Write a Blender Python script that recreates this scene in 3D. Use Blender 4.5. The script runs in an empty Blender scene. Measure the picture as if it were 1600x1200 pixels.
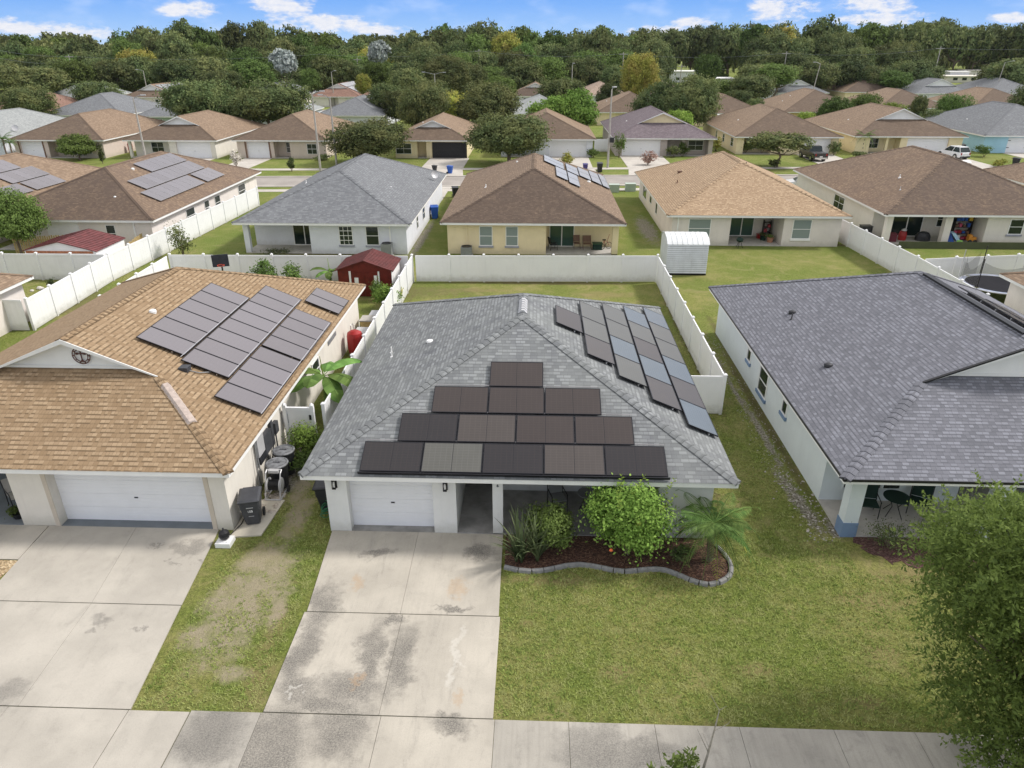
import bpy, math, random
import numpy as np
from mathutils import Vector, Matrix
R = math.radians
C = bpy.context.scene.collection
SC = bpy.context.scene
rng = random.Random(7)

# ---------------------------------------------------------------- camera
CAM_H, PITCH, YAW, FPX = 14.5, 25.5435, 2.0036, 1109.0
cd = bpy.data.cameras.new('camera'); cam = bpy.data.objects.new('camera', cd); C.objects.link(cam)
cam.location = (0, 0, CAM_H); cam.rotation_euler = (R(90 - PITCH), 0, R(YAW))
cd.sensor_fit = 'HORIZONTAL'; cd.sensor_width = 36; cd.lens = 36 * FPX / 1600; cd.clip_start = .1; cd.clip_end = 5000
SC.camera = cam

# ---------------------------------------------------------------- sun + sky
SUN_EL, SUN_AZ = 46.0, 74.0            # azimuth clockwise from +y (away from the camera)
sd = bpy.data.lights.new('sun', 'SUN'); sun = bpy.data.objects.new('sun', sd); C.objects.link(sun)
sd.energy = 3.0; sd.angle = R(9); sd.color = (1, .95, .89)
sdir = Vector((math.sin(R(SUN_AZ)) * math.cos(R(SUN_EL)), math.cos(R(SUN_AZ)) * math.cos(R(SUN_EL)), math.sin(R(SUN_EL))))
sun.rotation_euler = sdir.to_track_quat('Z', 'Y').to_euler(); sun.location = (60, 60, 90)
W = bpy.data.worlds.new('World'); SC.world = W; W.use_nodes = True
SC.view_settings.view_transform = 'Standard'; SC.view_settings.look = 'None'
SC.view_settings.exposure = 0.30; SC.view_settings.gamma = 1


class NT:
    """short helper for node trees"""
    def __init__(s, tree): s.t = tree; s.n = tree.nodes; s.l = tree.links; s.n.clear()
    def node(s, typ, ins=None, **kw):
        n = s.n.new(typ)
        for k, v in kw.items(): setattr(n, k, v)
        for k, v in (ins or {}).items(): s.set(n.inputs[k], v)
        return n
    def set(s, sock, v):
        if isinstance(v, bpy.types.NodeSocket): s.l.new(v, sock)
        elif isinstance(v, bpy.types.Node): s.l.new(v.outputs[0], sock)
        else:
            if sock.type == 'RGBA' and hasattr(v, '__len__') and len(v) == 3: v = (*v, 1)
            sock.default_value = v
    def math(s, op, a, b=None, c=None, clamp=False):
        n = s.n.new('ShaderNodeMath'); n.operation = op; n.use_clamp = clamp
        s.set(n.inputs[0], a)
        if b is not None: s.set(n.inputs[1], b)
        if c is not None: s.set(n.inputs[2], c)
        return n.outputs[0]
    def mix(s, f, a, b, blend='MIX'):
        n = s.n.new('ShaderNodeMix'); n.data_type = 'RGBA'; n.blend_type = blend
        s.set(n.inputs[0], f); s.set(n.inputs[6], a); s.set(n.inputs[7], b)
        return n.outputs[2]
    def ramp(s, f, stops, interp='LINEAR'):
        n = s.n.new('ShaderNodeValToRGB'); cr = n.color_ramp; cr.interpolation = interp
        while len(cr.elements) > 1: cr.elements.remove(cr.elements[0])
        for i, (p, c) in enumerate(stops):
            e = cr.elements[0] if i == 0 else cr.elements.new(p)
            e.position = p; e.color = (*c, 1) if len(c) == 3 else c
        s.set(n.inputs[0], f)
        return n.outputs[0]
    def noise(s, vec, scale, detail=3, rough=.55, dist=0.0):
        n = s.node('ShaderNodeTexNoise', {'Scale': scale, 'Detail': detail, 'Roughness': rough, 'Distortion': dist})
        s.set(n.inputs['Vector'], vec)
        return n.outputs[0]
    def step(s, v, lo, hi):
        n = s.n.new('ShaderNodeMapRange'); n.interpolation_type = 'SMOOTHSTEP'
        s.set(n.inputs[0], v); s.set(n.inputs[1], lo); s.set(n.inputs[2], hi)
        return n.outputs[0]


w = NT(W.node_tree)
tc = w.node('ShaderNodeTexCoord').outputs['Generated']
sep = w.node('ShaderNodeSeparateXYZ', {0: tc})
el = w.math('MULTIPLY', w.math('ARCSINE', sep.outputs[2]), 180 / math.pi)
az = w.math('MULTIPLY', w.math('ARCTAN2', sep.outputs[0], sep.outputs[1]), 180 / math.pi)
sky = w.node('ShaderNodeTexSky', sky_type='NISHITA', sun_disc=False, sun_elevation=R(SUN_EL), sun_rotation=R(SUN_AZ))
nish = w.mix(1.0, sky.outputs[0], (.10, .10, .10), 'MULTIPLY')
# high broken cloud deck
deck_n = w.noise(w.node('ShaderNodeVectorMath', {0: tc, 1: (1, 1, 2.2)}, operation='MULTIPLY').outputs[0], 2.3, 5)
deck = w.mix(w.step(deck_n, .36, .62), w.mix(.45, nish, (.9, .93, 1.0)), (1.02, .99, .96))
# clear blue towards the horizon
blue = w.ramp(w.math('DIVIDE', el, 10.0, clamp=True), [(0, (.42, .58, .80)), (.10, (.29, .48, .80)), (.26, (.18, .38, .79)), (.34, (.155, .35, .78)), (1, (.38, .52, .80))])
# low cumulus, (azimuth deg, elevation deg, half width, half height)
azw = w.node('ShaderNodeCombineXYZ', {0: w.math('MULTIPLY', az, .25), 1: w.math('MULTIPLY', el, .6)}).outputs[0]
cn = w.noise(azw, 2.2, 6, .6)
cn2 = w.noise(azw, 7.0, 5, .6)
acc = None
for a0, e0, ra, re in [(-36.5, 1.15, 3.4, .6), (-33, .9, 4.0, .5), (-30.5, .75, 2.2, .5), (-24.2, 2.15, 2.4, .55), (-17.8, 2.3, 2.5, 1.0), (-15.0, 1.35, 4.0, .75), (-11.5, .9, 2.6, .45),
                      (8.6, .9, 2.6, .42), (10.8, 1.4, 1.8, .4), (16.4, 2.1, 2.9, .8), (22.3, 2.3, 2.6, .85), (22.6, 1.6, 3.4, .5), (30.0, 1.5, 1.7, .35), (35.5, 1.4, 2.0, .4), (43, 2.5, 4, 1.2), (-50, 2, 6, 1.3), (60, 3, 8, 1.5)]:
    du = w.math('DIVIDE', w.math('SUBTRACT', az, a0), ra); dv = w.math('DIVIDE', w.math('SUBTRACT', el, e0), re)
    q = w.math('SUBTRACT', 1.0, w.math('ADD', w.math('MULTIPLY', du, du), w.math('MULTIPLY', dv, dv)))
    acc = q if acc is None else w.math('MAXIMUM', acc, q)
cl = w.math('ADD', acc, w.math('MULTIPLY', w.math('SUBTRACT', cn, .52), 2.8))
cl = w.math('ADD', cl, w.math('MULTIPLY', w.math('SUBTRACT', cn2, .5), 1.3))
cloudc = w.mix(cn2, (.55, .60, .72), (.86, .83, .81))
thin = w.math('MULTIPLY', w.step(w.noise(azw, 1.1, 3), .45, .75), .22)
low = w.mix(thin, blue, (.8, .86, .97))
low = w.mix(w.math('MULTIPLY', w.step(cl, .0, 1.0), .95), low, cloudc)
tot = w.mix(w.step(el, 4.2, 10.0), low, deck)
tot = w.mix(w.step(el, -2.0, -.4), (.12, .13, .10), tot)
bg = w.node('ShaderNodeBackground', {0: tot, 1: 1.0})
out = w.node('ShaderNodeOutputWorld', {0: bg.outputs[0]})

# ---------------------------------------------------------------- materials
MATS = {}


def _surf(name):
    m = bpy.data.materials.new(name); m.use_nodes = True
    k = NT(m.node_tree); MATS[name] = m
    p = k.node('ShaderNodeBsdfPrincipled'); o = k.node('ShaderNodeOutputMaterial', {0: p.outputs[0]})
    k.p = p
    return m, k


def plain(name, col, rough=.7, var=.08, scale=2.0, metal=0, bump=0.0, bscale=60, spec=.4, coat=0, streak=0.0, grime=0.0):
    if name in MATS: return MATS[name]
    m, k = _surf(name)
    oc = k.node('ShaderNodeTexCoord').outputs['Object']
    a = tuple(c * (1 - var) for c in col); b = tuple(min(1, c * (1 + var)) for c in col)
    n = k.noise(oc, scale, 4, .6)
    c = k.mix(k.step(n, .3, .7), a, b)
    if streak:
        v = k.node('ShaderNodeVectorMath', {0: oc, 1: (3, 3, .35)}, operation='MULTIPLY').outputs[0]
        c = k.mix(k.math('MULTIPLY', k.step(k.noise(v, 2, 4), .48, .8), streak), c, tuple(x * .45 for x in col))
    if grime:     # splashed soil and green film low on the boards
        z = k.node('ShaderNodeSeparateXYZ', {0: oc}).outputs[2]
        gz = k.math('SUBTRACT', 1.0, k.step(k.math('ADD', z, k.math('MULTIPLY', k.noise(oc, 3.5, 4, .7), -.55)), -.25, .30))
        c = k.mix(k.math('MULTIPLY', gz, grime), c, (.30, .29, .21))
        c = k.mix(k.math('MULTIPLY', k.step(k.noise(oc, .6, 4, .7), .45, .75), grime * .35), c, tuple(x * .72 for x in col))
    k.set(k.p.inputs['Base Color'], c); k.p.inputs['Roughness'].default_value = rough
    k.p.inputs['Metallic'].default_value = metal; k.p.inputs['Specular IOR Level'].default_value = spec
    k.p.inputs['Coat Weight'].default_value = coat
    if bump:
        bn = k.node('ShaderNodeBump', {'Strength': bump, 'Distance': .01, 'Height': k.noise(oc, bscale, 3)})
        k.set(k.p.inputs['Normal'], bn.outputs[0])
    return m


def shingle(name, tones, bw=.32, rh=.14, stain=(0, (0, 0, 0)), stain_scale=.35, edge=.35, front_dark=0.0):
    """tones: dark, mid, light tab colours; stain = (amount, colour); edge = painted course shadow"""
    m, k = _surf(name)
    tcn = k.node('ShaderNodeTexCoord'); uv = tcn.outputs['UV']; oc = tcn.outputs['Object']
    s = k.node('ShaderNodeSeparateXYZ', {0: uv})
    row = k.math('FLOOR', k.math('DIVIDE', s.outputs[1], rh))
    # a random sideways slip per course breaks the regular bond
    wn = k.node('ShaderNodeTexWhiteNoise', {1: row}, noise_dimensions='1D')
    u = k.math('ADD', s.outputs[0], k.math('MULTIPLY', wn.outputs[0], bw * 3))
    vec = k.node('ShaderNodeCombineXYZ', {0: u, 1: s.outputs[1], 2: 0.0}).outputs[0]
    br = k.node('ShaderNodeTexBrick', {'Vector': vec, 'Color1': (0, 0, 0, 1), 'Color2': (1, 1, 1, 1), 'Mortar': (.5, .5, .5, 1), 'Scale': 1.0,
                                      'Mortar Size': .006, 'Mortar Smooth': .3, 'Bias': 0.0, 'Brick Width': bw, 'Row Height': rh}, offset=.4, squash=.7, squash_frequency=3)
    t = k.math('ADD', br.outputs[0], k.math('MULTIPLY', k.math('SUBTRACT', k.noise(oc, .9, 3), .5), .5))
    d, mi, l = tones
    c = k.ramp(t, [(.0, d), (.28, tuple(x * .5 + y * .5 for x, y in zip(d, mi))), (.5, mi), (.78, l), (1, tuple(x * 1.12 for x in l))])
    c = k.mix(k.math('MULTIPLY', br.outputs[1], .75), c, tuple(x * .45 for x in d))
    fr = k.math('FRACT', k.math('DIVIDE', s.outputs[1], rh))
    tooth_shadow = k.math('ADD', .14, k.math('MULTIPLY', k.math('GREATER_THAN', br.outputs[0], .5), .62))  # painted shadow under each course, stronger on some tabs
    c = k.mix(k.math('MULTIPLY', k.math('MULTIPLY', k.math('SUBTRACT', 1.0, k.step(fr, .12, .42)), edge), tooth_shadow), c, tuple(x * .45 for x in d))
    c = k.mix(k.math('MULTIPLY', k.step(k.noise(uv, 40, 2), .35, .7), .25), c, l)
    if stain[0]:
        sv = k.node('ShaderNodeVectorMath', {0: uv, 1: (1.7, .22, 1)}, operation='MULTIPLY').outputs[0]
        f = k.step(k.math('ADD', k.math('MULTIPLY', k.noise(sv, stain_scale * 3, 4, .6), .6), k.math('MULTIPLY', k.noise(oc, stain_scale, 2), .4)), .30, .70)
        c = k.mix(k.math('MULTIPLY', f, stain[0]), c, stain[1])
    if front_dark:
        # darker mottled tone on roof slopes that face the front
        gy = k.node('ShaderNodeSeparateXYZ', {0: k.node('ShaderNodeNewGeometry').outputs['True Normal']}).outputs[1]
        f = k.math('MULTIPLY', k.step(k.math('MULTIPLY', gy, -1.0), .2, .3), k.math('MULTIPLY', k.step(k.math('ADD', k.noise(oc, .5, 4), k.math('MULTIPLY', k.noise(uv, 2.2, 4), .35)), .22, .62), front_dark), clamp=True)
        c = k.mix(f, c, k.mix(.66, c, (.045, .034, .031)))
    k.set(k.p.inputs['Base Color'], c); k.p.inputs['Roughness'].default_value = .9; k.p.inputs['Specular IOR Level'].default_value = .25
    h = k.math('ADD', k.math('MULTIPLY', fr, -1.0), k.math('MULTIPLY', br.outputs[0], .35))
    bn = k.node('ShaderNodeBump', {'Strength': .5, 'Distance': .012, 'Height': h})
    k.set(k.p.inputs['Normal'], bn.outputs[0])
    return m


def ell(k, x, y, cx, cy, rx, ry, rot=0.0):
    """soft ellipse mask in world metres"""
    c, s = math.cos(rot), math.sin(rot)
    dx = k.math('SUBTRACT', x, cx); dy = k.math('SUBTRACT', y, cy)
    u = k.math('DIVIDE', k.math('ADD', k.math('MULTIPLY', dx, c), k.math('MULTIPLY', dy, s)), rx)
    v = k.math('DIVIDE', k.math('SUBTRACT', k.math('MULTIPLY', dy, c), k.math('MULTIPLY', dx, s)), ry)
    return k.math('SUBTRACT', 1.0, k.math('ADD', k.math('MULTIPLY', u, u), k.math('MULTIPLY', v, v)))


def masks(k, x, y, nz, lst, amp=1.6):
    acc = None
    for e in lst:
        q = ell(k, x, y, *e)
        acc = q if acc is None else k.math('MAXIMUM', acc, q)
    return k.math('ADD', acc, k.math('MULTIPLY', k.math('SUBTRACT', nz, .5), amp))


def concrete(name, col, dark=.5, stains=(), rust=(), pale=(), brush=0.0, dirt=.35):
    m, k = _surf(name)
    oc = k.node('ShaderNodeTexCoord').outputs['Object']
    s = k.node('ShaderNodeSeparateXYZ', {0: oc}); x0, y0 = s.outputs[0], s.outputs[1]
    wx = k.math('ADD', k.math('MULTIPLY', k.math('SUBTRACT', k.noise(oc, 1.1, 4, .65), .5), 1.3), k.math('MULTIPLY', k.math('SUBTRACT', k.noise(oc, 9, 4, .7), .5), .35))
    oc2 = k.node('ShaderNodeVectorMath', {0: oc, 1: (37.3, 11.1, 0)}, operation='ADD').outputs[0]
    wy = k.math('ADD', k.math('MULTIPLY', k.math('SUBTRACT', k.noise(oc2, .9, 4, .65), .5), 1.8), k.math('MULTIPLY', k.math('SUBTRACT', k.noise(oc2, 8, 4, .7), .5), .5))
    x = k.math('ADD', x0, wx); y = k.math('ADD', y0, wy)
    c = k.mix(k.step(k.noise(oc, .5, 4, .6), .3, .72), tuple(v * .86 for v in col), tuple(v * 1.08 for v in col))
    c = k.mix(k.math('MULTIPLY', k.step(k.noise(oc, 2.6, 5, .7, .4), .5, .8), dirt), c, tuple(v * .55 for v in col))
    c = k.mix(k.math('MULTIPLY', k.step(k.noise(oc, 32, 4, .8), .42, .7), .3), c, tuple(v * .6 for v in col))
    nz = k.noise(oc, 1.9, 5, .62, .3)
    if stains:
        f = k.step(masks(k, x, y, nz, stains, 1.2), -.7, 1.2)
        f = k.math('MULTIPLY', f, k.math('ADD', .42, k.math('MULTIPLY', k.step(k.noise(oc, 26, 5, .8), .36, .64), .6)), clamp=True)
        c = k.mix(k.math('MULTIPLY', f, dark), c, (.06, .058, .056))
    if stains:
        sv = k.node('ShaderNodeVectorMath', {0: oc, 1: (1.0, .28, 1)}, operation='MULTIPLY').outputs[0]
        sf = k.math('MULTIPLY', k.step(k.noise(sv, 2.3, 6, .7, .5), .50, .78), k.math('ADD', .3, k.math('MULTIPLY', k.step(k.noise(oc, 20, 4, .8), .4, .62), .6)))
        c = k.mix(k.math('MULTIPLY', sf, dark * .8), c, (.17, .16, .145))
    if rust: c = k.mix(k.math('MULTIPLY', k.step(masks(k, x, y, nz, rust, 1.2), -.2, 1.3), .45), c, (.40, .26, .14))
    if pale: c = k.mix(k.math('MULTIPLY', k.step(masks(k, x, y, nz, pale, 1.4), .1, 1.1), .45), c, (.60, .58, .53))
    if brush:
        bv = k.node('ShaderNodeVectorMath', {0: oc, 1: (1, .05, 1)}, operation='MULTIPLY').outputs[0]
        c = k.mix(k.math('MULTIPLY', k.step(k.noise(bv, 9, 4, .7), .42, .7), brush), c, tuple(v * .62 for v in col))
    k.set(k.p.inputs['Base Color'], c); k.p.inputs['Roughness'].default_value = .88; k.p.inputs['Specular IOR Level'].default_value = .3
    bn = k.node('ShaderNodeBump', {'Strength': .25, 'Distance': .01, 'Height': k.noise(oc, 30, 4)})
    k.set(k.p.inputs['Normal'], bn.outputs[0])
    return m


def leafmat(name, dark, light, hue2=None, trans=.25, rough=.55):
    m, k = _surf(name)
    g = k.node('ShaderNodeNewGeometry'); oi = k.node('ShaderNodeObjectInfo')
    oc = k.node('ShaderNodeTexCoord').outputs['Object']
    c = k.mix(g.outputs['Random Per Island'], dark, light)
    hue2 = hue2 or tuple(v * .72 for v in light)
    c = k.mix(k.math('MULTIPLY', k.step(k.noise(oc, 2.6, 2), .42, .62), .75), c, hue2)
    hs = k.node('ShaderNodeHueSaturation', {'Hue': k.math('ADD', .480, k.math('MULTIPLY', oi.outputs['Random'], .036)), 'Saturation': .95,
                                           'Value': k.math('ADD', .68, k.math('MULTIPLY', k.math('FRACT', k.math('MULTIPLY', oi.outputs['Random'], 7.3)), .66)), 'Color': c})
    k.set(k.p.inputs['Base Color'], hs.outputs[0]); k.p.inputs['Roughness'].default_value = .75; k.p.inputs['Specular IOR Level'].default_value = .12
    tr = k.node('ShaderNodeBsdfTranslucent', {0: hs.outputs[0]})
    mx = k.node('ShaderNodeMixShader', {0: trans, 1: k.p.outputs[0], 2: tr.outputs[0]})
    o = [n for n in k.n if n.type == 'OUTPUT_MATERIAL'][0]; k.l.new(mx.outputs[0], o.inputs[0])
    return m


def grassmat():
    m, k = _surf('grass')
    oc = k.node('ShaderNodeTexCoord').outputs['Object']
    s = k.node('ShaderNodeSeparateXYZ', {0: oc}); x, y = s.outputs[0], s.outputs[1]
    big = k.noise(oc, .22, 4, .6); mid = k.noise(oc, 1.1, 5, .65, .3); fine = k.noise(oc, 9, 5, .75); vf = k.noise(oc, 34, 3, .75)
    c = k.mix(k.step(fine, .34, .66), (.09, .115, .024), (.285, .30, .080))
    c = k.mix(k.math('MULTIPLY', k.step(vf, .35, .7), .6), c, (.40, .39, .14))
    c = k.mix(k.math('MULTIPLY', k.step(k.noise(oc, 15, 4, .7), .50, .66), .7), c, (.06, .075, .018))
    c = k.mix(k.math('MULTIPLY', k.step(mid, .42, .70), .6), c, (.36, .315, .14))
    c = k.mix(k.math('MULTIPLY', k.step(big, .40, .62), .7), c, k.mix(k.step(fine, .34, .66), (.085, .125, .022), (.20, .265, .055)))
    c = k.mix(k.math('MULTIPLY', k.step(k.noise(oc, .7, 5, .7, .8), .52, .70), .55), c, (.36, .30, .15))
    # far lawns greener
    c = k.mix(k.math('MULTIPLY', k.step(y, 44.0, 60.0), .35), c, (.13, .19, .04))
    tan = masks(k, x, y, mid, [(2.2, 13.3, .5, .25), (-.1, 14.9, .35, .2), (5.8, 13.5, .8, .3), (9.3, 14.2, .6, .35), (8.3, 12.6, .5, .3), (9.9, 16.2, 1.4, .5), (.2, 16.7, 1.3, .25), (4.5, 43.8, 2.2, .8), (-4, 44.5, 3, .5), (-6.9, 12.6, .5, 1.2), (-7.0, 14.2, .35, 1.5), (11.6, 17.2, 1.5, .5)], 2.2)
    c = k.mix(k.math('MULTIPLY', k.step(tan, -.3, 1.3), .6), c, (.30, .235, .12))
    sand = masks(k, x, y, k.noise(oc, 1.6, 6, .7, .5), [(-8.2, 15.6, 1.0, 2.4, -.1), (-8.4, 17.3, .7, .8), (-8.9, 15.6, .5, .6), (-8.0, 16.2, .9, .4), (-8.0, 19.6, .4, 1.2), (-9.0, 14.2, .5, .6), (-8.4, 21.5, .35, 1.2), (-7.2, 15.2, .25, .8), (-7.6, 12.9, .5, .3)], 5.0)
    c = k.mix(k.math('MULTIPLY', k.step(sand, -.9, 1.3), .85), c, (.42, .355, .26))
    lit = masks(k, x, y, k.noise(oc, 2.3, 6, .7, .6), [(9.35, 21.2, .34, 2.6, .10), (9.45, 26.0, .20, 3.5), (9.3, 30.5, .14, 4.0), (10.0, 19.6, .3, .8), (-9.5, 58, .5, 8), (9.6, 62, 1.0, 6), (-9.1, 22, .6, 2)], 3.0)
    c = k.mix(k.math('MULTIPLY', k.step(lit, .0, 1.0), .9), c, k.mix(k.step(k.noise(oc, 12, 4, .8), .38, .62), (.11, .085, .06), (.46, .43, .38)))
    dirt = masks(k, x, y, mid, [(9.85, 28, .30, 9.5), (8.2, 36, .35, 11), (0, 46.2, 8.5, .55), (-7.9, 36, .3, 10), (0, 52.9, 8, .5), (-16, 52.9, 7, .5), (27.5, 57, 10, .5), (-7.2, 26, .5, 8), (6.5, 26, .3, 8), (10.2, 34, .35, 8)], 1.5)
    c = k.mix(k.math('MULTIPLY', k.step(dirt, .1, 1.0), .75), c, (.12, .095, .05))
    pth = masks(k, x, y, k.noise(oc, 3, 4), [(-29, 41, 2.2, 4), (-13, 44, 12, 2.2)], 1.5)
    c = k.mix(k.math('MULTIPLY', k.step(pth, .1, 1.0), .55), c, (.17, .13, .075))
    k.set(k.p.inputs['Base Color'], c); k.p.inputs['Roughness'].default_value = .95; k.p.inputs['Specular IOR Level'].default_value = .1
    hgt = k.math('ADD', k.math('MULTIPLY', fine, 1.0), k.math('MULTIPLY', vf, .5))
    bn = k.node('ShaderNodeBump', {'Strength': 1.0, 'Distance': .10, 'Height': hgt})
    k.set(k.p.inputs['Normal'], bn.outputs[0])
    return m


def mulchmat(name, a, b, hi, scale=22):
    m, k = _surf(name)
    oc = k.node('ShaderNodeTexCoord').outputs['Object']
    v = k.node('ShaderNodeTexVoronoi', {'Vector': k.node('ShaderNodeVectorMath', {0: oc, 1: (1, 1.7, 1)}, operation='MULTIPLY').outputs[0], 'Scale': scale, 'Randomness': 1.0})
    s = k.node('ShaderNodeSeparateXYZ', {0: v.outputs['Color']})
    c = k.ramp(s.outputs[0], [(0, a), (.55, b), (.9, hi), (1, hi)])
    c = k.mix(k.step(k.noise(oc, 3, 4), .4, .7), c, k.mix(.5, c, a))
    k.set(k.p.inputs['Base Color'], c); k.p.inputs['Roughness'].default_value = .95
    bn = k.node('ShaderNodeBump', {'Strength': 1.0, 'Distance': .04, 'Height': v.outputs[0]})
    k.set(k.p.inputs['Normal'], bn.outputs[0])
    return m


def glassmat(name, col, rough=.08):
    m, k = _surf(name)
    k.p.inputs['Base Color'].default_value = (*col, 1); k.p.inputs['Roughness'].default_value = rough
    k.p.inputs['Specular IOR Level'].default_value = .6
    return m


def panelmat(name, col, rough=.3, line=(.2, .2, .2), cell=.105, lw=.012, spec=.5, tint=None):
    """solar module: UV in metres, fine cell lines, a soft mottled tone with any sky reflection put into the colour"""
    m, k = _surf(name)
    tcn = k.node('ShaderNodeTexCoord'); uv = tcn.outputs['UV']
    s = k.node('ShaderNodeSeparateXYZ', {0: uv})
    lines = None
    for a, st in ((0, cell * 1.7), (1, cell)):
        f = k.math('FRACT', k.math('DIVIDE', s.outputs[a], st))
        g = k.math('LESS_THAN', f, lw / st * 1.0)
        lines = g if lines is None else k.math('MAXIMUM', lines, g)
    oi = k.node('ShaderNodeObjectInfo')
    c = k.mix(k.noise(uv, .8, 3), tuple(v * .85 for v in col), tuple(v * 1.2 for v in col))
    if tint: c = k.mix(oi.outputs['Random'], c, tint)
    c = k.mix(k.math('MULTIPLY', lines, .35), c, line)
    k.set(k.p.inputs['Base Color'], c); k.p.inputs['Roughness'].default_value = rough; k.p.inputs['Specular IOR Level'].default_value = spec
    return m


WHITE = plain('white_paint', (.80, .80, .79), .55, .03, 1.5, streak=.05)
VINYL = plain('white_vinyl', (.82, .825, .84), .4, .03, 1.2, streak=.10, grime=.5)
STUC = plain('white_stucco', (.72, .725, .71), .9, .04, 1.0, bump=.3, bscale=90, streak=.10, grime=.35)
STUC_CREAM = plain('cream_stucco', (.70, .665, .60), .9, .04, 1.0, bump=.3, bscale=90, streak=.12, grime=.35)
STUC_MINT = plain('pale_mint_stucco', (.64, .695, .715), .9, .03, 1.0, bump=.3, bscale=90, streak=.06)
STUC_YEL = plain('pale_yellow_stucco', (.76, .65, .43), .9, .04, 1.0, bump=.3, bscale=90, streak=.10, grime=.35)
STUC_PINK = plain('pinkish_stucco', (.60, .51, .45), .9, .04, 1.0, bump=.3, bscale=90, streak=.12, grime=.35)
STUC_WARM = plain('warm_white_stucco', (.71, .66, .62), .9, .04, 1.0, bump=.3, bscale=90, streak=.10, grime=.35)
STUC_LAV = plain('cool_white_stucco', (.68, .70, .76), .9, .04, 1.0, bump=.3, bscale=90, streak=.06, grime=.35)
STUC_GRN = plain('sage_green_stucco', (.36, .44, .38), .9, .04, 1.0)
STUC_SKY = plain('sky_blue_stucco', (.34, .56, .70), .9, .04, 1.0)
STUC_ORG = plain('ochre_stucco', (.62, .47, .25), .9, .04, 1.0)
SOFFIT = plain('soffit_white', (.6, .6, .6), .7, .03)
TAN_TRIM = plain('tan_trim', (.52, .46, .38), .8, .04)
BLUE_TRIM = plain('blue_trim', (.17, .25, .38), .8, .05)
GREY_SILL = plain('grey_sill', (.30, .31, .36), .8, .05)
BLACK_M = plain('black_metal', (.018, .018, .02), .4, .1, metal=.2)
DRIP = plain('black_drip_edge', (.012, .012, .014), .5, .1)
PLASTIC = plain('black_plastic', (.022, .023, .027), .45, .15, 4)
PLASTIC2 = plain('grey_black_plastic', (.05, .052, .06), .5, .15, 4)
BLUE_P = plain('blue_plastic', (.02, .09, .38), .45, .1)
GREY_M = plain('grey_metal', (.26, .27, .28), .5, .1, metal=.3)
LGREY_M = plain('pale_grey_metal', (.5, .5, .51), .45, .06, metal=.2)
ALU = plain('aluminium', (.6, .6, .62), .35, .05, metal=.8)
REDROOF = plain('dark_red_sheet', (.115, .024, .022), .5, .3, 3, metal=.1, streak=.2)
REDWALL = plain('dark_red_panel', (.13, .012, .008), .55, .25, 3, streak=.35)
REDP = plain('red_paint', (.33, .02, .02), .4, .15)
GREEN_D = plain('dark_green_fabric', (.008, .03, .022), .8, .2)
WOOD = plain('weathered_wood', (.46, .34, .15), .85, .2, 5, streak=.2)
BARK = plain('bark', (.17, .13, .10), .95, .25, 6, bump=.6, bscale=20)
BARK_G = plain('grey_bark', (.32, .29, .26), .95, .2, 8, bump=.5, bscale=20)
POLE = plain('weathered_concrete_pole', (.38, .36, .33), .85, .1, 3, streak=.15)
RUBBER = plain('rubber', (.02, .02, .02), .8, .1)
CHROME = plain('bright_metal', (.6, .6, .6), .25, .05, metal=.9)
PATIO = plain('patio_slab', (.42, .40, .37), .85, .12, 1.5)
PATIO_BL = plain('blue_grey_floor', (.15, .17, .19), .75, .1, 1.5)
PATIO_GR = plain('dark_patio_slab', (.25, .245, .235), .85, .25, 1.6)
GLASS = glassmat('dark_glass', (.012, .022, .020))
GLASS_G = glassmat('green_glass', (.035, .085, .07))
GLASS_B = glassmat('blind_glass', (.22, .27, .27), .2)
DOORW = plain('garage_door_white', (.78, .79, .81), .5, .02)
DOORB = plain('garage_door_black', (.018, .018, .022), .5, .1)
BROWN_P = plain('brown_door', (.16, .09, .06), .6, .1)
ORANGE = plain('orange_flower', (.7, .16, .05), .7, .1)
FLOWER = plain('white_flower', (.75, .73, .68), .7, .05)

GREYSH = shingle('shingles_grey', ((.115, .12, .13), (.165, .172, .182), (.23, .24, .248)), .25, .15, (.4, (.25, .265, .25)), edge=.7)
GREYSH_L = shingle('shingles_slate_lavender', ((.125, .128, .146), (.168, .171, .196), (.205, .21, .24)), .21, .14, edge=.8)
TANSH = shingle('shingles_tan', ((.235, .158, .09), (.305, .215, .13), (.36, .262, .165)), .16, .185, (.35, (.215, .147, .088)), edge=1.6)
ORSH = shingle('shingles_orange_tan', ((.29, .20, .125), (.365, .26, .165), (.45, .33, .215)), .18, .17, (.15, (.28, .19, .125)), edge=1.1)
BROWNSH = shingle('shingles_brown', ((.15, .105, .075), (.205, .145, .10), (.27, .195, .135)), .22, .17, (.3, (.15, .11, .085)), edge=.7, front_dark=.95)
BROWNSH2 = shingle('shingles_brown_streaked', ((.145, .10, .072), (.195, .137, .096), (.265, .188, .125)), .22, .17, (.5, (.13, .095, .078)), edge=.7, front_dark=.75)
BROWNSH3 = shingle('shingles_mid_brown', ((.185, .128, .086), (.235, .168, .116), (.29, .21, .145)), .3, .17, (.4, (.18, .13, .095)), edge=.4, front_dark=.8)
PURPSH = shingle('shingles_plum', ((.125, .10, .112), (.15, .122, .135), (.18, .15, .162)), .3, .17, edge=.3)
GREYSH_F = shingle('shingles_weathered_grey', ((.135, .14, .15), (.17, .178, .19), (.21, .22, .23)), .27, .17, (.4, (.14, .145, .155)), edge=.45)
GREYSH_P = shingle('shingles_pale_grey', ((.24, .25, .25), (.29, .305, .305), (.33, .345, .34)), .3, .17, (.3, (.22, .23, .23)), edge=.3)
PINKSH = shingle('shingles_pinkish_tan', ((.28, .21, .165), (.33, .25, .20), (.37, .28, .23)), .3, .17, edge=.3)
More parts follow.
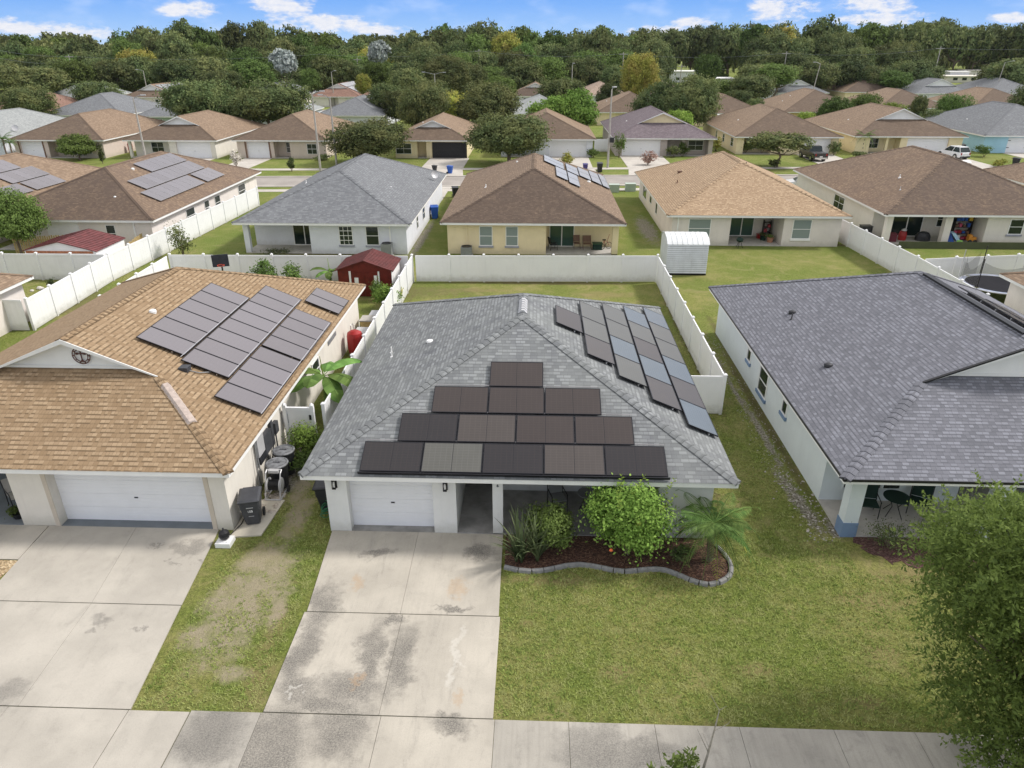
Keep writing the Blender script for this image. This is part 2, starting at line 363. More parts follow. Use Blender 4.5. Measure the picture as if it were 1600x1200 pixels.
REDSH = shingle('shingles_reddish', ((.18, .105, .08), (.22, .13, .10), (.26, .16, .125)), .3, .17, edge=.3)
PAN_D = panelmat('module_dark', (.024, .021, .022), .25, (.06, .045, .04))
PAN_B = panelmat('module_brown', (.044, .034, .031), .28, (.09, .07, .06))
PAN_M = panelmat('module_reflection_taupe', (.062, .052, .047), .3, (.12, .10, .09))  # lighter modules: differing sky reflection put into the base colour
PAN_G = panelmat('module_reflection_grey', (.092, .090, .080), .3, (.16, .16, .15))
PAN_S = panelmat('module_reflection_sky', (.095, .115, .135), .25, (.17, .2, .22))
PAN_L = panelmat('module_reflection_mauve', (.145, .132, .142), .22, (.12, .11, .11), .16, .008, tint=(.175, .162, .178))  # brightness of reflected cloudy sky put into the base colour
PAN_W = panelmat('module_pale', (.30, .30, .32), .25, (.2, .2, .2), .16, .01)
PFRAME = plain('module_frame', (.02, .02, .025), .4, .1, metal=.4)
PFRAME_S = plain('module_frame_silver', (.30, .29, .30), .4, .1, metal=.3)
GRASS = grassmat()
ROADM = concrete('road_asphalt', (.33, .30, .275), dirt=.2)
SIDEW = concrete('sidewalk_concrete', (.40, .375, .33), .75, [(-7.4, 11.1, .95, .9), (-4.9, 11.2, 1.0, .5), (1.6, 11.0, 1.1, .6), (2.6, 11.0, 1.0, .5), (-1.9, 11.6, .8, .15)], brush=.35, dirt=.7)
DRIVE = concrete('driveway_concrete', (.455, .42, .36), .85,
                 [(-5.95, 15.5, .5, .9), (-6.0, 13.7, .42, 1.8), (-5.8, 12.4, .6, .6), (-4.2, 13.5, .35, 1.5), (-4.5, 12.6, 1.0, .5), (-5.1, 12.05, 1.2, .3), (-3.4, 13.4, .4, 1.3), (-6.0, 10.8, 1.2, 1.3), (-4.4, 11.3, .8, .8), (-1.9, 11.5, .6, .3), (-1.6, 17.9, .5, .35), (-4.8, 17.7, .5, .3), (-2.2, 15.45, .6, .15), (-3.9, 14.9, .3, .25)],
                 rust=[(-5.25, 16.35, .16, .42), (-1.75, 12.4, .16, .45), (-2.1, 16.3, .3, .4), (-4.4, 12.9, .12, .3)],
                 pale=[(-1.95, 13.7, .14, 1.5, -.12), (-5.85, 12.3, .4, .1)], dirt=.3, brush=.14)
DRIVE_L = concrete('neighbour_concrete', (.43, .40, .35), .55, [(-11.3, 17.1, .13, .1), (-11.0, 16.9, .2, .09), (-10.3, 17.1, .16, .1), (-12.0, 14.2, .16, .12), (-10.8, 14.3, .14, .1), (-11.9, 14.6, .35, .2), (-10.9, 17.7, .5, .3), (-12.9, 12.1, .5, .5), (-11.9, 17.9, .25, .06)], dirt=.25)
PAVE_F = concrete('far_concrete', (.50, .465, .42), dirt=.2)
MULCH = mulchmat('mulch', (.035, .017, .012), (.10, .045, .028), (.23, .13, .085))
MULCH2 = mulchmat('old_mulch', (.05, .02, .018), (.12, .055, .045), (.20, .12, .10))
CHIPS = mulchmat('river_stones', (.28, .20, .11), (.45, .33, .19), (.62, .50, .33), 14)
KERBM = plain('grey_edging', (.22, .22, .215), .9, .15, 8, bump=.5, bscale=30)
L_OAK = leafmat('leaf_oak', (.068, .10, .036), (.135, .178, .062), (.195, .215, .075))
L_MID = leafmat('leaf_mid', (.065, .11, .022), (.155, .225, .055), (.11, .17, .035))
L_BRIGHT = leafmat('leaf_bright', (.11, .19, .025), (.30, .42, .075), (.19, .30, .045))
L_YEL = leafmat('leaf_yellow', (.19, .22, .03), (.42, .44, .08), (.36, .31, .07))
L_SILV = leafmat('leaf_silver', (.34, .40, .38), (.70, .74, .72), (.42, .48, .44))
L_DARK = leafmat('leaf_dark', (.050, .078, .028), (.112, .152, .052), (.15, .17, .06))
L_NEAR = leafmat('leaf_near_tree', (.072, .108, .027), (.25, .315, .075), (.165, .22, .045), trans=.4)
L_AGAV = leafmat('leaf_strap', (.07, .10, .045), (.19, .24, .11), (.10, .14, .06))
L_PALM = leafmat('leaf_palm', (.07, .14, .03), (.17, .30, .07), (.13, .22, .05))
L_BAN = leafmat('leaf_banana', (.07, .15, .028), (.19, .33, .075), (.13, .22, .045))
BLADE = leafmat('grass_blade', (.085, .13, .024), (.34, .40, .10), (.36, .36, .14), .3, .8)
# ---------------------------------------------------------------- geometry helpers
class MB:
    def __init__(s): s.v = []; s.f = []; s.uv = []; s.mi = []; s.cur = 0
    def face(s, pts, uv=None):
        i = len(s.v); s.v += [tuple(p) for p in pts]; s.f.append(tuple(range(i, i + len(pts))))
        s.uv.append(uv if uv else [(0, 0)] * len(pts)); s.mi.append(s.cur); return s
    def box(s, x0, x1, y0, y1, z0, z1):
        if x0 > x1: x0, x1 = x1, x0
        if y0 > y1: y0, y1 = y1, y0
        a = [(x0, y0, z0), (x1, y0, z0), (x1, y1, z0), (x0, y1, z0), (x0, y0, z1), (x1, y0, z1), (x1, y1, z1), (x0, y1, z1)]
        return s.hexa(a)
    def hexa(s, a):
        for q in ((0, 3, 2, 1), (4, 5, 6, 7), (0, 1, 5, 4), (1, 2, 6, 5), (2, 3, 7, 6), (3, 0, 4, 7)):
            s.face([a[k] for k in q], [(0, 0), (1, 0), (1, 1), (0, 1)])
        return s
    def obox(s, o, u, v, n, lu, lv, ln):
        """box from corner o along unit vectors u, v, n"""
        o, u, v, n = map(Vector, (o, u, v, n)); u = u * lu; v = v * lv; n = n * ln
        return s.hexa([o, o + u, o + u + v, o + v, o + n, o + u + n, o + u + v + n, o + v + n])
    def prism(s, poly, z0, z1):
        """poly ccw in plan"""
        n = len(poly)
        s.face([(x, y, z1) for x, y in poly]); s.face([(x, y, z0) for x, y in reversed(poly)])
        for i in range(n):
            (a, b), (c, d) = poly[i], poly[(i + 1) % n]
            s.face([(a, b, z0), (c, d, z0), (c, d, z1), (a, b, z1)])
        return s
    def ring(s, rings, cap=True):
        n = len(rings[0])
        for r0, r1 in zip(rings, rings[1:]):
            for i in range(n): s.face([r0[i], r0[(i + 1) % n], r1[(i + 1) % n], r1[i]])
        if cap: s.face(list(reversed(rings[0]))); s.face(rings[-1])
        return s
    def tube(s, pts, r, n=8, cap=True):
        pts = [Vector(p) for p in pts]; rs = r if hasattr(r, '__len__') else [r] * len(pts)
        rings = []; px = None
        for i, p in enumerate(pts):
            d = (pts[min(i + 1, len(pts) - 1)] - pts[max(i - 1, 0)]).normalized()
            if px is None: px = d.orthogonal().normalized()
            px = (px - d * px.dot(d)).normalized(); py = d.cross(px)
            rings.append([p + (px * math.cos(2 * math.pi * k / n) + py * math.sin(2 * math.pi * k / n)) * rs[i] for k in range(n)])
        return s.ring(rings, cap)
    def lathe(s, c, prof, n=16, sx=1, sy=1):
        cx, cy, cz = c
        rings = [[(cx + r * sx * math.cos(2 * math.pi * k / n), cy + r * sy * math.sin(2 * math.pi * k / n), cz + z) for k in range(n)] for r, z in prof]
        return s.ring(rings)
    def build(s, name, mats, parent=None, smooth=False, loc=None):
        """loc: origin of the object in world; vertices are given in world coordinates"""
        me = bpy.data.meshes.new(name)
        o = bpy.data.objects.new(name, me); C.objects.link(o)
        off = Vector(loc) if loc is not None else (wloc(parent) if parent else Vector((0, 0, 0)))
        if parent: o.parent = parent; o.location = off - wloc(parent)
        else: o.location = off
        me.from_pydata([tuple(Vector(p) - off) for p in s.v], [], s.f)
        for m in (mats if isinstance(mats, (list, tuple)) else [mats]): me.materials.append(m)
        me.polygons.foreach_set('material_index', s.mi)
        ul = me.uv_layers.new(name='UVMap')
        ul.data.foreach_set('uv', [c for fu in s.uv for u in fu for c in u])
        if smooth:
            me.polygons.foreach_set('use_smooth', [True] * len(s.f))
        me.update()
        return o


def wloc(o):
    v = Vector((0, 0, 0))
    while o: v += o.location; o = o.parent
    return v


def tag(o, label, cat, group=None, kind=None):
    if label: o['label'] = label
    if cat: o['category'] = cat
    if group: o['group'] = group
    if kind: o['kind'] = kind
    return o


def thing(name, label, cat, loc, group=None):
    o = bpy.data.objects.new(name, None); C.objects.link(o); o.location = loc; o.empty_display_size = .3
    return tag(o, label, cat, group)


def struct(name, mb, m): return tag(mb.build(name, m), None, None, kind='structure')


def npmesh(name, V, F, mat, smooth=False):
    """V (n,3), F (m,k) numpy"""
    me = bpy.data.meshes.new(name); n, k = F.shape
    me.vertices.add(len(V)); me.vertices.foreach_set('co', np.asarray(V, np.float32).ravel())
    me.loops.add(n * k); me.loops.foreach_set('vertex_index', F.astype(np.int32).ravel())
    me.polygons.add(n); me.polygons.foreach_set('loop_start', np.arange(0, n * k, k, dtype=np.int32))
    me.polygons.foreach_set('loop_total', np.full(n, k, np.int32))
    me.materials.append(mat); me.update(calc_edges=True); me.validate()
    return me


def G(px, py, z=0.0):
    """world point on the level z seen at photograph pixel px, py (used to survey positions)"""
    a = (px - 800) / FPX; b = -(py - 600) / FPX; p = R(PITCH); yw = R(YAW)
    d = [-math.sin(yw) * math.cos(p) + a * math.cos(yw) - b * math.sin(yw) * math.sin(p),
         math.cos(yw) * math.cos(p) + a * math.sin(yw) + b * math.cos(yw) * math.sin(p), -math.sin(p) + b * math.cos(p)]
    t = (z - CAM_H) / d[2]
    return d[0] * t, d[1] * t


# ---------------------------------------------------------------- house building
FACES = {'S': ((1, 0), (0, -1)), 'N': ((-1, 0), (0, 1)), 'E': ((0, 1), (1, 0)), 'W': ((0, -1), (-1, 0))}


def fbox(mb, face, plane, a, b, z0, z1, n0, n1):
    """box on a wall face: a..b along the wall (world x or y), n0..n1 outwards from the plane"""
    if face in 'SN':
        s = -1 if face == 'S' else 1
        return mb.box(a, b, plane + s * n0, plane + s * n1, z0, z1)
    s = -1 if face == 'W' else 1
    return mb.box(plane + s * n0, plane + s * n1, a, b, z0, z1)


def window(par, face, plane, a, b, z0, z1, grid=(1, 2), frame=None, glass=None, sill=None, w=.05):
    frame = frame or WHITE; glass = glass or GLASS
    mb = MB()
    fbox(mb, face, plane, a, b, z0, z0 + w, .0, .05); fbox(mb, face, plane, a, b, z1 - w, z1, 0, .05)
    fbox(mb, face, plane, a, a + w, z0 + w, z1 - w, 0, .05); fbox(mb, face, plane, b - w, b, z0 + w, z1 - w, 0, .05)
    nx, nz = grid
    for i in range(1, nx):
        x = a + (b - a) * i / nx; fbox(mb, face, plane, x - .015, x + .015, z0 + w, z1 - w, 0, .035)
    for j in range(1, nz):
        z = z0 + (z1 - z0) * j / nz; fbox(mb, face, plane, a + w, b - w, z - .02, z + .02, 0, .04)
    f = mb.build('window', frame, par)
    fbox(g := MB(), face, plane, a + w * .5, b - w * .5, z0 + w * .5, z1 - w * .5, .002, .02); g.build('pane', glass, f)
    if sill:
        fbox(q := MB(), face, plane, a - .07, b + .07, z0 - .14, z0, 0, .09); q.build('sill', sill, f)
    return f


def slider(par, plane, a, b, z1=2.1, glass=None, face='S'):
    mb = MB(); w = .06; m = (a + b) / 2
    for q in ((a, a + w, .08, z1), (b - w, b, .08, z1), (m - .035, m + .035, .14, z1 - w), (a + w, b - w, z1 - w, z1), (a + w, b - w, .08, .14)):
        fbox(mb, face, plane, *q, 0, .06)
    d = mb.build('sliding_door', WHITE, par)
    for s, e, n in ((a + w, m - .035, .02), (m + .035, b - w, .035)):
        fbox(g := MB(), face, plane, s, e, .14, z1 - w, .003, n); g.build('pane', glass or GLASS, d)
    return d


def garage(par, plane, a, b, z1=2.13, m=None, ribs=True):
    mb = MB(); n = 4; h = (z1 - .02) / n
    for j in range(n):
        z = .02 + j * h
        mb.box(a, b, plane - .02, plane - .05, z, z + h - .006)
        if ribs:
            for i in range(4): mb.box(a + .01, b - .01, plane - .05, plane - .056, z + h * (.03 + .24 * i), z + h * (.21 + .24 * i))
    mb.box(a, b, plane - .005, plane - .02, .0, z1)
    d = mb.build('garage_door', m or DOORW, par)
    MB().box((a + b) / 2 - .06, (a + b) / 2 + .06, plane - .075, plane - .058, .95, .99).build('handle', BLACK_M, d)
    return d


def hip_roof(par, x0, x1, y0, y1, ze, s, rm, gable=None, fas=None, drip=None, capstep=0.0, gface=None, ridge_white=None, fh=.17):
    W2 = (x1 - x0) / 2; xm = (x0 + x1) / 2; zr = ze + s * W2; q = math.hypot(1, s)
    mb = MB(); up = lambda d: d * q
    def sideplane(sgn):
        xe = x1 if sgn > 0 else x0
        P = [(xe, y0, ze)]; U = [(0, 0)]
        far = [(xe, y1, ze), (xm, y1 - W2, zr)]; ufar = [(y1 - y0, 0), (y1 - W2 - y0, up(W2))]
        if gable:
            d = gable; yf = y0 + d - .35
            near = [(xm, yf, zr), (xe - sgn * (d - .35) , yf, ze + s * (d - .35))]; un = [(yf - y0, up(W2)), (yf - y0, up(d - .35))]
        else: near = [(xm, y0 + W2, zr)]; un = [(W2, up(W2))]
        pts = P + far + near; uu = U + ufar + un
        if sgn < 0: pts = pts[::-1]; uu = [(-a, b) for a, b in uu[::-1]]
        mb.face(pts, uu)
    sideplane(1); sideplane(-1)
    if gable:
        d = gable
        mb.face([(x0, y0, ze), (x1, y0, ze), (x1 - d, y0 + d, ze + s * d), (x0 + d, y0 + d, ze + s * d)], [(x0, 0), (x1, 0), (x1 - d, up(d)), (x0 + d, up(d))])
    else:
        mb.face([(x0, y0, ze), (x1, y0, ze), (xm, y0 + W2, zr)], [(x0, 0), (x1, 0), (xm, up(W2))])
    mb.face([(x1, y1, ze), (x0, y1, ze), (xm, y1 - W2, zr)], [(-x1, 0), (-x0, 0), (-xm, up(W2))])
    r = mb.build('roof', rm, par)
    fb = MB(); t = .03
    fb.box(x0 + t, x1 - t, y0 + t, y0 + t + .03, ze - fh, ze - .004); fb.box(x0 + t, x1 - t, y1 - t - .03, y1 - t, ze - fh, ze - .004)
    fb.box(x0 + t, x0 + t + .03, y0 + t + .03, y1 - t - .03, ze - fh, ze - .004); fb.box(x1 - t - .03, x1 - t, y0 + t + .03, y1 - t - .03, ze - fh, ze - .004)
    fb.face([(x0 + t, y0 + t, ze - fh + .02), (x0 + t, y1 - t, ze - fh + .02), (x1 - t, y1 - t, ze - fh + .02), (x1 - t, y0 + t, ze - fh + .02)])
    fb.build('fascia', fas or WHITE, r)
    if drip:
        db = MB()
        for (a, b, c, d_) in ((x0, x1, y0, y0 + t), (x0, x1, y1 - t, y1), (x0, x0 + t, y0 + t, y1 - t), (x1 - t, x1, y0 + t, y1 - t)): db.box(a, b, c, d_, ze - .07, ze + .012)
        db.build('drip_edge', drip, r)
    # ridge and hip caps
    segs = []
    ze2 = ze
    for sx in (1, -1):
        xe = x1 if sx > 0 else x0
        dd = (gable - .35) if gable else W2
        segs.append(((xe - sx * .05, y0 + .05, ze + s * .05), (xe - sx * dd, y0 + dd, ze + s * dd)))
        segs.append(((xe - sx * .05, y1 - .05, ze + s * .05), (xm, y1 - W2, zr)))
    segs.append(((xm, (y0 + gable - .35) if gable else y0 + W2, zr), (xm, y1 - W2, zr)))
    wcap = .18
    for a, b in segs:
        cb = MB()
        a, b = Vector(a), Vector(b); L = (b - a).length
        if L < .1: continue
        d = (b - a) / L; side = d.cross(Vector((0, 0, 1))).normalized(); upv = side.cross(d)
        ridge = abs(d.z) < .01
        drop = (s if ridge else s * .7) * wcap
        step = capstep or L; n = max(1, int(L / step)); step = L / n
        for i in range(n):
            p0 = a + d * (i * step); p1 = a + d * ((i + 1) * step + (.03 if capstep else 0))
            h0, h1 = (.036, .022) if capstep else (.03, .03)
            pr = [(-wcap, -drop + .0), (0, 0), (wcap, -drop + .0)]
            A = [p0 + side * u + Vector((0, 0, v + h0)) for u, v in pr]; B = [p1 + side * u + Vector((0, 0, v + h1)) for u, v in pr]
            uo = i * 1.7 + len(cb.f) * .37
            cb.face([A[0], A[1], B[1], B[0]], [(uo, 0), (uo + .2, 0), (uo + .2, .13), (uo, .13)]); cb.face([A[1], A[2], B[2], B[1]], [(uo, 0), (uo + .2, 0), (uo + .2, .13), (uo, .13)])
            if capstep: cb.face([A[0] - Vector((0, 0, .05)), A[2] - Vector((0, 0, .05)), A[2], A[1]]); cb.face([A[0] - Vector((0, 0, .05)), A[1], A[0]])
        cb.build('ridge_cap', ridge_white or rm, r)
    if gable:
        d = gable; yb = y0 + d; zb = ze + s * d; h = zr - zb; hw = W2 - d
        gb = MB(); n = 9
        for j in range(n):      # lapped boards
            za = zb + h * j / n; zb2 = zb + h * (j + 1) / n
            wa = hw * (1 - j / n) ; wb = hw * (1 - (j + 1) / n)
            y_a, y_b = yb - .03, yb - .012
            gb.face([(xm - wa, y_a, za), (xm + wa, y_a, za), (xm + wb, y_b, zb2), (xm - wb, y_b, zb2)])
            gb.face([(xm - wa, y_b, za), (xm + wa, y_b, za), (xm + wa, y_a, za), (xm - wa, y_a, za)])
        gb.box(xm - hw + .26, xm + hw - .26, yb - .06, yb - .03, zb - .01, zb + .09)
        g = gb.build('gable', gface or WHITE, r)
        kb = MB(); yf = y0 + d - .35; df = d - .35
        for sx in (1, -1):
            xe = x1 if sx > 0 else x0
            p0 = Vector((xe - sx * df, yf, ze + s * df)); p1 = Vector((xm, yf, zr)); v = (p1 - p0)
            hh = .17
            P = [p0, p1, p1 - Vector((0, 0, hh)), p0 - Vector((0, 0, .05)) + v.normalized() * .25 * 0]
            Q = [p + Vector((0, -.03, 0)) for p in P]
            kb.face(Q if sx < 0 else Q[::-1]); kb.face(P if sx > 0 else P[::-1])
            kb.face([P[0], P[1], Q[1], Q[0]]); kb.face([P[3], P[2], Q[2], Q[3]])
            # underside of the rake
            kb.face([P[3] , P[2], P[2] + Vector((0, .35, 0)), P[3] + Vector((0, .35, .0))])
        kb.build('rake_board', fas or WHITE, r)
        if drip:
            kb = MB()
            for sx in (1, -1):
                xe = x1 if sx > 0 else x0
                p0 = Vector((xe - sx * df, yf - .045, ze + s * df)); p1 = Vector((xm, yf - .045, zr)); u = Vector((0, 0, 1))
                kb.face([p0 + u * .012, p1 + u * .012, p1 - u * .05, p0 - u * .05]); kb.face([p0 + u * .012, p1 + u * .012, p1 + u * .012 + Vector((0, .1, 0)), p0 + u * .012 + Vector((0, .1, 0))])
            kb.build('drip_edge', drip, r)
    return r


def house(name, label, x0, x1, y0, y1, rm, wm, ze=2.5, s=.425, ov=.5, ovf=None, notches=(), gable=None, capstep=0, beam=True, floor=None, group=None, base=None, **kw):
    ovf = ov if ovf is None else ovf
    t = thing(name, label, 'house', ((x0 + x1) / 2, y0 + ovf, 0), group)
    X0, X1, Y0, Y1 = x0 + ov, x1 - ov, y0 + ovf, y1 - ov
    z1 = ze - .155
    poly = []; nn = sorted(notches)
    if not (nn and nn[0][0] <= X0 + .01): poly.append((X0, Y0))
    for ni, nt in enumerate(nn):
        a, b, d = nt[:3]; pj = ni > 0 and abs(nn[ni - 1][1] - a) < .01; nj = ni + 1 < len(nn) and abs(nn[ni + 1][0] - b) < .01
        if a <= X0 + .01: poly += [(X0, Y0 + d), (b, Y0 + d)] + ([] if nj else [(b, Y0)])
        elif b >= X1 - .01: poly += ([] if pj else [(a, Y0)]) + [(a, Y0 + d), (X1, Y0 + d)]
        else: poly += ([] if pj else [(a, Y0)]) + [(a, Y0 + d), (b, Y0 + d)] + ([] if nj else [(b, Y0)])
    if not (nn and nn[-1][1] >= X1 - .01): poly.append((X1, Y0))
    poly += [(X1, Y1), (X0, Y1)]
    mb = MB()
    for i in range(len(poly)):
        (a, b), (c, d) = poly[i], poly[(i + 1) % len(poly)]
        mb.face([(a, b, 0), (c, d, 0), (c, d, z1), (a, b, z1)])
    for nt in nn:
        a, b, d = nt[:3]; bh = nt[3] if len(nt) > 3 else 2.2
        if bh < z1: mb.box(max(a, X0), min(b, X1), Y0 + .001, Y0 + .2, bh, z1 - .002)
    mb.build('wall', wm, t)
    fl = MB()
    for nt in nn:
        a, b, d = nt[:3]
        fl.box(max(a, X0) + .001, min(b, X1) - .001, Y0 - .02, Y0 + d, -.02, .07 if d > .8 else .03)
    if nn: fl.build('porch_floor', floor or PATIO, t)
    hip_roof(t, x0, x1, y0, y1, ze, s, rm, gable, capstep=capstep, **kw)
    t['X'] = 0
    return t


def column(par, x0, x1, y0, y1, z1, m, base=None):
    if base:
        MB().box(x0 - .02, x1 + .02, y0 - .02, y1 + .02, 0, .55).build('column_base', base, par)
        return MB().box(x0, x1, y0, y1, .55, z1).build('column', m, par)
    return MB().box(x0, x1, y0, y1, 0, z1).build('column', m, par)


def panel(par, o, u, v, lu, lv, m, frame, mid=False, lift=.10, half=True):
    """solar module lying on a roof plane; o corner on the plane, u/v unit vectors in the plane"""
    o, u, v = Vector(o), Vector(u).normalized(), Vector(v).normalized(); n = u.cross(v).normalized()
    if n.z < 0: n = -n
    g = .012
    O = o + n * lift + u * g + v * g; lu -= 2 * g; lv -= 2 * g
    mb = MB(); w = .028
    mb.obox(O, u, v, n, lu, w, .04); mb.obox(O + v * (lv - w), u, v, n, lu, w, .04)
    mb.obox(O + v * w, u, v, n, w, lv - 2 * w, .04); mb.obox(O + v * w + u * (lu - w), u, v, n, w, lv - 2 * w, .04)
    if mid: mb.obox(O + v * w + u * (lu / 2 - .007), u, v, n, .014, lv - 2 * w, .037)
    q = Vector(O); pm = MB()
    a = [O + u * w + v * w + n * .036, O + u * (lu - w) + v * w + n * .036, O + u * (lu - w) + v * (lv - w) + n * .036, O + u * w + v * (lv - w) + n * .036]
    b = [p - n * .034 for p in a]
    if (a[1] - a[0]).cross(a[2] - a[1]).z < 0: a.reverse(); b.reverse()
    pm.face(a, [(0, 0), (lu, 0), (lu, lv), (0, lv)]); pm.face(b[::-1])
    s = pm.build('solar_panel', m, par)
    mb.build('panel_frame', frame, s)
    # mounting feet
    MB().obox(O + u * .04 + v * (lv * .25) - n * lift * .9, u, v, n, lu - .08, .04, lift * .88).build('mount', ALU, s)
    return s


def roof_vent(par, p, m, r=.14, h=.16, kind='dome'):
    x, y, z = p
    if kind == 'dome': mb = MB().lathe((x, y, z - .08), [(r, 0), (r, h * .4), (r * 1.15, h * .5), (r * .95, h * .85), (r * .4, h), (.01, h)], 14)
    elif kind == 'pipe': mb = MB().lathe((x, y, z - .1), [(r * 1.6, 0), (r * 1.5, .1), (r * .5, .14), (r * .5, .35), (.01, .35)], 10)
    else: mb = MB().box(x - r, x + r, y - r, y + r, z - .1, z + .03).box(x - r * 1.1, x + r * 1.1, y - r * 1.1, y + r * 1.1, z + .03, z + h)
    return mb.build('roof_vent', m, par, smooth=False)


def dish(par, p, az=0.0, r=.35, m=None):
    x, y, z = p; mb = MB()
    mb.tube([(x, y, z - .05), (x, y, z + .35), (x + math.sin(az) * .1, y - math.cos(az) * .1, z + .45)], .02, 6)
    d = Vector((math.sin(az), -math.cos(az), .5)).normalized(); u = d.orthogonal().normalized(); v = d.cross(u); c = Vector((x, y, z + .5)) + d * .1
    rings = [[c + d * (.10 * (rr / r) ** 2) + (u * math.cos(k * math.pi / 8) + v * math.sin(k * math.pi / 8)) * rr for k in range(16)] for rr in (.02, r * .5, r * .8, r)]
    mb.ring(rings, False); back = [[p - d * .012 for p in q] for q in rings]; mb.ring(back, False)
    mb.tube([c - v * r * .8, c + d * .4], .01, 5)
    return mb.build('satellite_dish', m or LGREY_M, par)


def fence(label, pts, group='white vinyl privacy fences', h=1.83, bay=2.4, mat=None, posts=True, ends=(True, True)):
    t = thing('vinyl_fence', label, 'fence', (pts[0][0], pts[0][1], 0), group)
    m = mat or VINYL
    for si, (a, b) in enumerate(zip(pts, pts[1:])):
        a = Vector((*a, 0)); b = Vector((*b, 0)); L = (b - a).length; d = (b - a) / L; n = max(1, round(L / bay)); st = L / n
        s = Vector((-d.y, d.x, 0)); up = Vector((0, 0, 1))
        for i in range(n + 1):
            if i == 0 and si > 0: continue
            if (i == 0 and not ends[0]) or (i == n and si == len(pts) - 2 and not ends[1]): continue
            c = a + d * (i * st); w = .065
            ps = MB(); ps.obox(c - d * w - s * w, d, s, up, 2 * w, 2 * w, h + .04)
            q = ps.build('post', m, t)
            k = MB(); w2 = .082; o = c + up * (h + .04); cc = [o + (d * i_ + s * j_) * w2 for i_, j_ in ((-1, -1), (1, -1), (1, 1), (-1, 1))]
            cu = [p + up * .03 for p in cc]; tp = o + up * .10
            k.face(cc[::-1]); [k.face([cc[e], cc[(e + 1) % 4], cu[(e + 1) % 4], cu[e]]) for e in range(4)]
            [k.face([cu[e], cu[(e + 1) % 4], tp]) for e in range(4)]
            k.build('post_cap', m, q)
        for i in range(n):
            c = a + d * (i * st + .065); l = st - .13; p = MB()
            p.obox(c - s * .012 + up * .16, d, s, up, l, .024, h - .30)
            nb = max(1, int(l / .28))
            for j in range(1, nb):   # tongue-and-groove lines
                p.obox(c - s * .015 + d * (l * j / nb - .004) + up * .16, d, s, up, .008, .030, h - .30)
            p.obox(c - s * .03 + up * .04, d, s, up, l, .06, .14); p.obox(c - s * .03 + up * (h - .15), d, s, up, l, .06, .14)
            p.build('fence_panel', m, t)
    return t


# ---------------------------------------------------------------- foliage
def crown_mesh(name, seed, r, h, zc, nclump, per, leaf, mat, spread=.22, lumps=6, flat=1.0, up=.5, shell=.55, droop=0.0, asp=.55):
    """leaf cards in clumps through the crown's volume. r radius, h half-height, zc centre height"""
    g = np.random.default_rng(seed)
    lobes = g.normal(size=(lumps, 3)); lobes /= np.linalg.norm(lobes, axis=1)[:, None]; lobes[:, 2] = np.abs(lobes[:, 2]) * .9 - .25
    lr = g.uniform(.28, .6, lumps)
    d = g.normal(size=(nclump, 3)); d /= np.linalg.norm(d, axis=1)[:, None]
    rad = g.uniform(shell, 1, nclump) ** .5
    bump = 1 + .42 * np.max(np.clip((d @ lobes.T) - .6, 0, 1) / .4 * lr * 2, axis=1) - .20
    # billowing crown: clumps sit on the skins of several sub-crowns
    ns = lumps; sd_ = g.normal(size=(ns, 3)); sd_ /= np.linalg.norm(sd_, axis=1)[:, None]; sd_[:, 2] = sd_[:, 2] * .75 + .12
    sr = g.uniform(.34, .56, ns); sc_ = sd_ * (1.02 - sr)[:, None]; sc_[0] *= .2; sr[0] = .74
    pick = g.choice(ns, nclump, p=sr ** 2 / np.sum(sr ** 2))
    cc = sc_[pick] + d * (rad * sr[pick])[:, None]
    cc[:, 2] = np.where(cc[:, 2] < 0, cc[:, 2] * .8, cc[:, 2])
    cs = g.uniform(.6, 1.35, nclump)
    idx = np.repeat(np.arange(nclump), per); n = len(idx)
    off = g.normal(size=(n, 3)) * spread * cs[idx][:, None] * np.array([1, 1, .7])
    P = cc[idx] + off
    out = P / (np.linalg.norm(P, axis=1)[:, None] + 1e-6)
    P = P * np.array([r, r, h]); P[:, 2] -= droop * (P[:, 0] ** 2 + P[:, 1] ** 2)
    P[:, 2] += zc
    lo = P / np.array([r, r, h]) if False else (cc[idx] - sc_[pick][idx]); lo = lo / (np.linalg.norm(lo, axis=1)[:, None] + 1e-6)
    N = out * .35 + lo * .6 + g.normal(size=(n, 3)) * .6 + np.array([0, 0, up]); N /= np.linalg.norm(N, axis=1)[:, None]
    T = np.cross(N, g.normal(size=(n, 3))); T /= np.linalg.norm(T, axis=1)[:, None] + 1e-9; B = np.cross(N, T)
    sz = leaf * g.uniform(.6, 1.3, n)[:, None]
    V = np.stack([P - T * sz, P - B * sz * asp, P + T * sz, P + B * sz * asp], 1).reshape(-1, 3)
    V[:, 2] = np.maximum(V[:, 2], .03)
    F = np.arange(n * 4).reshape(n, 4)
    return npmesh(name, V, F, mat)


def trunk_mb(r, h, zc, rad, seed, limbs=5):
    g = random.Random(seed); mb = MB()
    top = Vector((g.uniform(-.15, .15) * rad, g.uniform(-.15, .15) * rad, zc + h * .3))
    fork = Vector((g.uniform(-.1, .1), g.uniform(-.1, .1), max(.3, (zc - h * .6))))
    mb.tube([(0, 0, -.1), (0, 0, fork.z * .5), fork, fork.lerp(top, .5), top], [r * 1.25, r, r * .85, r * .5, r * .15], 8)
    for i in range(limbs):
        a = i * 2.4 + g.uniform(-.4, .4); e = Vector((math.cos(a) * rad * .72, math.sin(a) * rad * .72, zc + g.uniform(-.15, .45) * h))
        s = fork.lerp(top, g.uniform(0, .35)); m = s.lerp(e, .5) + Vector((0, 0, -.06 * rad))
        mb.tube([s, m, e], [r * .5, r * .32, r * .08], 6)
    return mb


PROTO = {}


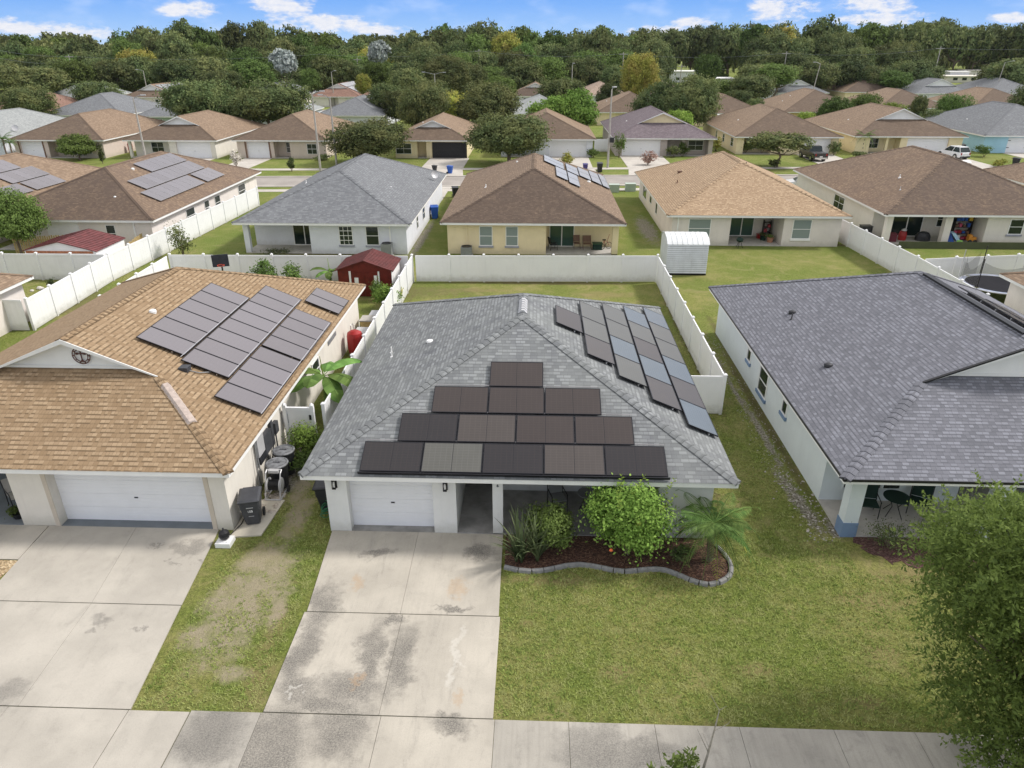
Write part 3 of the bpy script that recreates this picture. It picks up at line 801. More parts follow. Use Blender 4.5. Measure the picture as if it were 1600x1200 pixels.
def tree(kind, x, y, r, h, label, mat=L_OAK, group=None, name='tree', seed=0, res=1, trunk=None, bare=.22, cat='tree', rot=None, leaf=None, n=None):
    """kind key shares crown meshes; r crown radius, h total height"""
    key = (kind, mat.name, seed % 4, res)
    if key not in PROTO:
        nc, per, lf = {0: (300, 16, .066), 1: (560, 20, .044), 2: (900, 26, .031)}[res]
        # unit crown: radius 1, total height 1 (z scaled)
        cm = crown_mesh('crown', 11 + seed % 4 * 7 + res, 1, .72, .72, nc, per, leaf or lf, mat, spread=.085, shell=.55, lumps=(9, 12, 14)[res])
        tb = trunk_mb(.045, .5, .5, 1.0, seed % 4)
        PROTO[key] = [cm, tb, None]
    cm, tb, tm = PROTO[key]
    t = thing(name, label, cat, (x, y, 0), group)
    t.rotation_euler[2] = rot if rot is not None else (x * 1.7 + y * 2.3) % 6.28
    c = bpy.data.objects.new('crown', cm); C.objects.link(c); c.parent = t
    b0 = max(h * bare, h - 2.5 * r); c.location = (0, 0, b0); c.scale = (r * 1.1, r * 1.1, (h - b0) / 1.40)
    if tm is None:
        o = tb.build('trunk', BARK, None); PROTO[key][2] = o.data; o.parent = t
    else: o = bpy.data.objects.new('trunk', tm); C.objects.link(o); o.parent = t
    o.location = (0, 0, 0); o.scale = (r, r, h)
    return t


def bush(x, y, r, h, label, mat=L_MID, leaf=.05, n=120, per=22, seed=3, name='bush', cat='bush', group=None, spread=.16, lumps=6, asp=.55):
    t = thing(name, label, cat, (x, y, 0), group)
    me = crown_mesh('foliage', seed, r, h * .5, h * .5, n, per, leaf, mat, spread=spread, shell=.3, lumps=lumps, asp=asp)
    c = bpy.data.objects.new('foliage', me); C.objects.link(c); c.parent = t
    g = random.Random(seed); mb = MB()
    for i in range(5):
        a = i * 1.3; mb.tube([(g.uniform(-.05, .05), g.uniform(-.05, .05), 0), (math.cos(a) * r * .3, math.sin(a) * r * .3, h * .35), (math.cos(a) * r * .6, math.sin(a) * r * .6, h * .7)], [.025, .018, .006], 5)
    o = mb.build('stem', BARK, None); o.parent = t; o.location = (0, 0, 0)
    return t


def frond_mesh(mb, base, d, length, droop, width, n=14, leaflets=True, up0=.6, twist=0.0):
    """a pinnate frond: rachis plus thin leaflets"""
    d = Vector(d).normalized(); side = d.cross(Vector((0, 0, 1))).normalized(); base = Vector(base)
    pts = []
    for i in range(n + 1):
        t = i / n; pts.append(base + d * (length * t * (1 - .15 * t)) + Vector((0, 0, length * (up0 * t - droop * t * t))))
    mb.cur = 0
    mb.tube(pts, [.018 * (1 - .8 * i / n) * max(1, length / 1.5) for i in range(n + 1)], 4)
    if leaflets:
        for i in range(2, int(n * 2.4)):
            t = i / int(n * 2.4); p = pts[min(n, int(t * n))].lerp(pts[min(n, int(t * n) + 1)], t * n - int(t * n))
            lw = width * math.sin(min(1, t * 1.15 + .12) * math.pi) ** .6 if t < .95 else width * .3
            for s in (1, -1):
                q = p + side * s * lw * .8 + d * lw * .45 + Vector((0, 0, -lw * .3)); m = p.lerp(q, .5) + Vector((0, 0, lw * .08)); e = d * max(length / n / 3 * .5, .017)
                mb.face([p - e, m - e * .9, q, m + e * .9])


def palm(x, y, h, r, label, nf=22, seed=1, name='palm_tree', mat=L_PALM, dead=0, leafw=.28, group=None):
    t = thing(name, label, 'palm', (x, y, 0), group); g = random.Random(seed)
    tb = MB(); n = 9
    tb.tube([(x + .03 * math.sin(i), y, h * i / n - .05) for i in range(n + 1)], [.10 + (.02 if i % 2 else 0) for i in range(n + 1)], 9); tb.build('trunk', BARK, t)
    for i in range(nf):
        a = i * 2.399; k = i / nf; mb = MB()
        frond_mesh(mb, (x, y, h - .05), (math.cos(a), math.sin(a), 0), r * g.uniform(.85, 1.08), .55 + .75 * k, leafw * r, up0=.95 - .95 * k)
        mb.build('frond', (L_YEL if i >= nf - dead else mat), t)
    return t
# ================================================================ THE SETTING
struct('ground', MB().face([(-1500, -300, 0), (1500, -300, 0), (1500, 2600, 0), (-1500, 2600, 0)]), GRASS)


def slabs(name, m, rects, z=.035, gap=.007, bed=True):
    """concrete slabs with open joints on a dark bed; rects are lists of (x0,x1,y0,y1) or ccw polygons"""
    mb = MB(); bb = MB()
    for q in rects:
        if len(q) == 4 and not hasattr(q[0], '__len__'):
            x0, x1, y0, y1 = q; poly = [(x0, y0), (x1, y0), (x1, y1), (x0, y1)]
        else: poly = list(q)
        cx = sum(p[0] for p in poly) / len(poly); cy = sum(p[1] for p in poly) / len(poly)
        ins = []
        for x, y in poly:
            d = math.hypot(x - cx, y - cy); ins.append((x + (cx - x) * gap / d, y + (cy - y) * gap / d))
        mb.prism(ins, -.02, z)
    return struct(name, mb, m)


# sidewalk at the front: joints taken from the photograph
jx = [-21, -18.4, -15.6, -12.62, -9.65, -8.14, -6.44, -3.52, -.82, .93, 2.95, 4.93, 7.12, 8.98, 11, 13, 15, 17, 19, 21]
slabs('sidewalk', SIDEW, [(a, b, 9.9, 11.76) for a, b in zip(jx, jx[1:]) if not (-3.6 < a < -1 or -21 <= a < -9.7 or a in (-9.65, -6.44))])
slabs('driveway', DRIVE, [(-6.4, -3.60, 11.78, 15.12), (-3.60, -.86, 11.78, 15.12), [(-6.34, 15.14), (-3.68, 15.14), (-3.74, 18.85), (-6.60, 18.85)], [(-3.68, 15.14), (-.90, 15.14), (-.95, 18.85), (-3.74, 18.85)], (-6.44, -3.54, 9.3, 11.76), (-3.54, -.82, 9.3, 11.76)])
slabs('neighbour_driveway', DRIVE_L, [[(-12.40, 11.74), (-9.62, 11.74), (-10.0, 15.24), (-12.62, 15.24)], [(-12.62, 15.26), (-10.0, 15.26), (-10.36, 18.78), (-13.15, 18.78)],
      [(-15.6, 11.74), (-12.40, 11.74), (-12.62, 15.24), (-15.4, 15.24)], [(-15.85, 15.26), (-12.62, 15.26), (-13.15, 18.78), (-16.1, 18.78)],
      [(-19.6, 11.74), (-15.6, 11.74), (-15.4, 15.24), (-19.6, 15.24)], [(-19.6, 17.05), (-16.0, 17.05), (-16.12, 18.78), (-19.6, 18.78)], (-19.6, -16.7, 8.9, 11.72), (-16.7, -12.62, 8.9, 11.72), (-12.62, -9.66, 8.9, 11.72), (-9.65, -8.16, 9.9, 11.72), (-19.6, -15.88, 15.3, 15.95)])
struct('stone_bed', MB().prism([(-19, 16.0), (-16.05, 16.0), (-15.9, 17.0), (-19, 17.02)], 0, .03), CHIPS)
slabs('side_slab', plain('pale_slab', (.52, .48, .40), .85, .05, 2), [[(-9.84, 18.35), (-8.85, 18.5), (-8.72, 20.5), (-9.84, 20.5)]], .05)
# planting bed
bed = [(-.83, 17.25), (-.4, 17.12), (0, 17.08), (.35, 17.14), (.67, 17.24), (1.05, 17.38), (1.47, 17.45), (1.85, 17.40), (2.15, 17.32), (2.5, 17.22), (2.82, 17.18), (3.2, 17.23), (3.51, 17.29), (3.8, 17.32), (4.1, 17.28), (4.45, 17.08), (4.75, 16.87), (5.0, 16.74), (5.25, 16.68), (5.55, 16.76), (5.8, 16.93), (5.98, 17.15), (6.08, 17.45), (6.08, 17.75), (6.0, 18.1), (5.85, 18.45)]
struct('mulch_bed', MB().prism(bed + [(5.6, 18.84), (-.85, 18.84)], 0, .045), MULCH)
et = thing('bed_edging', 'curving grey concrete edging blocks around the mulch bed', 'edging', (2.6, 17.2, 0))
for a, b in zip(bed[::1], bed[1:]):
    a = Vector((*a, 0)); b = Vector((*b, 0)); d = (b - a); L = d.length; d /= L; s = Vector((d.y, -d.x, 0))
    mb = MB(); o = a + d * .012
    A = [o + s * .12, o - s * .02, o - s * .02 + Vector((0, 0, .10)), o + s * .03 + Vector((0, 0, .125)), o + s * .10 + Vector((0, 0, .09))]
    mb.ring([A, [p + d * (L - .015) for p in A]]); mb.build('edging_block', KERBM, et)
struct('mulch_patch', MB().prism([(10.6 - .12, 19.13)] + [(12.45 - 2.0 * math.cos(t_ / 30 * math.pi) * (1 + .07 * math.sin(t_ * 2.3)), 19.1 - 1.45 * math.sin(t_ / 30 * math.pi) ** .8 * (1 + .12 * math.sin(t_ * 1.7) + .07 * math.sin(t_ * 4.1))) for t_ in range(1, 30)] + [(14.45, 19.13)], 0, .012), MULCH2)

# far street, verges and walks
sl = .055
def yy(x, y): return y + sl * x
def band(name, x0, x1, ya, yb, z, m):
    mb = MB(); n = 16
    for i in range(n):
        a = x0 + (x1 - x0) * i / n; b = x0 + (x1 - x0) * (i + 1) / n
        mb.prism([(a, yy(a, ya)), (b, yy(b, ya)), (b, yy(b, yb)), (a, yy(a, yb))], -.02, z)
    return struct(name, mb, m)
band('road', -160, 160, 82.9, 89.2, .004, ROADM)
band('kerb', -160, 160, 82.5, 82.9, .09, PAVE_F); band('kerb', -160, 160, 89.2, 89.6, .09, PAVE_F)
band('sidewalk', -160, 160, 79.6, 81.0, .03, PAVE_F); band('sidewalk', -160, 160, 94.3, 95.8, .03, PAVE_F)
band('road', -220, 220, 183, 189, .004, ROADM); band('sidewalk', -220, 220, 179.5, 181, .03, PAVE_F)

# ================================================================ HOUSES
# --- the grey house in the middle
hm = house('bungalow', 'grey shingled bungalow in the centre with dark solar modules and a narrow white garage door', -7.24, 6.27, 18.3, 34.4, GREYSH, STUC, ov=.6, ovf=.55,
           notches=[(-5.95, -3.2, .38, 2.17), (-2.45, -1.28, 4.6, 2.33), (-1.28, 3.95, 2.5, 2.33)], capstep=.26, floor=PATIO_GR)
roofm = [c for c in hm.children if c.name.startswith('roof')][0]
g = garage(hm, 18.85 + .38, -5.95, -3.2, 2.17)
column(hm, -1.28, -.95, 18.83, 19.13, 2.345, STUC)
window(hm, 'S', 21.35, .2, 1.5, .7, 2.0, (2, 2), sill=GREY_SILL); window(hm, 'S', 21.35, 2.4, 3.5, .7, 2.0, (1, 2), sill=GREY_SILL)
MB().box(-2.2, -1.4, 23.40, 23.448, .07, 2.1).build('door', BROWN_P, hm)
for x in (-6.32, -2.78):     # carriage lamps
    l = MB().box(x - .075, x + .075, 18.83, 18.85, 1.72, 2.10).box(x - .06, x + .06, 18.70, 18.83, 2.04, 2.08).box(x - .06, x + .06, 18.70, 18.83, 1.74, 1.77).box(x - .06, x - .045, 18.70, 18.715, 1.77, 2.04).box(x + .045, x + .06, 18.70, 18.715, 1.77, 2.04).build('wall_lamp', BLACK_M, hm)
    MB().lathe((x, 18.77, 1.79), [(.03, 0), (.04, .1), (.02, .2)], 8).build('bulb', WHITE, l)


def solidify(o):
    me = bpy.data.meshes.new_from_object(o); n = bpy.data.objects.new(o.name, me); C.objects.link(n)
    n.parent = o.parent; n.location = o.location; n.rotation_euler = o.rotation_euler; nm = o.name; bpy.data.objects.remove(o); n.name = nm
    return n


def number(par, txt, x, y, z, size=.14, col=None, step=.17):
    for i, ch in enumerate(txt):
        cu = bpy.data.curves.new('digit', 'FONT'); cu.body = ch; cu.size = size; cu.extrude = .008; cu.align_x = 'CENTER'
        o = bpy.data.objects.new('house_number', cu); C.objects.link(o); cu.materials.append(col or BLACK_M)
        o.parent = par; o.location = Vector((x, y, z - i * step)) - wloc(par); o.rotation_euler = (R(90), 0, 0); solidify(o)
number(hm, '316', -1.115, 18.82, 2.22)
q = math.hypot(1, .425)
US = Vector((0, 1, .425)) / q            # up the front slope
def front_row(xs, w, yb, ms):
    for i, m in enumerate(ms):
        panel(hm, (xs + w * i, yb, 2.5 + .425 * (yb - 18.3)), (1, 0, 0), US, w, 1.155, m, PFRAME, mid=True)
dD, dB, dM, dG = PAN_D, PAN_B, PAN_M, PAN_G
front_row(-5.36, 1.895, 18.42, [dD, dG, dD, dM, dD]); front_row(-4.34, 1.885, 19.50, [dD, dM, dB, dB]); front_row(-3.39, 1.87, 20.60, [dB, dB, dB]); front_row(-1.54, 1.85, 21.68, [dB])
rail = MB(); rail.obox((-5.40, 18.36, 2.5 + .425 * .06 + .04), (1, 0, 0), US, (0, -.39, .92), 9.56, .03, .10); rail.build('array_skirt', PFRAME, roofm)
for yb, xa, xb in ((19.50, -5.36, 4.1), (20.60, -4.3, 3.2), (21.68, -3.39, 2.2)):
    MB().obox((xa, yb - .012, 2.5 + .425 * (yb - 18.3) + .115), (1, 0, 0), US, (0, -.39, .92), xb - xa, .02, .02).build('array_rail', PFRAME_S, roofm)
UR = Vector((-1, 0, .425)) / q
def right_row(xl, xr, ys, ms, host=hm, xe=6.27, fr=PFRAME, y_shift=-.22, x_shift=-.04, m_half=False):
    for (ya, yb), m in zip(zip(ys, ys[1:]), ms):
        xr2 = xr + x_shift; z = 2.5 + .425 * (xe - xr2)
        panel(host, (xr2, ya + y_shift, z), (0, 1, 0), UR, (yb - ya), (xr - xl) * q, m, fr, mid=m_half)
right_row(.78, 1.82, [25.68, 27.67], [dB]); right_row(1.86, 2.9, [23.75, 25.7, 27.66, 29.6], [dM, PAN_G, PAN_G])
right_row(2.94, 3.98, [22.9, 24.87, 26.8, 28.75, 30.7], [PAN_G, PAN_S, PAN_G, PAN_G]); right_row(4.02, 5.08, [22.0, 24.0, 25.95, 27.85, 29.75, 31.65], [dM, PAN_S, dM, PAN_G, PAN_S])
right_row(5.12, 6.18, [21.1, 23.05, 25.02, 27.0, 28.95, 30.9, 32.85], [PAN_S, dM, PAN_S, PAN_G, PAN_G, PAN_S])
roof_vent(roofm, (-4.2, 26.2, 3.79), WHITE, .13, .17); roof_vent(roofm, (-5.9, 26.75, 3.06), WHITE, .05, .2, 'pipe'); roof_vent(roofm, (-5.78, 26.2, 3.11), WHITE, .05, .2, 'pipe')
wc = MB()
for i in range(6):
    y = 25.35 + i * .26; wc.hexa([(-.485 - .17, y, 5.34), (-.485 + .17, y, 5.34), (-.485 + .17, y + .29, 5.32), (-.485 - .17, y + .29, 5.32), (-.485 - .05, y, 5.47), (-.485 + .05, y, 5.47), (-.485 + .05, y + .29, 5.435), (-.485 - .05, y + .29, 5.435)])
wc.build('ridge_vent', LGREY_M, roofm)

# --- tan neighbour on the left
hl = house('bungalow', 'tan shingled house at the left with wide white garage door and mauve solar modules', -23.1, -9.42, 18.34, 37.6, TANSH, STUC_CREAM, ov=.45, ovf=.45,
           notches=[(-22.65, -16.97, 3.0, 2.33), (-15.7, -10.55, .42, 2.17)], gable=4.02, capstep=.27, floor=PATIO_BL, gface=WHITE)
roofl = [c for c in hl.children if c.name.startswith('roof')][0]
garage(hl, 18.79 + .42, -15.7, -10.55, 2.17)
MB().box(-15.85, -15.7, 18.77, 18.79, 0, 2.3).build('garage_trim', TAN_TRIM, hl); MB().box(-10.55, -10.4, 18.77, 18.79, 0, 2.3).build('garage_trim', TAN_TRIM, hl)
LX = lambda x: 2.5 + .425 * (-9.42 - x)
def lrow(xl, xr, ys):
    for ya, yb in zip(ys, ys[1:]): panel(hl, (xr + .05, ya - .16, LX(xr + .05)), (0, 1, 0), UR, yb - ya, (xr - xl) * q, PAN_L, PFRAME)
ar = lambda a, b, n: [a + (b - a) * i / n for i in range(n + 1)]
for xq, ya, yb in ((-12.99, 23.6, 30.3), (-11.30, 23.5, 32.1), (-9.63, 21.95, 31.0)):
    MB().obox((xq, ya - .1, LX(xq) + .135), (0, 1, 0), UR, (.39, 0, .92), yb - ya, .022, .02).build('array_rail', ALU, roofl)
lrow(-14.72, -13.04, ar(23.85, 30.45, 6)); lrow(-13.02, -11.34, ar(23.47, 32.4, 8)); lrow(-11.32, -9.66, ar(26.72, 31.2, 4)); lrow(-11.32, -9.68, ar(22.02, 26.6, 4)); lrow(-11.25, -9.63, ar(32.42, 34.47, 2))
roof_vent(roofl, (-15.16, 26.1, 4.94), WHITE, .13, .2)
roof_vent(roofl, (-12.66, 23.0, 3.87), PLASTIC2, .15, .14, 'box')
MB().tube([(-12.5, 23.0, 3.85), (-12.2, 23.05, 3.74), (-11.9, 23.4, 3.62)], .02, 6).build('conduit', GREY_M, roofl)
wc = MB()   # pale patched stretch of the front hip
for i in range(13):
    d = 3.30 - i * .115; p = Vector((-9.42 - d, 18.34 + d, 2.5 + .425 * d)); s = Vector((1, 1, 0)).normalized() * .17
    dd = Vector((1, -1, -.425)).normalized() * .17
    wc.hexa([p - s + Vector((0, 0, -.03)), p + s + Vector((0, 0, -.03)), p + s + dd + Vector((0, 0, -.03)), p - s + dd + Vector((0, 0, -.03)), p - s * .5 + Vector((0, 0, .085)), p + s * .5 + Vector((0, 0, .085)), p + s * .5 + dd + Vector((0, 0, .07)), p - s * .5 + dd + Vector((0, 0, .07))])
wc.build('ridge_patch', plain('pale_patch', (.42, .35, .31), .9, .15, 8), roofl)
# round iron ornament on the gable
om = MB(); ox, oz, oy = -15.85, 4.70, 22.27
def rg(r, t): om.tube([(ox + r * math.cos(k * math.pi / 14), oy, oz + r * math.sin(k * math.pi / 14)) for k in range(29)], t, 5, False)
rg(.31, .018); rg(.235, .015)
for k in range(10):
    a = k * math.pi / 5; om.tube([(ox + .235 * math.cos(a), oy, oz + .235 * math.sin(a)), (ox + .31 * math.cos(a), oy, oz + .31 * math.sin(a))], .022, 4)
om.tube([(ox, oy, oz - .23), (ox, oy, oz + .2)], .022, 5); om.tube([(ox - .15, oy, oz + .07), (ox + .15, oy, oz + .07)], .022, 5)
for e in ((ox, oz - .2), (ox, oz + .18), (ox - .14, oz + .07), (ox + .14, oz + .07)): om.box(e[0] - .04, e[0] + .04, oy - .012, oy + .012, e[1] - .035, e[1] + .035)
om.build('iron_ornament', plain('rusty_iron', (.10, .04, .035), .7, .2), roofl)
for y0, y1, z0, z1 in ((28.3, 29.3, .75, 1.75),): window(hl, 'E', -9.87, y0, y1, z0, z1, (1, 2), sill=None)
MB().box(-9.868, -9.83, 31.0, 32.4, 1.55, 1.75).build('wall_vent', GREY_M, hl)
mt = MB(); mt.box(-9.868, -9.70, 21.9, 22.6, 1.0, 1.75).box(-9.868, -9.75, 22.75, 22.95, .9, 1.9).box(-9.868, -9.72, 23.1, 23.4, 1.2, 1.65); mt.tube([(-9.8, 22.2, 1.0), (-9.8, 22.2, .1)], .03, 6); mt.tube([(-9.8, 23.2, 1.2), (-9.8, 23.2, .1)], .03, 6); mt.tube([(-9.8, 22.85, .9), (-9.78, 22.5, .5), (-9.8, 22.3, .1)], .025, 6)
mt.build('electric_meter', PLASTIC2, hl)
MB().lathe((-9.72, 24.3, 1.1), [(.02, 0), (.2, .02), (.2, .4), (.15, .5), (.02, .52)], 12).build('meter_dial', LGREY_M, hl)

# --- slate grey neighbour on the right
hr = house('bungalow', 'slate grey shingled house at the right with pale mint walls and black drip edge', 9.5, 24.0, 18.65, 37.9, GREYSH_L, STUC_MINT, ov=.55, ovf=.5,
           notches=[(10.05, 14.75, 2.0, 2.33), (14.75, 17.6, 4.2, 2.33), (18.2, 23.1, .4, 2.17)], gable=4.08, capstep=.26, drip=DRIP, floor=PATIO)
roofr = [c for c in hr.children if c.name.startswith('roof')][0]
column(hr, 10.06, 10.52, 19.14, 19.58, 2.345, STUC_MINT, BLUE_TRIM); column(hr, 14.62, 15.1, 19.14, 19.58, 2.345, STUC_MINT)
garage(hr, 19.15 + .4, 18.2, 23.1, 2.17)
window(hr, 'S', 21.15, 10.75, 12.1, .55, 1.95, (2, 3), frame=STUC_MINT); window(hr, 'S', 21.15, 12.1, 12.75, .55, 1.95, (1, 3), frame=STUC_MINT)
MB().box(13.85, 13.97, 21.11, 21.148, 1.45, 1.72).build('wall_plate', GREY_M, hr)
number(hr, '312', 14.87, 19.12, 2.20, .17, None, .2)
for y0, y1, z0, z1, gd in ((27.9, 29.1, .55, 1.75, (1, 2)), (25.3, 25.9, 1.1, 1.7, (1, 1)), (30.6, 31.2, 1.1, 1.7, (1, 1))): window(hr, 'W', 10.05, y0, y1, z0, z1, gd, sill=BLUE_TRIM)
for p, kd in (((11.73, 31.1, 3.45), 'dome'), ((11.36, 25.5, 3.29), 'dome')): roof_vent(roofr, p, PLASTIC, .15, .2, kd)
roof_vent(roofr, (11.52, 30.5, 3.36), PLASTIC, .05, .2, 'pipe')
rv = MB(); rv.box(16.75 - .12, 16.75 + .12, 23.2, 30.2, 5.50, 5.64); rv.build('ridge_vent', DRIP, roofr)
for y in ar(24, 30.2, 6)[:-1]: panel(hr, (18.2, y, 2.5 + .425 * (24 - 18.2)), (1, 0, -.425), (0, 1, 0), 1.1, 1.02, PAN_D, PFRAME); panel(hr, (19.5, y, 2.5 + .425 * (24 - 19.5)), (1, 0, -.425), (0, 1, 0), 1.1, 1.02, PAN_D, PFRAME)

# --- corners of two more houses of the front row
h1 = house('bungalow', 'corner of a brown roofed porch at the left edge beyond the white fence', -43, -28.9, 21, 38.6, BROWNSH3, STUC_WARM, capstep=0)
h1w = [c for c in h1.children if c.name.startswith('wall')][0]
h2 = house('bungalow', 'brown roofed corner of a cream house at the right edge beside the trampoline', 26.9, 40, 20, 41.0, BROWNSH3, STUC_WARM)

# --- second row, seen from behind
AC = []
b1 = house('bungalow', 'brown roofed house behind the long fence with a mauve solar array over its right slope', -42.6, -29.0, 52.75, 76, BROWNSH2, STUC_WARM, notches=[(-42.1, -38.1, 2.4, 2.33)], beam=False, capstep=0)
window(b1, 'S', 53.25, -33.1, -32.35, .7, 2.05, (1, 2), sill=GREY_SILL)
MB().box(-37.7, -35.2, 53.19, 53.248, .05, 2.25).build('shutter_panel', WHITE, b1)
MB().box(-30.9, -30.8, 53.17, 53.248, .05, 2.33).build('downspout', WHITE, b1)
for a, b in ((59.0, 60.6), (62.6, 63.6), (64.8, 66.0), (70.4, 72.2)): window(b1, 'E', -29.5, a, b, .75, 2.0, (1, 2))
def brow(host, xe, xl, xr, ys, m, fr=PFRAME_S, sh=-.16):
    for ya, yb in zip(ys, ys[1:]): panel(host, (xr, ya + sh, 2.5 + .425 * (xe - xr)), (0, 1, 0), UR, yb - ya, (xr - xl) * q, m, fr)
brow(b1, -29, -35.1, -33.55, ar(62.7, 69.5, 6), PAN_L); brow(b1, -29, -33.45, -31.95, ar(58.3, 69.5, 10), PAN_L); brow(b1, -29, -31.85, -30.3, ar(57.0, 65.4, 8), PAN_L); brow(b1, -29, -31.85, -30.3, ar(66.0, 69.9, 4), PAN_L)
r1 = [c for c in b1.children if c.name.startswith('roof')][0]
roof_vent(r1, (-34.6, 61.5, 4.9), WHITE, .13, .2); roof_vent(r1, (-33.2, 55.6, 3.7), WHITE, .09, .15)
b0 = house('bungalow', 'brown roofed house at the left edge with a pale solar array, partly out of view', -56, -42.9, 53.5, 75, BROWNSH3, STUC_WARM)
brow(b0, -42.9, -47.0, -45.4, ar(61.5, 66.7, 5), PAN_L); brow(b0, -42.9, -45.3, -43.9, ar(58, 61.8, 4), PAN_L); brow(b0, -42.9, -45.3, -43.9, ar(62.2, 66.5, 4), PAN_L); brow(b0, -42.9, -48.7, -47.1, ar(58.5, 65.5, 7), PAN_L)
b2 = house('bungalow', 'grey roofed house with white walls and an open corner patio behind the red shed', -22.85, -9.35, 52.3, 75.2, GREYSH_F, STUC_LAV, ov=.5, ovf=.75, notches=[(-22.35, -17.25, 2.3, 2.35)], capstep=.4)
column(b2, -22.35, -21.95, 53.04, 53.4, 2.345, STUC_LAV)
slider(b2, 53.05 + 2.3, -19.3, -17.5); window(b2, 'S', 53.05, -15.0, -13.95, .7, 2.15, (3, 4), sill=GREY_SILL); window(b2, 'S', 53.05, -12.95, -11.95, .7, 2.15, (1, 2), sill=GREY_SILL)
MB().box(-11.15, -11.05, 52.97, 53.048, .3, 2.33).build('downspout', WHITE, b2)
for a, b in ((57.8, 58.5), (61.1, 62.2)): window(b2, 'E', -9.85, a, b, .8, 1.9, (1, 2))
r2 = [c for c in b2.children if c.name.startswith('roof')][0]
dish(r2, (-9.9, 69.6, 2.72), .6); roof_vent(r2, (-19.9, 62, 3.75), WHITE, .07, .25, 'pipe'); roof_vent(r2, (-12.3, 60.5, 3.75), LGREY_M, .1, .12)
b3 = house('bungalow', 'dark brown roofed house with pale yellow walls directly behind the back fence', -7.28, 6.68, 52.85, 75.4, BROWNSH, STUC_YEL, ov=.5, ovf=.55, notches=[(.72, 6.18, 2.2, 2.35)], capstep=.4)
column(b3, 5.72, 6.18, 53.38, 53.8, 2.345, STUC_YEL)
slider(b3, 55.6, 1.0, 2.95, glass=GLASS_G); window(b3, 'S', 53.4, -4.35, -3.35, .65, 2.15, (1, 2), glass=GLASS_B, sill=GREY_SILL); window(b3, 'S', 53.4, -2.35, -1.4, .65, 2.15, (1, 2), glass=GLASS_B, sill=GREY_SILL)
MB().box(-5.35, -5.25, 53.32, 53.398, .05, 2.33).build('downspout', STUC_YEL, b3)
for xa, xb, ya, yb in ((.5, 2.35, 65.6, 69.4), (2.55, 3.7, 65.8, 70.2), (3.75, 4.85, 66.3, 71.5), (4.9, 5.85, 66.5, 72.6), (5.9, 6.6, 66.4, 73.2), (1.5, 2.5, 60.3, 65.3), (2.55, 3.5, 59.8, 65.3)): brow(b3, 6.68, xa, xb, ar(ya, yb, 2), PAN_W, PFRAME)
r3 = [c for c in b3.children if c.name.startswith('roof')][0]
roof_vent(r3, (-4.3, 60.5, 3.76), WHITE, .09, .25, 'pipe'); roof_vent(r3, (-1.9, 67.5, 4.78), WHITE, .09, .2); roof_vent(r3, (4.6, 65.5, 3.38), WHITE, .16, .2)
b4 = house('bungalow', 'orange tan roofed house with cream walls behind the white metal shed', 10.15, 24.45, 56.05, 77.0, ORSH, STUC_WARM, ov=.55, ovf=.5, notches=[(15.3, 19.45, 3.0, 2.35)], capstep=.4)
slider(b4, 59.55, 16.0, 18.0, glass=GLASS_G)
window(b4, 'S', 56.55, 12.0, 13.75, .6, 2.15, (1, 2), glass=GLASS_B, sill=WHITE); window(b4, 'S', 56.55, 20.15, 21.6, .6, 2.15, (1, 2), glass=GLASS_B, sill=WHITE)
MB().box(11.1, 11.2, 56.47, 56.548, .05, 2.33).build('downspout', WHITE, b4)
for a, b, c, d in ((71.0, 73.5, .7, 1.9), (67.5, 68.8, 1.0, 1.7), (64.0, 65, .8, 1.8)): window(b4, 'W', 10.7, a, b, c, d, (1, 1))
r4 = [c for c in b4.children if c.name.startswith('roof')][0]
roof_vent(r4, (13.2, 68.5, 3.78), BROWN_P, .17, .16, 'box'); roof_vent(r4, (12.4, 65.0, 3.44), BROWN_P, .1, .16, 'pipe'); roof_vent(r4, (15.4, 70, 4.7), LGREY_M, .06, .2, 'pipe'); roof_vent(r4, (17.8, 63.5, 5.2), PLASTIC, .08, .2, 'pipe')
b5 = house('bungalow', 'brown roofed house at the right with a cluttered two bay patio behind the trampoline', 27.3, 43.4, 56.9, 79.5, BROWNSH2, STUC_CREAM, ov=.5, ovf=.5, notches=[(27.8, 35.6, 2.5, 2.35)], capstep=.4)
column(b5, 27.8, 28.25, 57.39, 57.85, 2.345, STUC_CREAM); column(b5, 32.35, 32.9, 57.39, 57.9, 2.345, STUC_CREAM)
slider(b5, 59.9, 29.4, 31.9); window(b5, 'S', 59.9, 33.0, 34.3, .9, 2.1, (1, 2)); window(b5, 'S', 57.4, 37.35, 38.45, .9, 2.1, (1, 2), sill=GREY_SILL)
window(b5, 'W', 27.8, 66.0, 68.4, .8, 2.0, (2, 2))
r5 = [c for c in b5.children if c.name.startswith('roof')][0]
roof_vent(r5, (36.6, 64.3, 5.35), WHITE, .38, .32); roof_vent(r5, (31.2, 64, 4.2), WHITE, .08, .3, 'pipe'); roof_vent(r5, (30.0, 61, 3.7), LGREY_M, .05, .3, 'pipe'); dish(r5, (40.9, 62, 3.6), .3, .3)
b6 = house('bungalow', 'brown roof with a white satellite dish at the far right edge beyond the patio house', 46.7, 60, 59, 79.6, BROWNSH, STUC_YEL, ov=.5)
r6 = [c for c in b6.children if c.name.startswith('roof')][0]; dish(r6, (48.3, 69.5, 3.2), -.6, .4)

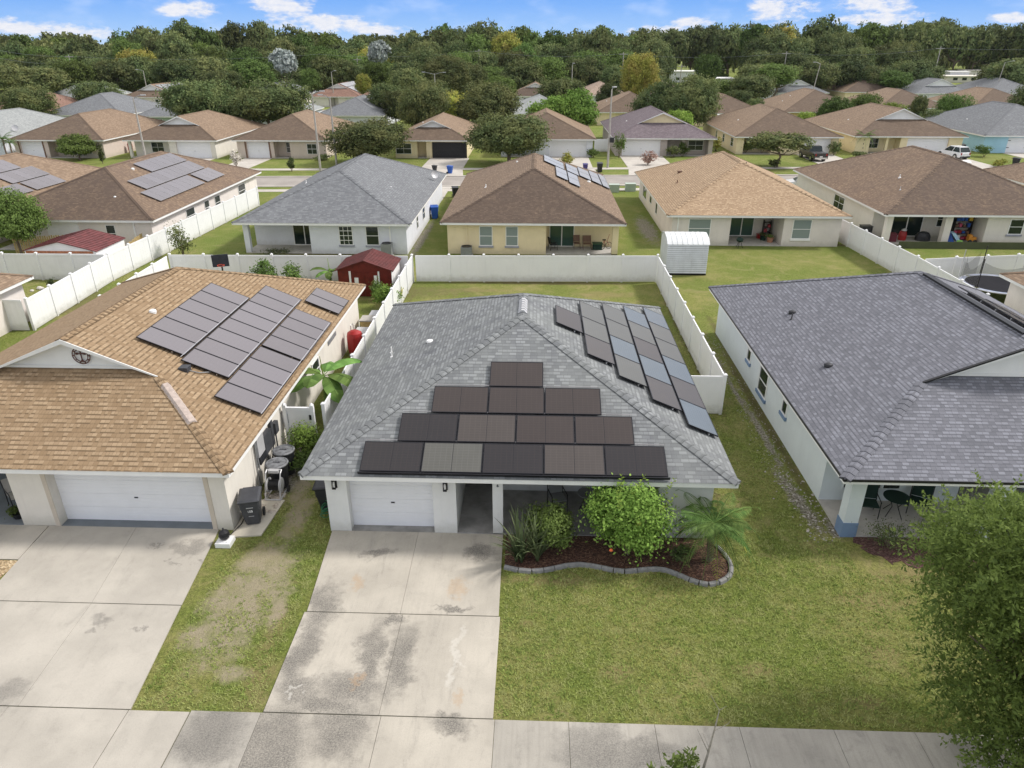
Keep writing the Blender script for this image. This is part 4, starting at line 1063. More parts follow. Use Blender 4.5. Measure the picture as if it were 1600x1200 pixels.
# --- third row, across the street, seen from the front
def far(label, x0, x1, y0, depth, rm, wm, gable=None, gar=None, porch=None, gm=None, wins=(), ewins=(), wwins=(), gface=None, pan=None, cols=(), vents=1, group='houses across the far street', trimc=None, ze=2.5, glass=None):
    nt = []
    if gar: nt.append((gar[0], gar[1], .35, 2.2))
    if porch: nt.append((porch[0], porch[1], 1.7, 2.3))
    t = house('bungalow', label, x0, x1, y0, y0 + depth, rm, wm, notches=nt, gable=gable, gface=gface, group=group, floor=PATIO)
    if gar: garage(t, y0 + .85, gar[0], gar[1], 2.2, gm, ribs=y0 < 130)
    if gar and trimc: [MB().box(e, e + .2, y0 + .46, y0 + .5, 0, 2.33).build('garage_trim', trimc, t) for e in (gar[0] - .2, gar[1])]
    for c in cols: column(t, c, c + .35, y0 + .48, y0 + .83, 2.345, wm)
    for a, b, inr in wins: window(t, 'S', y0 + .5 + (1.7 if inr else 0), a, b, .6, 2.0, (2, 2) if b - a > 1.2 else (1, 2), glass=glass)
    for a, b in ewins: window(t, 'E', x1 - .5, y0 + a, y0 + b, .8, 2.0, (1, 2))
    for a, b in wwins: window(t, 'W', x0 + .5, y0 + a, y0 + b, .8, 2.0, (1, 2))
    r = [c for c in t.children if c.name.startswith('roof')][0]
    for i in range(vents):
        xv = x0 + 3 + 2.1 * i; roof_vent(r, (xv, y0 + 11 + 2 * i, 2.5 + .425 * (xv - x0)), WHITE, .1, .2)
    if pan:
        for xl, xr, ya, yb, n in pan: brow(t, x1, xl, xr, ar(ya, yb, n), PAN_W, PFRAME, 0)
    return t
f0 = far('pale grey roofed white house at the far left edge with a satellite dish', -89.5, -75.6, 103.0, 22, GREYSH_P, STUC_LAV, porch=(-84, -78))
dish([c for c in f0.children if c.name.startswith('roof')][0], (-76.6, 107.5, 2.95), .2, .45)
far('brown roofed house across the street behind a round bush, with small garage door', -74.4, -60.6, 101.9, 22.5, BROWNSH3, STUC_PINK, gar=(-73.1, -69.8), porch=(-69.0, -65.6), wins=[(-64.6, -62.9, 0)], trimc=BROWN_P)
far('brown roofed house across the street with a small white gable and two black paned windows', -58.1, -44.7, 102.1, 21, BROWNSH3, STUC_CREAM, gable=4.0, gar=(-50.8, -45.9), porch=(-57.6, -51.8), wins=[(-55.2, -53.4, 1)], cols=(-57.6,))
far('brown hip roofed house with pinkish walls and red shutters behind two tall poles', -42.8, -29.2, 102.6, 21.5, BROWNSH3, STUC_PINK, gar=(-41.0, -37.8), porch=(-37.1, -34.6), wins=[(-35.9, -34.9, 1), (-32.4, -31.0, 0)], cols=(-34.8,), trimc=BROWN_P)
far('brown roofed yellow house with a white gable and a wide black garage door', -20.6, -9.45, 103.4, 21.5, BROWNSH3, STUC_YEL, gable=3.3, gar=(-14.9, -10.0), porch=(-17.0, -15.7), gm=DOORB, wins=[(-20.0, -17.8, 0)])
far('brown hip roofed house with a broad white garage door beside a white gate', -5.8, 8.25, 105.3, 22.3, BROWNSH3, STUC_LAV, gar=(1.6, 6.9), porch=(-4.5, -.5), wins=[(-3.5, -2, 1)])
f7 = far('plum coloured roof with a cream gable over a wide white garage door', 10.7, 25.5, 106.8, 24.2, PURPSH, plain('greige_wall', (.42, .37, .34), .9, .05), gable=4.07, gface=STUC_YEL, gar=(12.1, 17.6), porch=(18.5, 24.4), wins=[(21.8, 24.0, 1)], cols=(20.6,))
far('brown hip roofed yellow house behind the black pickup truck', 28.5, 44.1, 109.2, 24.8, BROWNSH3, STUC_YEL, gar=(38.2, 42.6), porch=(30, 34), wins=[(31, 32.6, 1)], wwins=[(2.5, 4), (8, 9.2), (13, 14)])
far('brown roofed yellow house with a white gable above the white car', 46.1, 62.4, 110.4, 24.2, BROWNSH3, STUC_YEL, gable=4.58, gar=(54.0, 60.0), porch=(48.6, 53.0), wins=[(48.8, 50.6, 1)], cols=(50.9,))
f10 = far('blue walled house with a slate grey hip roof and carriage style white garage doors', 65.3, 82.8, 111.8, 24, GREYSH_F, STUC_SKY, gar=(69.2, 76.5), wins=[(78, 80, 0)])
gd = [c for c in f10.children if c.name.startswith('garage_door')][0]
k = MB()
for x in (69.5, 72.2, 73.3, 76.0):
    for z in (.7, 1.7): k.box(x - .25, x + .25, 112.565, 112.59, z, z + .08)
k.box(72.55, 72.6, 112.56, 112.59, .8, 1.3).box(73.0, 73.05, 112.56, 112.59, .8, 1.3); k.build('hinge', BLACK_M, gd)

for gx0, gx1, gy in ((-73.4, -69.5, 102.7), (-51.2, -45.5, 102.9), (-41.4, -37.5, 103.4), (-15.2, -9.7, 104.2), (1.3, 7.2, 106.1), (11.8, 17.9, 107.6), (37.8, 43.0, 110.0), (53.6, 60.4, 111.2), (68.8, 76.9, 112.6)):
    gm_ = (gx0 + gx1) / 2
    slabs('driveway', PAVE_F, [[(gx0 - .6, yy(gx0, 89.6)), (gm_, yy(gm_, 89.6)), (gm_, yy(gm_, 94.28)), (gx0 - .1, yy(gx0, 94.28))], [(gm_, yy(gm_, 89.6)), (gx1 + .6, yy(gx1, 89.6)), (gx1 + .1, yy(gx1, 94.28)), (gm_, yy(gm_, 94.28))],
          [(gx0, yy(gx0, 95.82)), (gm_, yy(gm_, 95.82)), (gm_, gy), (gx0, gy)], [(gm_, yy(gm_, 95.82)), (gx1, yy(gx1, 95.82)), (gx1, gy), (gm_, gy)]])
for gx0, gx1 in ((-27.0, -22.9 + 1.5), (-14.5, -9.8), (1.0, 6), (12, 17), (31, 36)):
    slabs('driveway', PAVE_F, [[(gx0, 74.0), (gx1, 74.0), (gx1, yy(gx1, 79.55)), (gx0, yy(gx0, 79.55))], [(gx0, yy(gx0, 81.05)), (gx1, yy(gx1, 81.05)), (gx1 + .5, yy(gx1, 82.48)), (gx0 - .5, yy(gx0, 82.48))]])
# --- fourth row, seen from behind, and the fifth beyond it
gb = 'house roofs beyond the row across the street'
far('grey hip roof with pale ridges left of the leaning lamp post', -94.5, -78.6, 140.2, 20.5, GREYSH_F, STUC_LAV, group=gb, vents=2)
far('dark slate roof with sage green walls beside the big oaks', -75.4, -60.5, 137.8, 20.0, GREYSH_F, STUC_GRN, group=gb, wins=[(-74, -72.5, 0), (-71.5, -70, 0)], vents=0)
far('pale weathered grey roof half hidden by the oak left of the tall poles', -59.8, -45.6, 139.5, 21, GREYSH_P, STUC_LAV, group=gb)
far('slate hip roof with a pale front ridge and white side wall beyond the tall poles', -42.3, -29.0, 140.8, 20.6, GREYSH_F, STUC_LAV, group=gb, ewins=[(5, 6), (10, 11)], vents=0)
far('reddish brown roof tucked between oaks at the far left', -112.0, -96.5, 146.5, 19, REDSH, STUC_WARM, group=gb)
far('pale grey roof peeking out left of the bright green tree', -7.0, 7.2, 146.0, 18, GREYSH_P, STUC_LAV, group=gb)
far('brown roof between the bright green tree and the plum roof', 11.3, 26.6, 150.0, 20, BROWNSH3, STUC_YEL, group=gb, wins=[(17, 18.5, 0), (20.5, 22, 0)])
f45 = far('brown hip roof with white patio awnings behind the big round oak', 30.6, 44.6, 148.3, 21, BROWNSH3, STUC_YEL, group=gb)
for i, (x, y) in enumerate(((41.5, 145.2), (36.0, 141.2))):
    a = MB().hexa([(x - 2.5, y - 2, 2.3), (x + 2.8, y - 2, 2.3), (x + 2.8, y + 2, 2.6), (x - 2.5, y + 2, 2.6), (x - 2.5, y - 2, 2.42), (x + 2.8, y - 2, 2.42), (x + 2.8, y + 2, 2.72), (x - 2.5, y + 2, 2.72)])
    for cx in (-2.3, 2.6):
        a.box(x + cx - .05, x + cx + .05, y - 1.9, y - 1.8, 0, 2.3)
    tag(a.build('patio_awning', WHITE, None, loc=(x, y, 0)), ['flat white patio awning right of the big round oak', 'flat white patio awning nearer the yellow side wall'][i], 'awning', 'white patio awnings')
far('brown roof behind the hedge with an ochre back wall', 48.4, 65.6, 151.8, 24, BROWNSH3, STUC_ORG, group=gb, vents=2)
far('brown roof right of the hedge trees, below the slate gable', 71.5, 86.8, 162.5, 23, BROWNSH3, STUC_WARM, group=gb, vents=2)
far('brown roof at the right between leafy trees', 94.5, 109.5, 168.5, 22, BROWNSH3, STUC_WARM, group=gb)
far('grey roof far left behind dark foliage', -126, -112.5, 189, 20, GREYSH_P, STUC_LAV, group=gb)
far('white gabled roof covered by a wide pale solar array behind the left lamp post', -106.2, -92.5, 190.2, 22, BROWNSH3, STUC_WARM, gable=3.4, group=gb, wins=[(-97.5, -96.6, 0), (-95, -94, 0)], pan=[(-98.6, -96.9, 194, 209, 14), (-96.8, -95.1, 194, 209, 14), (-95.0, -93.3, 194, 209, 14)])
far('weathered grey roof end right of the big oaks', -77, -62.8, 194.2, 22.5, GREYSH_F, STUC_WARM, group=gb)
far('reddish roof with small pale gable and light solar rows beyond the tall pole', -59.1, -45.5, 194.0, 22, REDSH, STUC_CREAM, gable=4.2, group=gb, gar=(-49.5, -46.2), porch=(-54, -51.5), pan=[(-52.0, -50.2, 199, 214, 10), (-50.1, -48.3, 199, 212, 8), (-48.2, -46.4, 199, 216, 12)])
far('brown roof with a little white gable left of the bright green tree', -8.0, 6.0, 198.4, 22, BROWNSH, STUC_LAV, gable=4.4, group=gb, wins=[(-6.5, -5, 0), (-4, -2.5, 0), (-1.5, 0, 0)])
far('pinkish tan hip roof above the bright green tree', 10.2, 23.8, 201.6, 22, PINKSH, STUC_LAV, group=gb, gar=(17.5, 22.5), vents=0)
far('pinkish tan roof edge beside the big round oak', 27.5, 41.5, 205, 22, PINKSH, STUC_WARM, group=gb)
far('slate roof with a white gable behind the leaning pole', 66.0, 80.5, 214.8, 22.5, GREYSH_F, STUC_LAV, gable=4.0, group=gb, wwins=[(3, 5), (9, 12), (15, 17)])
far('brown hip roof with yellow walls and a white skylight behind the hedge', 85.8, 101.5, 218.3, 22, BROWNSH, STUC_YEL, group=gb, pan=[(93.9, 96.4, 224, 232, 3)], ewins=[(3, 5)])
far('grey roof with a broad white gable at the right', 102.9, 119.5, 213.2, 22, GREYSH_F, STUC_LAV, gable=4.0, group=gb, gar=(106, 111))
far('slate roof beside the thin pole at the far right', 122.5, 139, 214, 24, GREYSH_F, STUC_LAV, group=gb)
# ================================================================ FENCES
fence('long white fence running back along the left side of the grey house', [(-8.22, 24.35), (-8.3, 46.1)])
fence('white fence across the back of the centre lot, below the yellow house', [(-8.15, 46.15), (8.1, 46.65)], ends=(False, True))
fence('white fence down the right side of the centre lot, turning in to the house wall', [(8.12, 46.45), (8.08, 27.6), (6.4, 27.6)], ends=(False, False))
fence('white fence behind the red shed, across the back of the tan roofed house', [(-24.55, 45.75), (-8.5, 46.05)], ends=(True, False))
fence('short white fence at the far side of the tan roof, above its hip', [(-24.6, 45.5), (-24.3, 37.0)], ends=(False, True))
fence('long white fence climbing from the left lawn back to the street', [(-28.15, 36.4), (-28.75, 45.7), (-27.7, 70.6)])
fence('white fence at the left edge with the red roofed shed behind it', [(-43, 45.6), (-28.95, 45.72)], ends=(True, False))
fence('short white return fence left of the tan house, beside the porch column', [(-38, 36.25), (-28.3, 36.3)], ends=(True, False))
fence('white fence running down the right from the tan orange house to the trampoline', [(24.55, 59.0), (25.3, 47.0), (25.35, 39.0)])
fence('white fence behind the trampoline', [(25.5, 46.5), (39, 48.9)], ends=(False, True))
fence('white fence and gate standing between the brown and plum roofed houses', [(8.5, 111.5), (10.4, 111.6)], bay=1.9)
gt = thing('garden_gate', 'white vinyl gate with a black latch beside the banana plant', 'gate', (-8.9, 24.2, 0))
for x in (-9.7, -8.62):
    MB().box(x - .07, x + .07, 24.1, 24.24, 0, 1.9).lathe((x, 24.17, 1.9), [(.09, 0), (.09, .03), (.01, .1)], 4).build('post', VINYL, gt)
gp = MB().box(-9.62, -8.7, 24.15, 24.19, .1, 1.75); gp.box(-9.62, -8.7, 24.12, 24.22, 1.66, 1.8); gp.box(-9.62, -8.7, 24.12, 24.22, .08, .22); gp.build('gate_panel', VINYL, gt)
MB().box(-8.75, -8.66, 24.08, 24.12, 1.3, 1.5).build('latch', BLACK_M, gt)

# ================================================================ SHEDS
rs = thing('garden_shed', 'dark red metal shed with peeling white door frames against the back fence', 'shed', (-10.7, 43.6, 0))
X0, X1, Y0, Y1, zw, zr = -12.5, -9.1, 42.95, 45.6, 1.75, 2.35
MB().hexa([(X0, Y0, 0), (X1, Y0, 0), (X1, Y1, 0), (X0, Y1, 0), (X0, Y0, zw), (X1, Y0, zw), (X1, Y1, zw), (X0, Y1, zw)]).face([(X0, Y0, zw), (X1, Y0, zw), (-10.8, Y0, zr)]).face([(X1, Y1, zw), (X0, Y1, zw), (-10.8, Y1, zr)]).build('wall', REDWALL, rs)
rf = MB(); xm = -10.8
for a, b in ((X0 - .15, xm), (xm, X1 + .15)):
    za, zb = (zw - .05, zr) if a < xm else (zr, zw - .05)
    n = 9
    for i in range(n):
        p, q_ = a + (b - a) * i / n, a + (b - a) * (i + 1) / n; zp, zq = za + (zb - za) * i / n, za + (zb - za) * (i + 1) / n
        rf.hexa([(p, Y0 - .15, zp - .02), (q_, Y0 - .15, zq - .02), (q_, Y1 + .15, zq - .02), (p, Y1 + .15, zp - .02), (p, Y0 - .15, zp + .025), (q_, Y0 - .15, zq + .025), (q_, Y1 + .15, zq + .025), (p, Y1 + .15, zp + .025)])
for i in range(12):
    y = Y0 - .12 + i * .26
    for a, b, za, zb in ((X0 - .15, xm, zw - .05, zr), (xm, X1 + .15, zr, zw - .05)): rf.hexa([(a, y, za), (b, y, zb), (b, y + .04, zb), (a, y + .04, za), (a, y, za + .045), (b, y, zb + .045), (b, y + .04, zb + .045), (a, y + .04, za + .045)])
rf.build('roof', REDROOF, rs)
for x in (-11.65, -10.78): 
    d = MB().box(x, x + .82, Y0 - .04, Y0 - .005, .05, 1.6)
    for i in range(5): d.box(x + .08 + i * .15, x + .11 + i * .15, Y0 - .05, Y0 - .04, .1, 1.55)
    d.build('shed_door', REDWALL, rs)
for bx_ in ((-11.78, -11.66, Y0 - .06, Y0 - .004, 0, 1.66), (-9.95, -9.85, Y0 - .06, Y0 - .004, 0, 1.66), (-11.45, -11.2, Y0 - .055, Y0 - .041, .5, 1.25), (-10.2, -10.02, Y0 - .055, Y0 - .041, .3, 1.4), (X1 + .002, X1 + .03, Y0, Y1, 0, 1.7)): MB().box(*bx_).build('peeling_trim', WHITE, rs)
ms = thing('garden_shed', 'white ribbed metal shed standing at the corner of the back fence', 'shed', (10.4, 49.2, 0))
X0, X1, Y0, Y1 = 9.0, 11.8, 48.35, 51.1
MB().box(X0 - .02, X1 + .02, Y0 - .02, Y1 + .02, 0, .14).build('base', BLACK_M, ms)
wl = MB()
for i in range(14):
    z = .14 + i * .146; zt = z + .146; wl.hexa([(X0, Y0 - .05, z), (X1, Y0 - .05, z), (X1, Y0 + .02, z), (X0, Y0 + .02, z), (X0, Y0, zt), (X1, Y0, zt), (X1, Y0 + .02, zt), (X0, Y0 + .02, zt)])
wl.box(X0, X0 + .03, Y0 + .02, Y1, .14, 2.19).box(X1 - .03, X1, Y0 + .02, Y1, .14, 2.19).box(X0, X1, Y1 - .02, Y1, .14, 2.19)
ym = (Y0 + Y1) / 2; prof = [(Y0 - .06, 2.17), (Y0 + .12, 2.32), (Y0 + .45, 2.50), (ym, 2.68), (Y1 - .45, 2.50), (Y1 - .12, 2.32), (Y1 + .06, 2.17)]
for x in (X0 + .01, X1 - .01): wl.face([(x, a, b) for a, b in prof])
for i in range(8): wl.box(X0 - .012, X0, Y0 + .15 + i * .27, Y0 + .19 + i * .27, .14, 2.19)
wl.build('wall', plain('white_sheet_metal', (.66, .69, .73), .4, .06, 2, streak=.25, metal=.15), ms)
sg_ = MB()
for i in range(14): sg_.box(X0 + .01, X1 - .01, Y0 - .056, Y0 + .01, .14 + i * .146 - .006, .14 + i * .146 + .012)  # added grey strips stand in for the shade line under each lap
sg_.build('siding_shade_line', GREY_M, ms)
rf = MB(); A = [Vector((X0 - .06, a, b)) for a, b in prof]; B = [p + Vector((X1 - X0 + .12, 0, 0)) for p in A]
for i in range(6): rf.face([A[i], B[i], B[i + 1], A[i + 1]])
for k_ in range(8):
    x = X0 - .04 + k_ * .35
    for i in range(6): a, b = prof[i], prof[i + 1]; rf.hexa([(x, a[0], a[1]), (x + .04, a[0], a[1]), (x + .04, b[0], b[1]), (x, b[0], b[1]), (x, a[0], a[1] + .03), (x + .04, a[0], a[1] + .03), (x + .04, b[0], b[1] + .03), (x, b[0], b[1] + .03)])
rf.build('roof', plain('white_roof_sheet', (.68, .70, .71), .4, .05), ms)
rr = thing('garden_shed', 'low white shed with a bright red ribbed roof behind the left fence', 'shed', (-32.4, 48.2, 0))
X0, X1, Y0, Y1, xm, zw, zr = -34.9, -29.95, 46.4, 50.0, -32.4, 1.85, 2.45
MB().box(X0, X1, Y0, Y1, 0, zw).face([(X0, Y0, zw), (X1, Y0, zw), (xm, Y0, zr - .02)]).face([(X1, Y1, zw), (X0, Y1, zw), (xm, Y1, zr - .02)]).build('wall', WHITE, rr)
rf = MB()
for a, b, za, zb in ((X0 - .1, xm, zw - .04, zr), (xm, X1 + .1, zr, zw - .04)):
    rf.hexa([(a, Y0 - .1, za), (b, Y0 - .1, zb), (b, Y1 + .1, zb), (a, Y1 + .1, za), (a, Y0 - .1, za + .03), (b, Y0 - .1, zb + .03), (b, Y1 + .1, zb + .03), (a, Y1 + .1, za + .03)])
    for i in range(13):
        y = Y0 - .08 + i * .31; rf.hexa([(a, y, za + .03), (b, y, zb + .03), (b, y + .05, zb + .03), (a, y + .05, za + .03), (a, y, za + .06), (b, y, zb + .06), (b, y + .05, zb + .06), (a, y + .05, za + .06)])
rf.build('roof', plain('red_sheet', (.15, .042, .042), .5, .3, 3), rr)
MB().box(X0 + .1, X1 - .2, Y0 - .03, Y0 - .002, zw - .18, zw - .02).build('rusty_trim', plain('rust', (.40, .16, .08), .8, .3, 6), rr)


def picket(label, a, b, h=1.5):
    t = thing('picket_fence', label, 'fence', (*a, 0), 'weathered wooden picket fences'); a = Vector((*a, 0)); b = Vector((*b, 0)); L = (b - a).length; d = (b - a) / L; s = Vector((-d.y, d.x, 0)); up = Vector((0, 0, 1))
    mb = MB(); g = random.Random(3); n = int(L / .16)
    for i in range(n):
        hh = h + g.uniform(-.08, .05); mb.obox(a + d * (i * .16), d, s, up, .11, .02, hh)
    mb.build('pickets', WOOD, t)
    k = MB()
    for z in (.35, h - .35): k.obox(a + s * .02 + up * z, d, s, up, L, .04, .08)
    k.build('rail', WOOD, t)
picket('leaning wooden picket fence left of the red roofed shed', (-39.5, 51.6), (-34.6, 52.6), 1.45)
picket('wooden picket fence running towards the house wall behind the red roof', (-34.9, 50.8), (-33.6, 53.1), 1.6)
picket('pale wooden picket fence between the shed and the house wall', (-29.7, 49.8), (-30.2, 53.0), 1.5)

# ================================================================ BINS AND SMALL THINGS
def wheelie(label, x, y, rz=0.0, m=PLASTIC, s=1.0, group='wheeled rubbish bins', lid=None, number_=False, cat='bin'):
    t = thing('wheeled_bin', label, cat, (x, y, .0), group); 
    def P(a): return a
    mb = MB(); h = .92
    rings = []
    for z, wx, wy in ((.03, .21, .22), (.12, .225, .24), (.62, .275, .32), (.63, .29, .335), (.80, .295, .345), (h, .30, .36)):
        c = .05; rings.append([(-wx + c, -wy, z), (wx - c, -wy, z), (wx, -wy + c, z), (wx, wy - c, z), (wx - c, wy, z), (-wx + c, wy, z), (-wx, wy - c, z), (-wx, -wy + c, z)])
    mb.ring(rings); o = mb.build('body', m, None)
    o.parent = t
    l = MB(); l.ring([[(-.31, -.40, h + .005), (.31, -.40, h + .005), (.32, .36, h + .005), (-.32, .36, h + .005)], [(-.32, -.41, h + .04), (.32, -.41, h + .04), (.33, .37, h + .07), (-.33, .37, h + .07)], [(-.25, -.33, h + .07), (.25, -.33, h + .07), (.26, .3, h + .12), (-.26, .3, h + .12)]])
    lo = l.build('lid', lid or m, None); lo.parent = t
    k = MB(); k.tube([(-.24, .34, h), (-.24, .46, h + .02), (.24, .46, h + .02), (.24, .34, h)], .018, 6); ho = k.build('handle', m, None); ho.parent = t
    for sx in (-1, 1):
        wb = MB(); rings = [[(sx * u, .29 + .14 * math.cos(k_ * math.pi / 8), .14 + .14 * math.sin(k_ * math.pi / 8)) for k_ in range(16)] for u in (.25, .31)]
        wb.ring(rings); w_ = wb.build('wheel', RUBBER, None); w_.parent = t
    if number_:
        nb = MB()
        for (a, b, c, d) in ((-.10, .10, .70, .725), (-.08, .08, .36, .375)): nb.box(a, b, -.352 if c > .5 else -.285, -.30 if c > .5 else -.25, c, d)
        no = nb.build('embossed_marks', LGREY_M, None); no.parent = t
        cu = bpy.data.curves.new('digits', 'FONT'); cu.body = '105'; cu.size = .11; cu.extrude = .006; cu.align_x = 'CENTER'; cu.materials.append(WHITE)
        q = bpy.data.objects.new('bin_number', cu); C.objects.link(q); q.parent = t; q.location = (0, -.352, .555); q.rotation_euler = (R(93), 0, 0); solidify(q)
    t.rotation_euler[2] = rz; t.scale = (s, s, s)
    return t
w1 = wheelie('black wheeled bin with white numbers on the pale slab beside the cream wall', -9.35, 19.25, .25, PLASTIC2, 1.08, number_=True); w1.location.z = .05
wheelie('black wheeled bin tucked under the left eave of the grey house', -7.02, 20.1, -1.5, PLASTIC, 1.05)
wheelie('blue wheeled bin beside the white wall of the grey roofed house', -9.45, 65.6, .2, BLUE_P, 1.15)
wheelie('black wheeled bin at the front corner of the grey roofed house', -8.6, 75.6, .2, PLASTIC, 1.1)
wheelie('blue wheeled bin against the cream side wall across the street', -43.6, 108.5, .3, BLUE_P, 1.15)
wheelie('black bin lying by the lawn left of the wide concrete driveway', -13.0, 92.2, 1.3, PLASTIC, .8)
wheelie('blue bin at the foot of the wide concrete driveway', -10.9, 90.9, 1.3, BLUE_P, .95)
wheelie('purple blue bin at the kerb beyond the solar roof', 6.0, 92.8, 0, plain('indigo_plastic', (.05, .04, .16), .5, .1), 1.0)
wheelie('black bin at the kerb beside the concrete pole', 7.8, 92.6, 0, PLASTIC, 1.15)
wheelie('black bin at the far right driveway', 62.5, 98.5, .9, PLASTIC, 1.2)
wheelie('dark bin by the blue wall behind the white car', 63.5, 113.5, 0, PLASTIC, 1.1)

for i, (x, y) in enumerate(((-9.2, 21.45), (-9.25, 22.35))):
    t = thing('round_bin', ['black round bin with a scuffed grey lid, nearer the hose reel', 'black round bin with a scuffed grey lid, nearer the shrub'][i], 'bin', (x, y, 0), 'round black bins by the wall')
    MB().lathe((x, y, 0), [(.30, 0), (.36, .85), (.39, .86), (.39, .92), (.30, .95)], 20).build('body', PLASTIC, t)
    MB().lathe((x, y, .93), [(.40, 0), (.41, .04), (.36, .07), (.32, .05), (.02, .06)], 20).box(x - .12, x + .12, y - .02, y + .02, .99, 1.03).build('lid', plain('scuffed_lid', (.16, .165, .175), .5, .4, 5), t)

hs = thing('hose_reel', 'grey framed hose reel cart with black hose beside the cream wall', 'hose reel', (-9.1, 20.75, 0))
f = MB()
for x in (-9.38, -8.86): f.tube([(x, 20.45, .08), (x, 20.6, .5), (x, 20.8, .95), (x, 20.95, 1.0)], .025, 6); f.tube([(x, 20.45, .06), (x, 21.1, .06)], .022, 6)
f.tube([(-9.38, 20.95, 1.0), (-8.86, 20.95, 1.0)], .025, 6); f.tube([(-9.38, 20.45, .07), (-8.86, 20.45, .07)], .03, 6); f.box(-9.3, -8.94, 20.82, 20.98, .92, 1.02)
f.build('frame', LGREY_M, hs)
rl = MB()
for i in range(9):
    xx = -9.3 + i * .045; rl.ring([[(xx + u, 20.78 + .19 * math.cos(k_ * math.pi / 9), .48 + .19 * math.sin(k_ * math.pi / 9)) for k_ in range(18)] for u in (0, .038)])
rl.build('hose', BLACK_M, hs)
for xx in (-9.335, -8.895):
    MB().ring([[(xx + u, 20.78 + .27 * math.cos(k_ * math.pi / 10), .48 + .27 * math.sin(k_ * math.pi / 10)) for k_ in range(20)] for u in (0, .025)]).build('reel_side', LGREY_M, hs)
for xx in (-8.80, -9.46): MB().ring([[(xx + u, 21.1 + .12 * math.cos(k_ * math.pi / 8), .12 + .12 * math.sin(k_ * math.pi / 8)) for k_ in range(16)] for u in (0, .05)]).build('wheel', RUBBER, hs)
tag(MB().tube([(-9.7, 20.9, .9), (-9.55, 20.7, .3), (-9.6, 20.2, .07), (-9.75, 19.7, .07), (-9.7, 19.0, .08), (-9.80, 18.5, .1), (-9.83, 18.2, .12)], .016, 6).build('garden_hose', BLACK_M, loc=(-9.7, 20, 0)), 'thin black hose trailing along the pale slab to the black pot', 'hose')
pt = thing('round_pot', 'small round black pot on a white block at the garage corner', 'pot', (-9.88, 18.12, 0))
MB().box(-10.1, -9.62, 17.85, 18.3, 0, .16).box(-10.02, -9.7, 17.93, 18.22, .16, .19).build('block', WHITE, pt)
MB().lathe((-9.86, 18.1, .19), [(.06, 0), (.15, .05), (.18, .15), (.15, .26), (.06, .31), (.02, .37), (.03, .4), (.01, .42)], 16).build('pot', BLACK_M, pt)
wr = thing('folded_chair', 'folded chair and tools hanging on the cream side wall above the bins', 'chair', (-9.75, 22.0, 1.0))
MB().box(-9.84, -9.72, 21.3, 21.9, 1.25, 1.95).build('seat', LGREY_M, wr); MB().box(-9.84, -9.7, 21.3, 21.9, .95, 1.22).build('back', PLASTIC, wr)
MB().tube([(-9.76, 21.25, .8), (-9.76, 21.25, 2.0)], .025, 6).tube([(-9.76, 21.0, .3), (-9.74, 21.15, 1.9)], .02, 6).build('frame', GREY_M, wr)
tag(MB().tube([(-7.05 + .16 * math.cos(a * .7) + .03 * a / 10, 19.6 + .22 * math.sin(a * .7) * (1 + .1 * math.sin(a)), .06 + .012 * a + .05 * math.sin(a * 1.3)) for a in range(40)], .014, 5).build('garden_hose', plain('green_hose', (.03, .16, .07), .4, .1), loc=(-7, 19.6, 0)), 'coiled green hose on the grass beside the garage wall', 'hose')
tk = thing('pressure_tank', 'glossy red pressure tank between the cream wall and the white fence', 'tank', (-9.25, 33.6, 0))
MB().lathe((-9.25, 33.6, .1), [(.22, -.1), (.22, 0), (.36, .06), (.40, .3), (.40, .95), (.36, 1.12), (.2, 1.22), (.02, 1.24)], 20).build('body', REDP, tk, smooth=True)
MB().tube([(-9.5, 33.9, .2), (-9.5, 33.9, 1.5), (-9.4, 34.0, 1.55), (-9.35, 34.0, 1.2)], .03, 6).build('pipe', ALU, tk)
for i, (x, y, z, m_, lb) in enumerate(((-9.1, 34.9, .85, PATIO, 'pale topped box behind the red tank'), (-9.2, 36.6, .9, WOOD, 'wooden box next to the fence'), (-9.0, 38.0, .7, LGREY_M, 'grey lidded box below the leafy shrub'))):
    t = thing('storage_box', lb, 'box', (x, y, 0), 'boxes along the side yard'); MB().box(x - .38, x + .38, y - .4, y + .4, 0, z - .06).build('body', m_, t); MB().box(x - .43, x + .43, y - .45, y + .45, z - .06, z).build('lid', LGREY_M if i != 1 else PATIO, t)


def ac(label, x, y, r=.36, h=.85, group='air conditioning units'):
    t = thing('air_conditioner', label, 'air conditioner', (x, y, 0), group)
    MB().box(x - r - .06, x + r + .06, y - r - .06, y + r + .06, 0, .08).build('base', PATIO, t)
    b = MB().box(x - r, x + r, y - r, y + r, .08, h)
    for i in range(9): b.box(x - r - .008, x + r + .008, y - r - .008, y - r, .16 + i * .07, .18 + i * .07)
    b.build('case', GREY_M, t)
    k = MB().lathe((x, y, h), [(r * .95, 0), (r * .95, .03), (r * .8, .035), (r * .8, .01), (.02, .01)], 18); k.build('fan_guard', BLACK_M, t)
ac('grey air conditioner below the right window of the grey roofed house', -11.3, 52.5, .38, 1.0); ac('squat air conditioner against the pale yellow wall', -5.3, 52.85, .40, .72); ac('black topped air conditioner beside the pinkish wall, over the long fence', -30.1, 51.2, .42, .9)
for i, (x, y) in enumerate(((8.35, 79.4), (10.2, 80.0))):
    t = thing('utility_box', ['pale green utility box at the verge, left one', 'pale green utility box at the verge, nearer the tan roof'][i], 'utility box', (x, y, 0), 'green utility boxes')
    MB().box(x - .55, x + .55, y - .4, y + .4, 0, .75).build('case', plain('pale_green', (.33, .40, .34), .6, .06), t); MB().box(x - .58, x + .58, y - .43, y + .43, .75, .82).build('lid', plain('pale_green_lid', (.40, .46, .41), .6, .06), t)

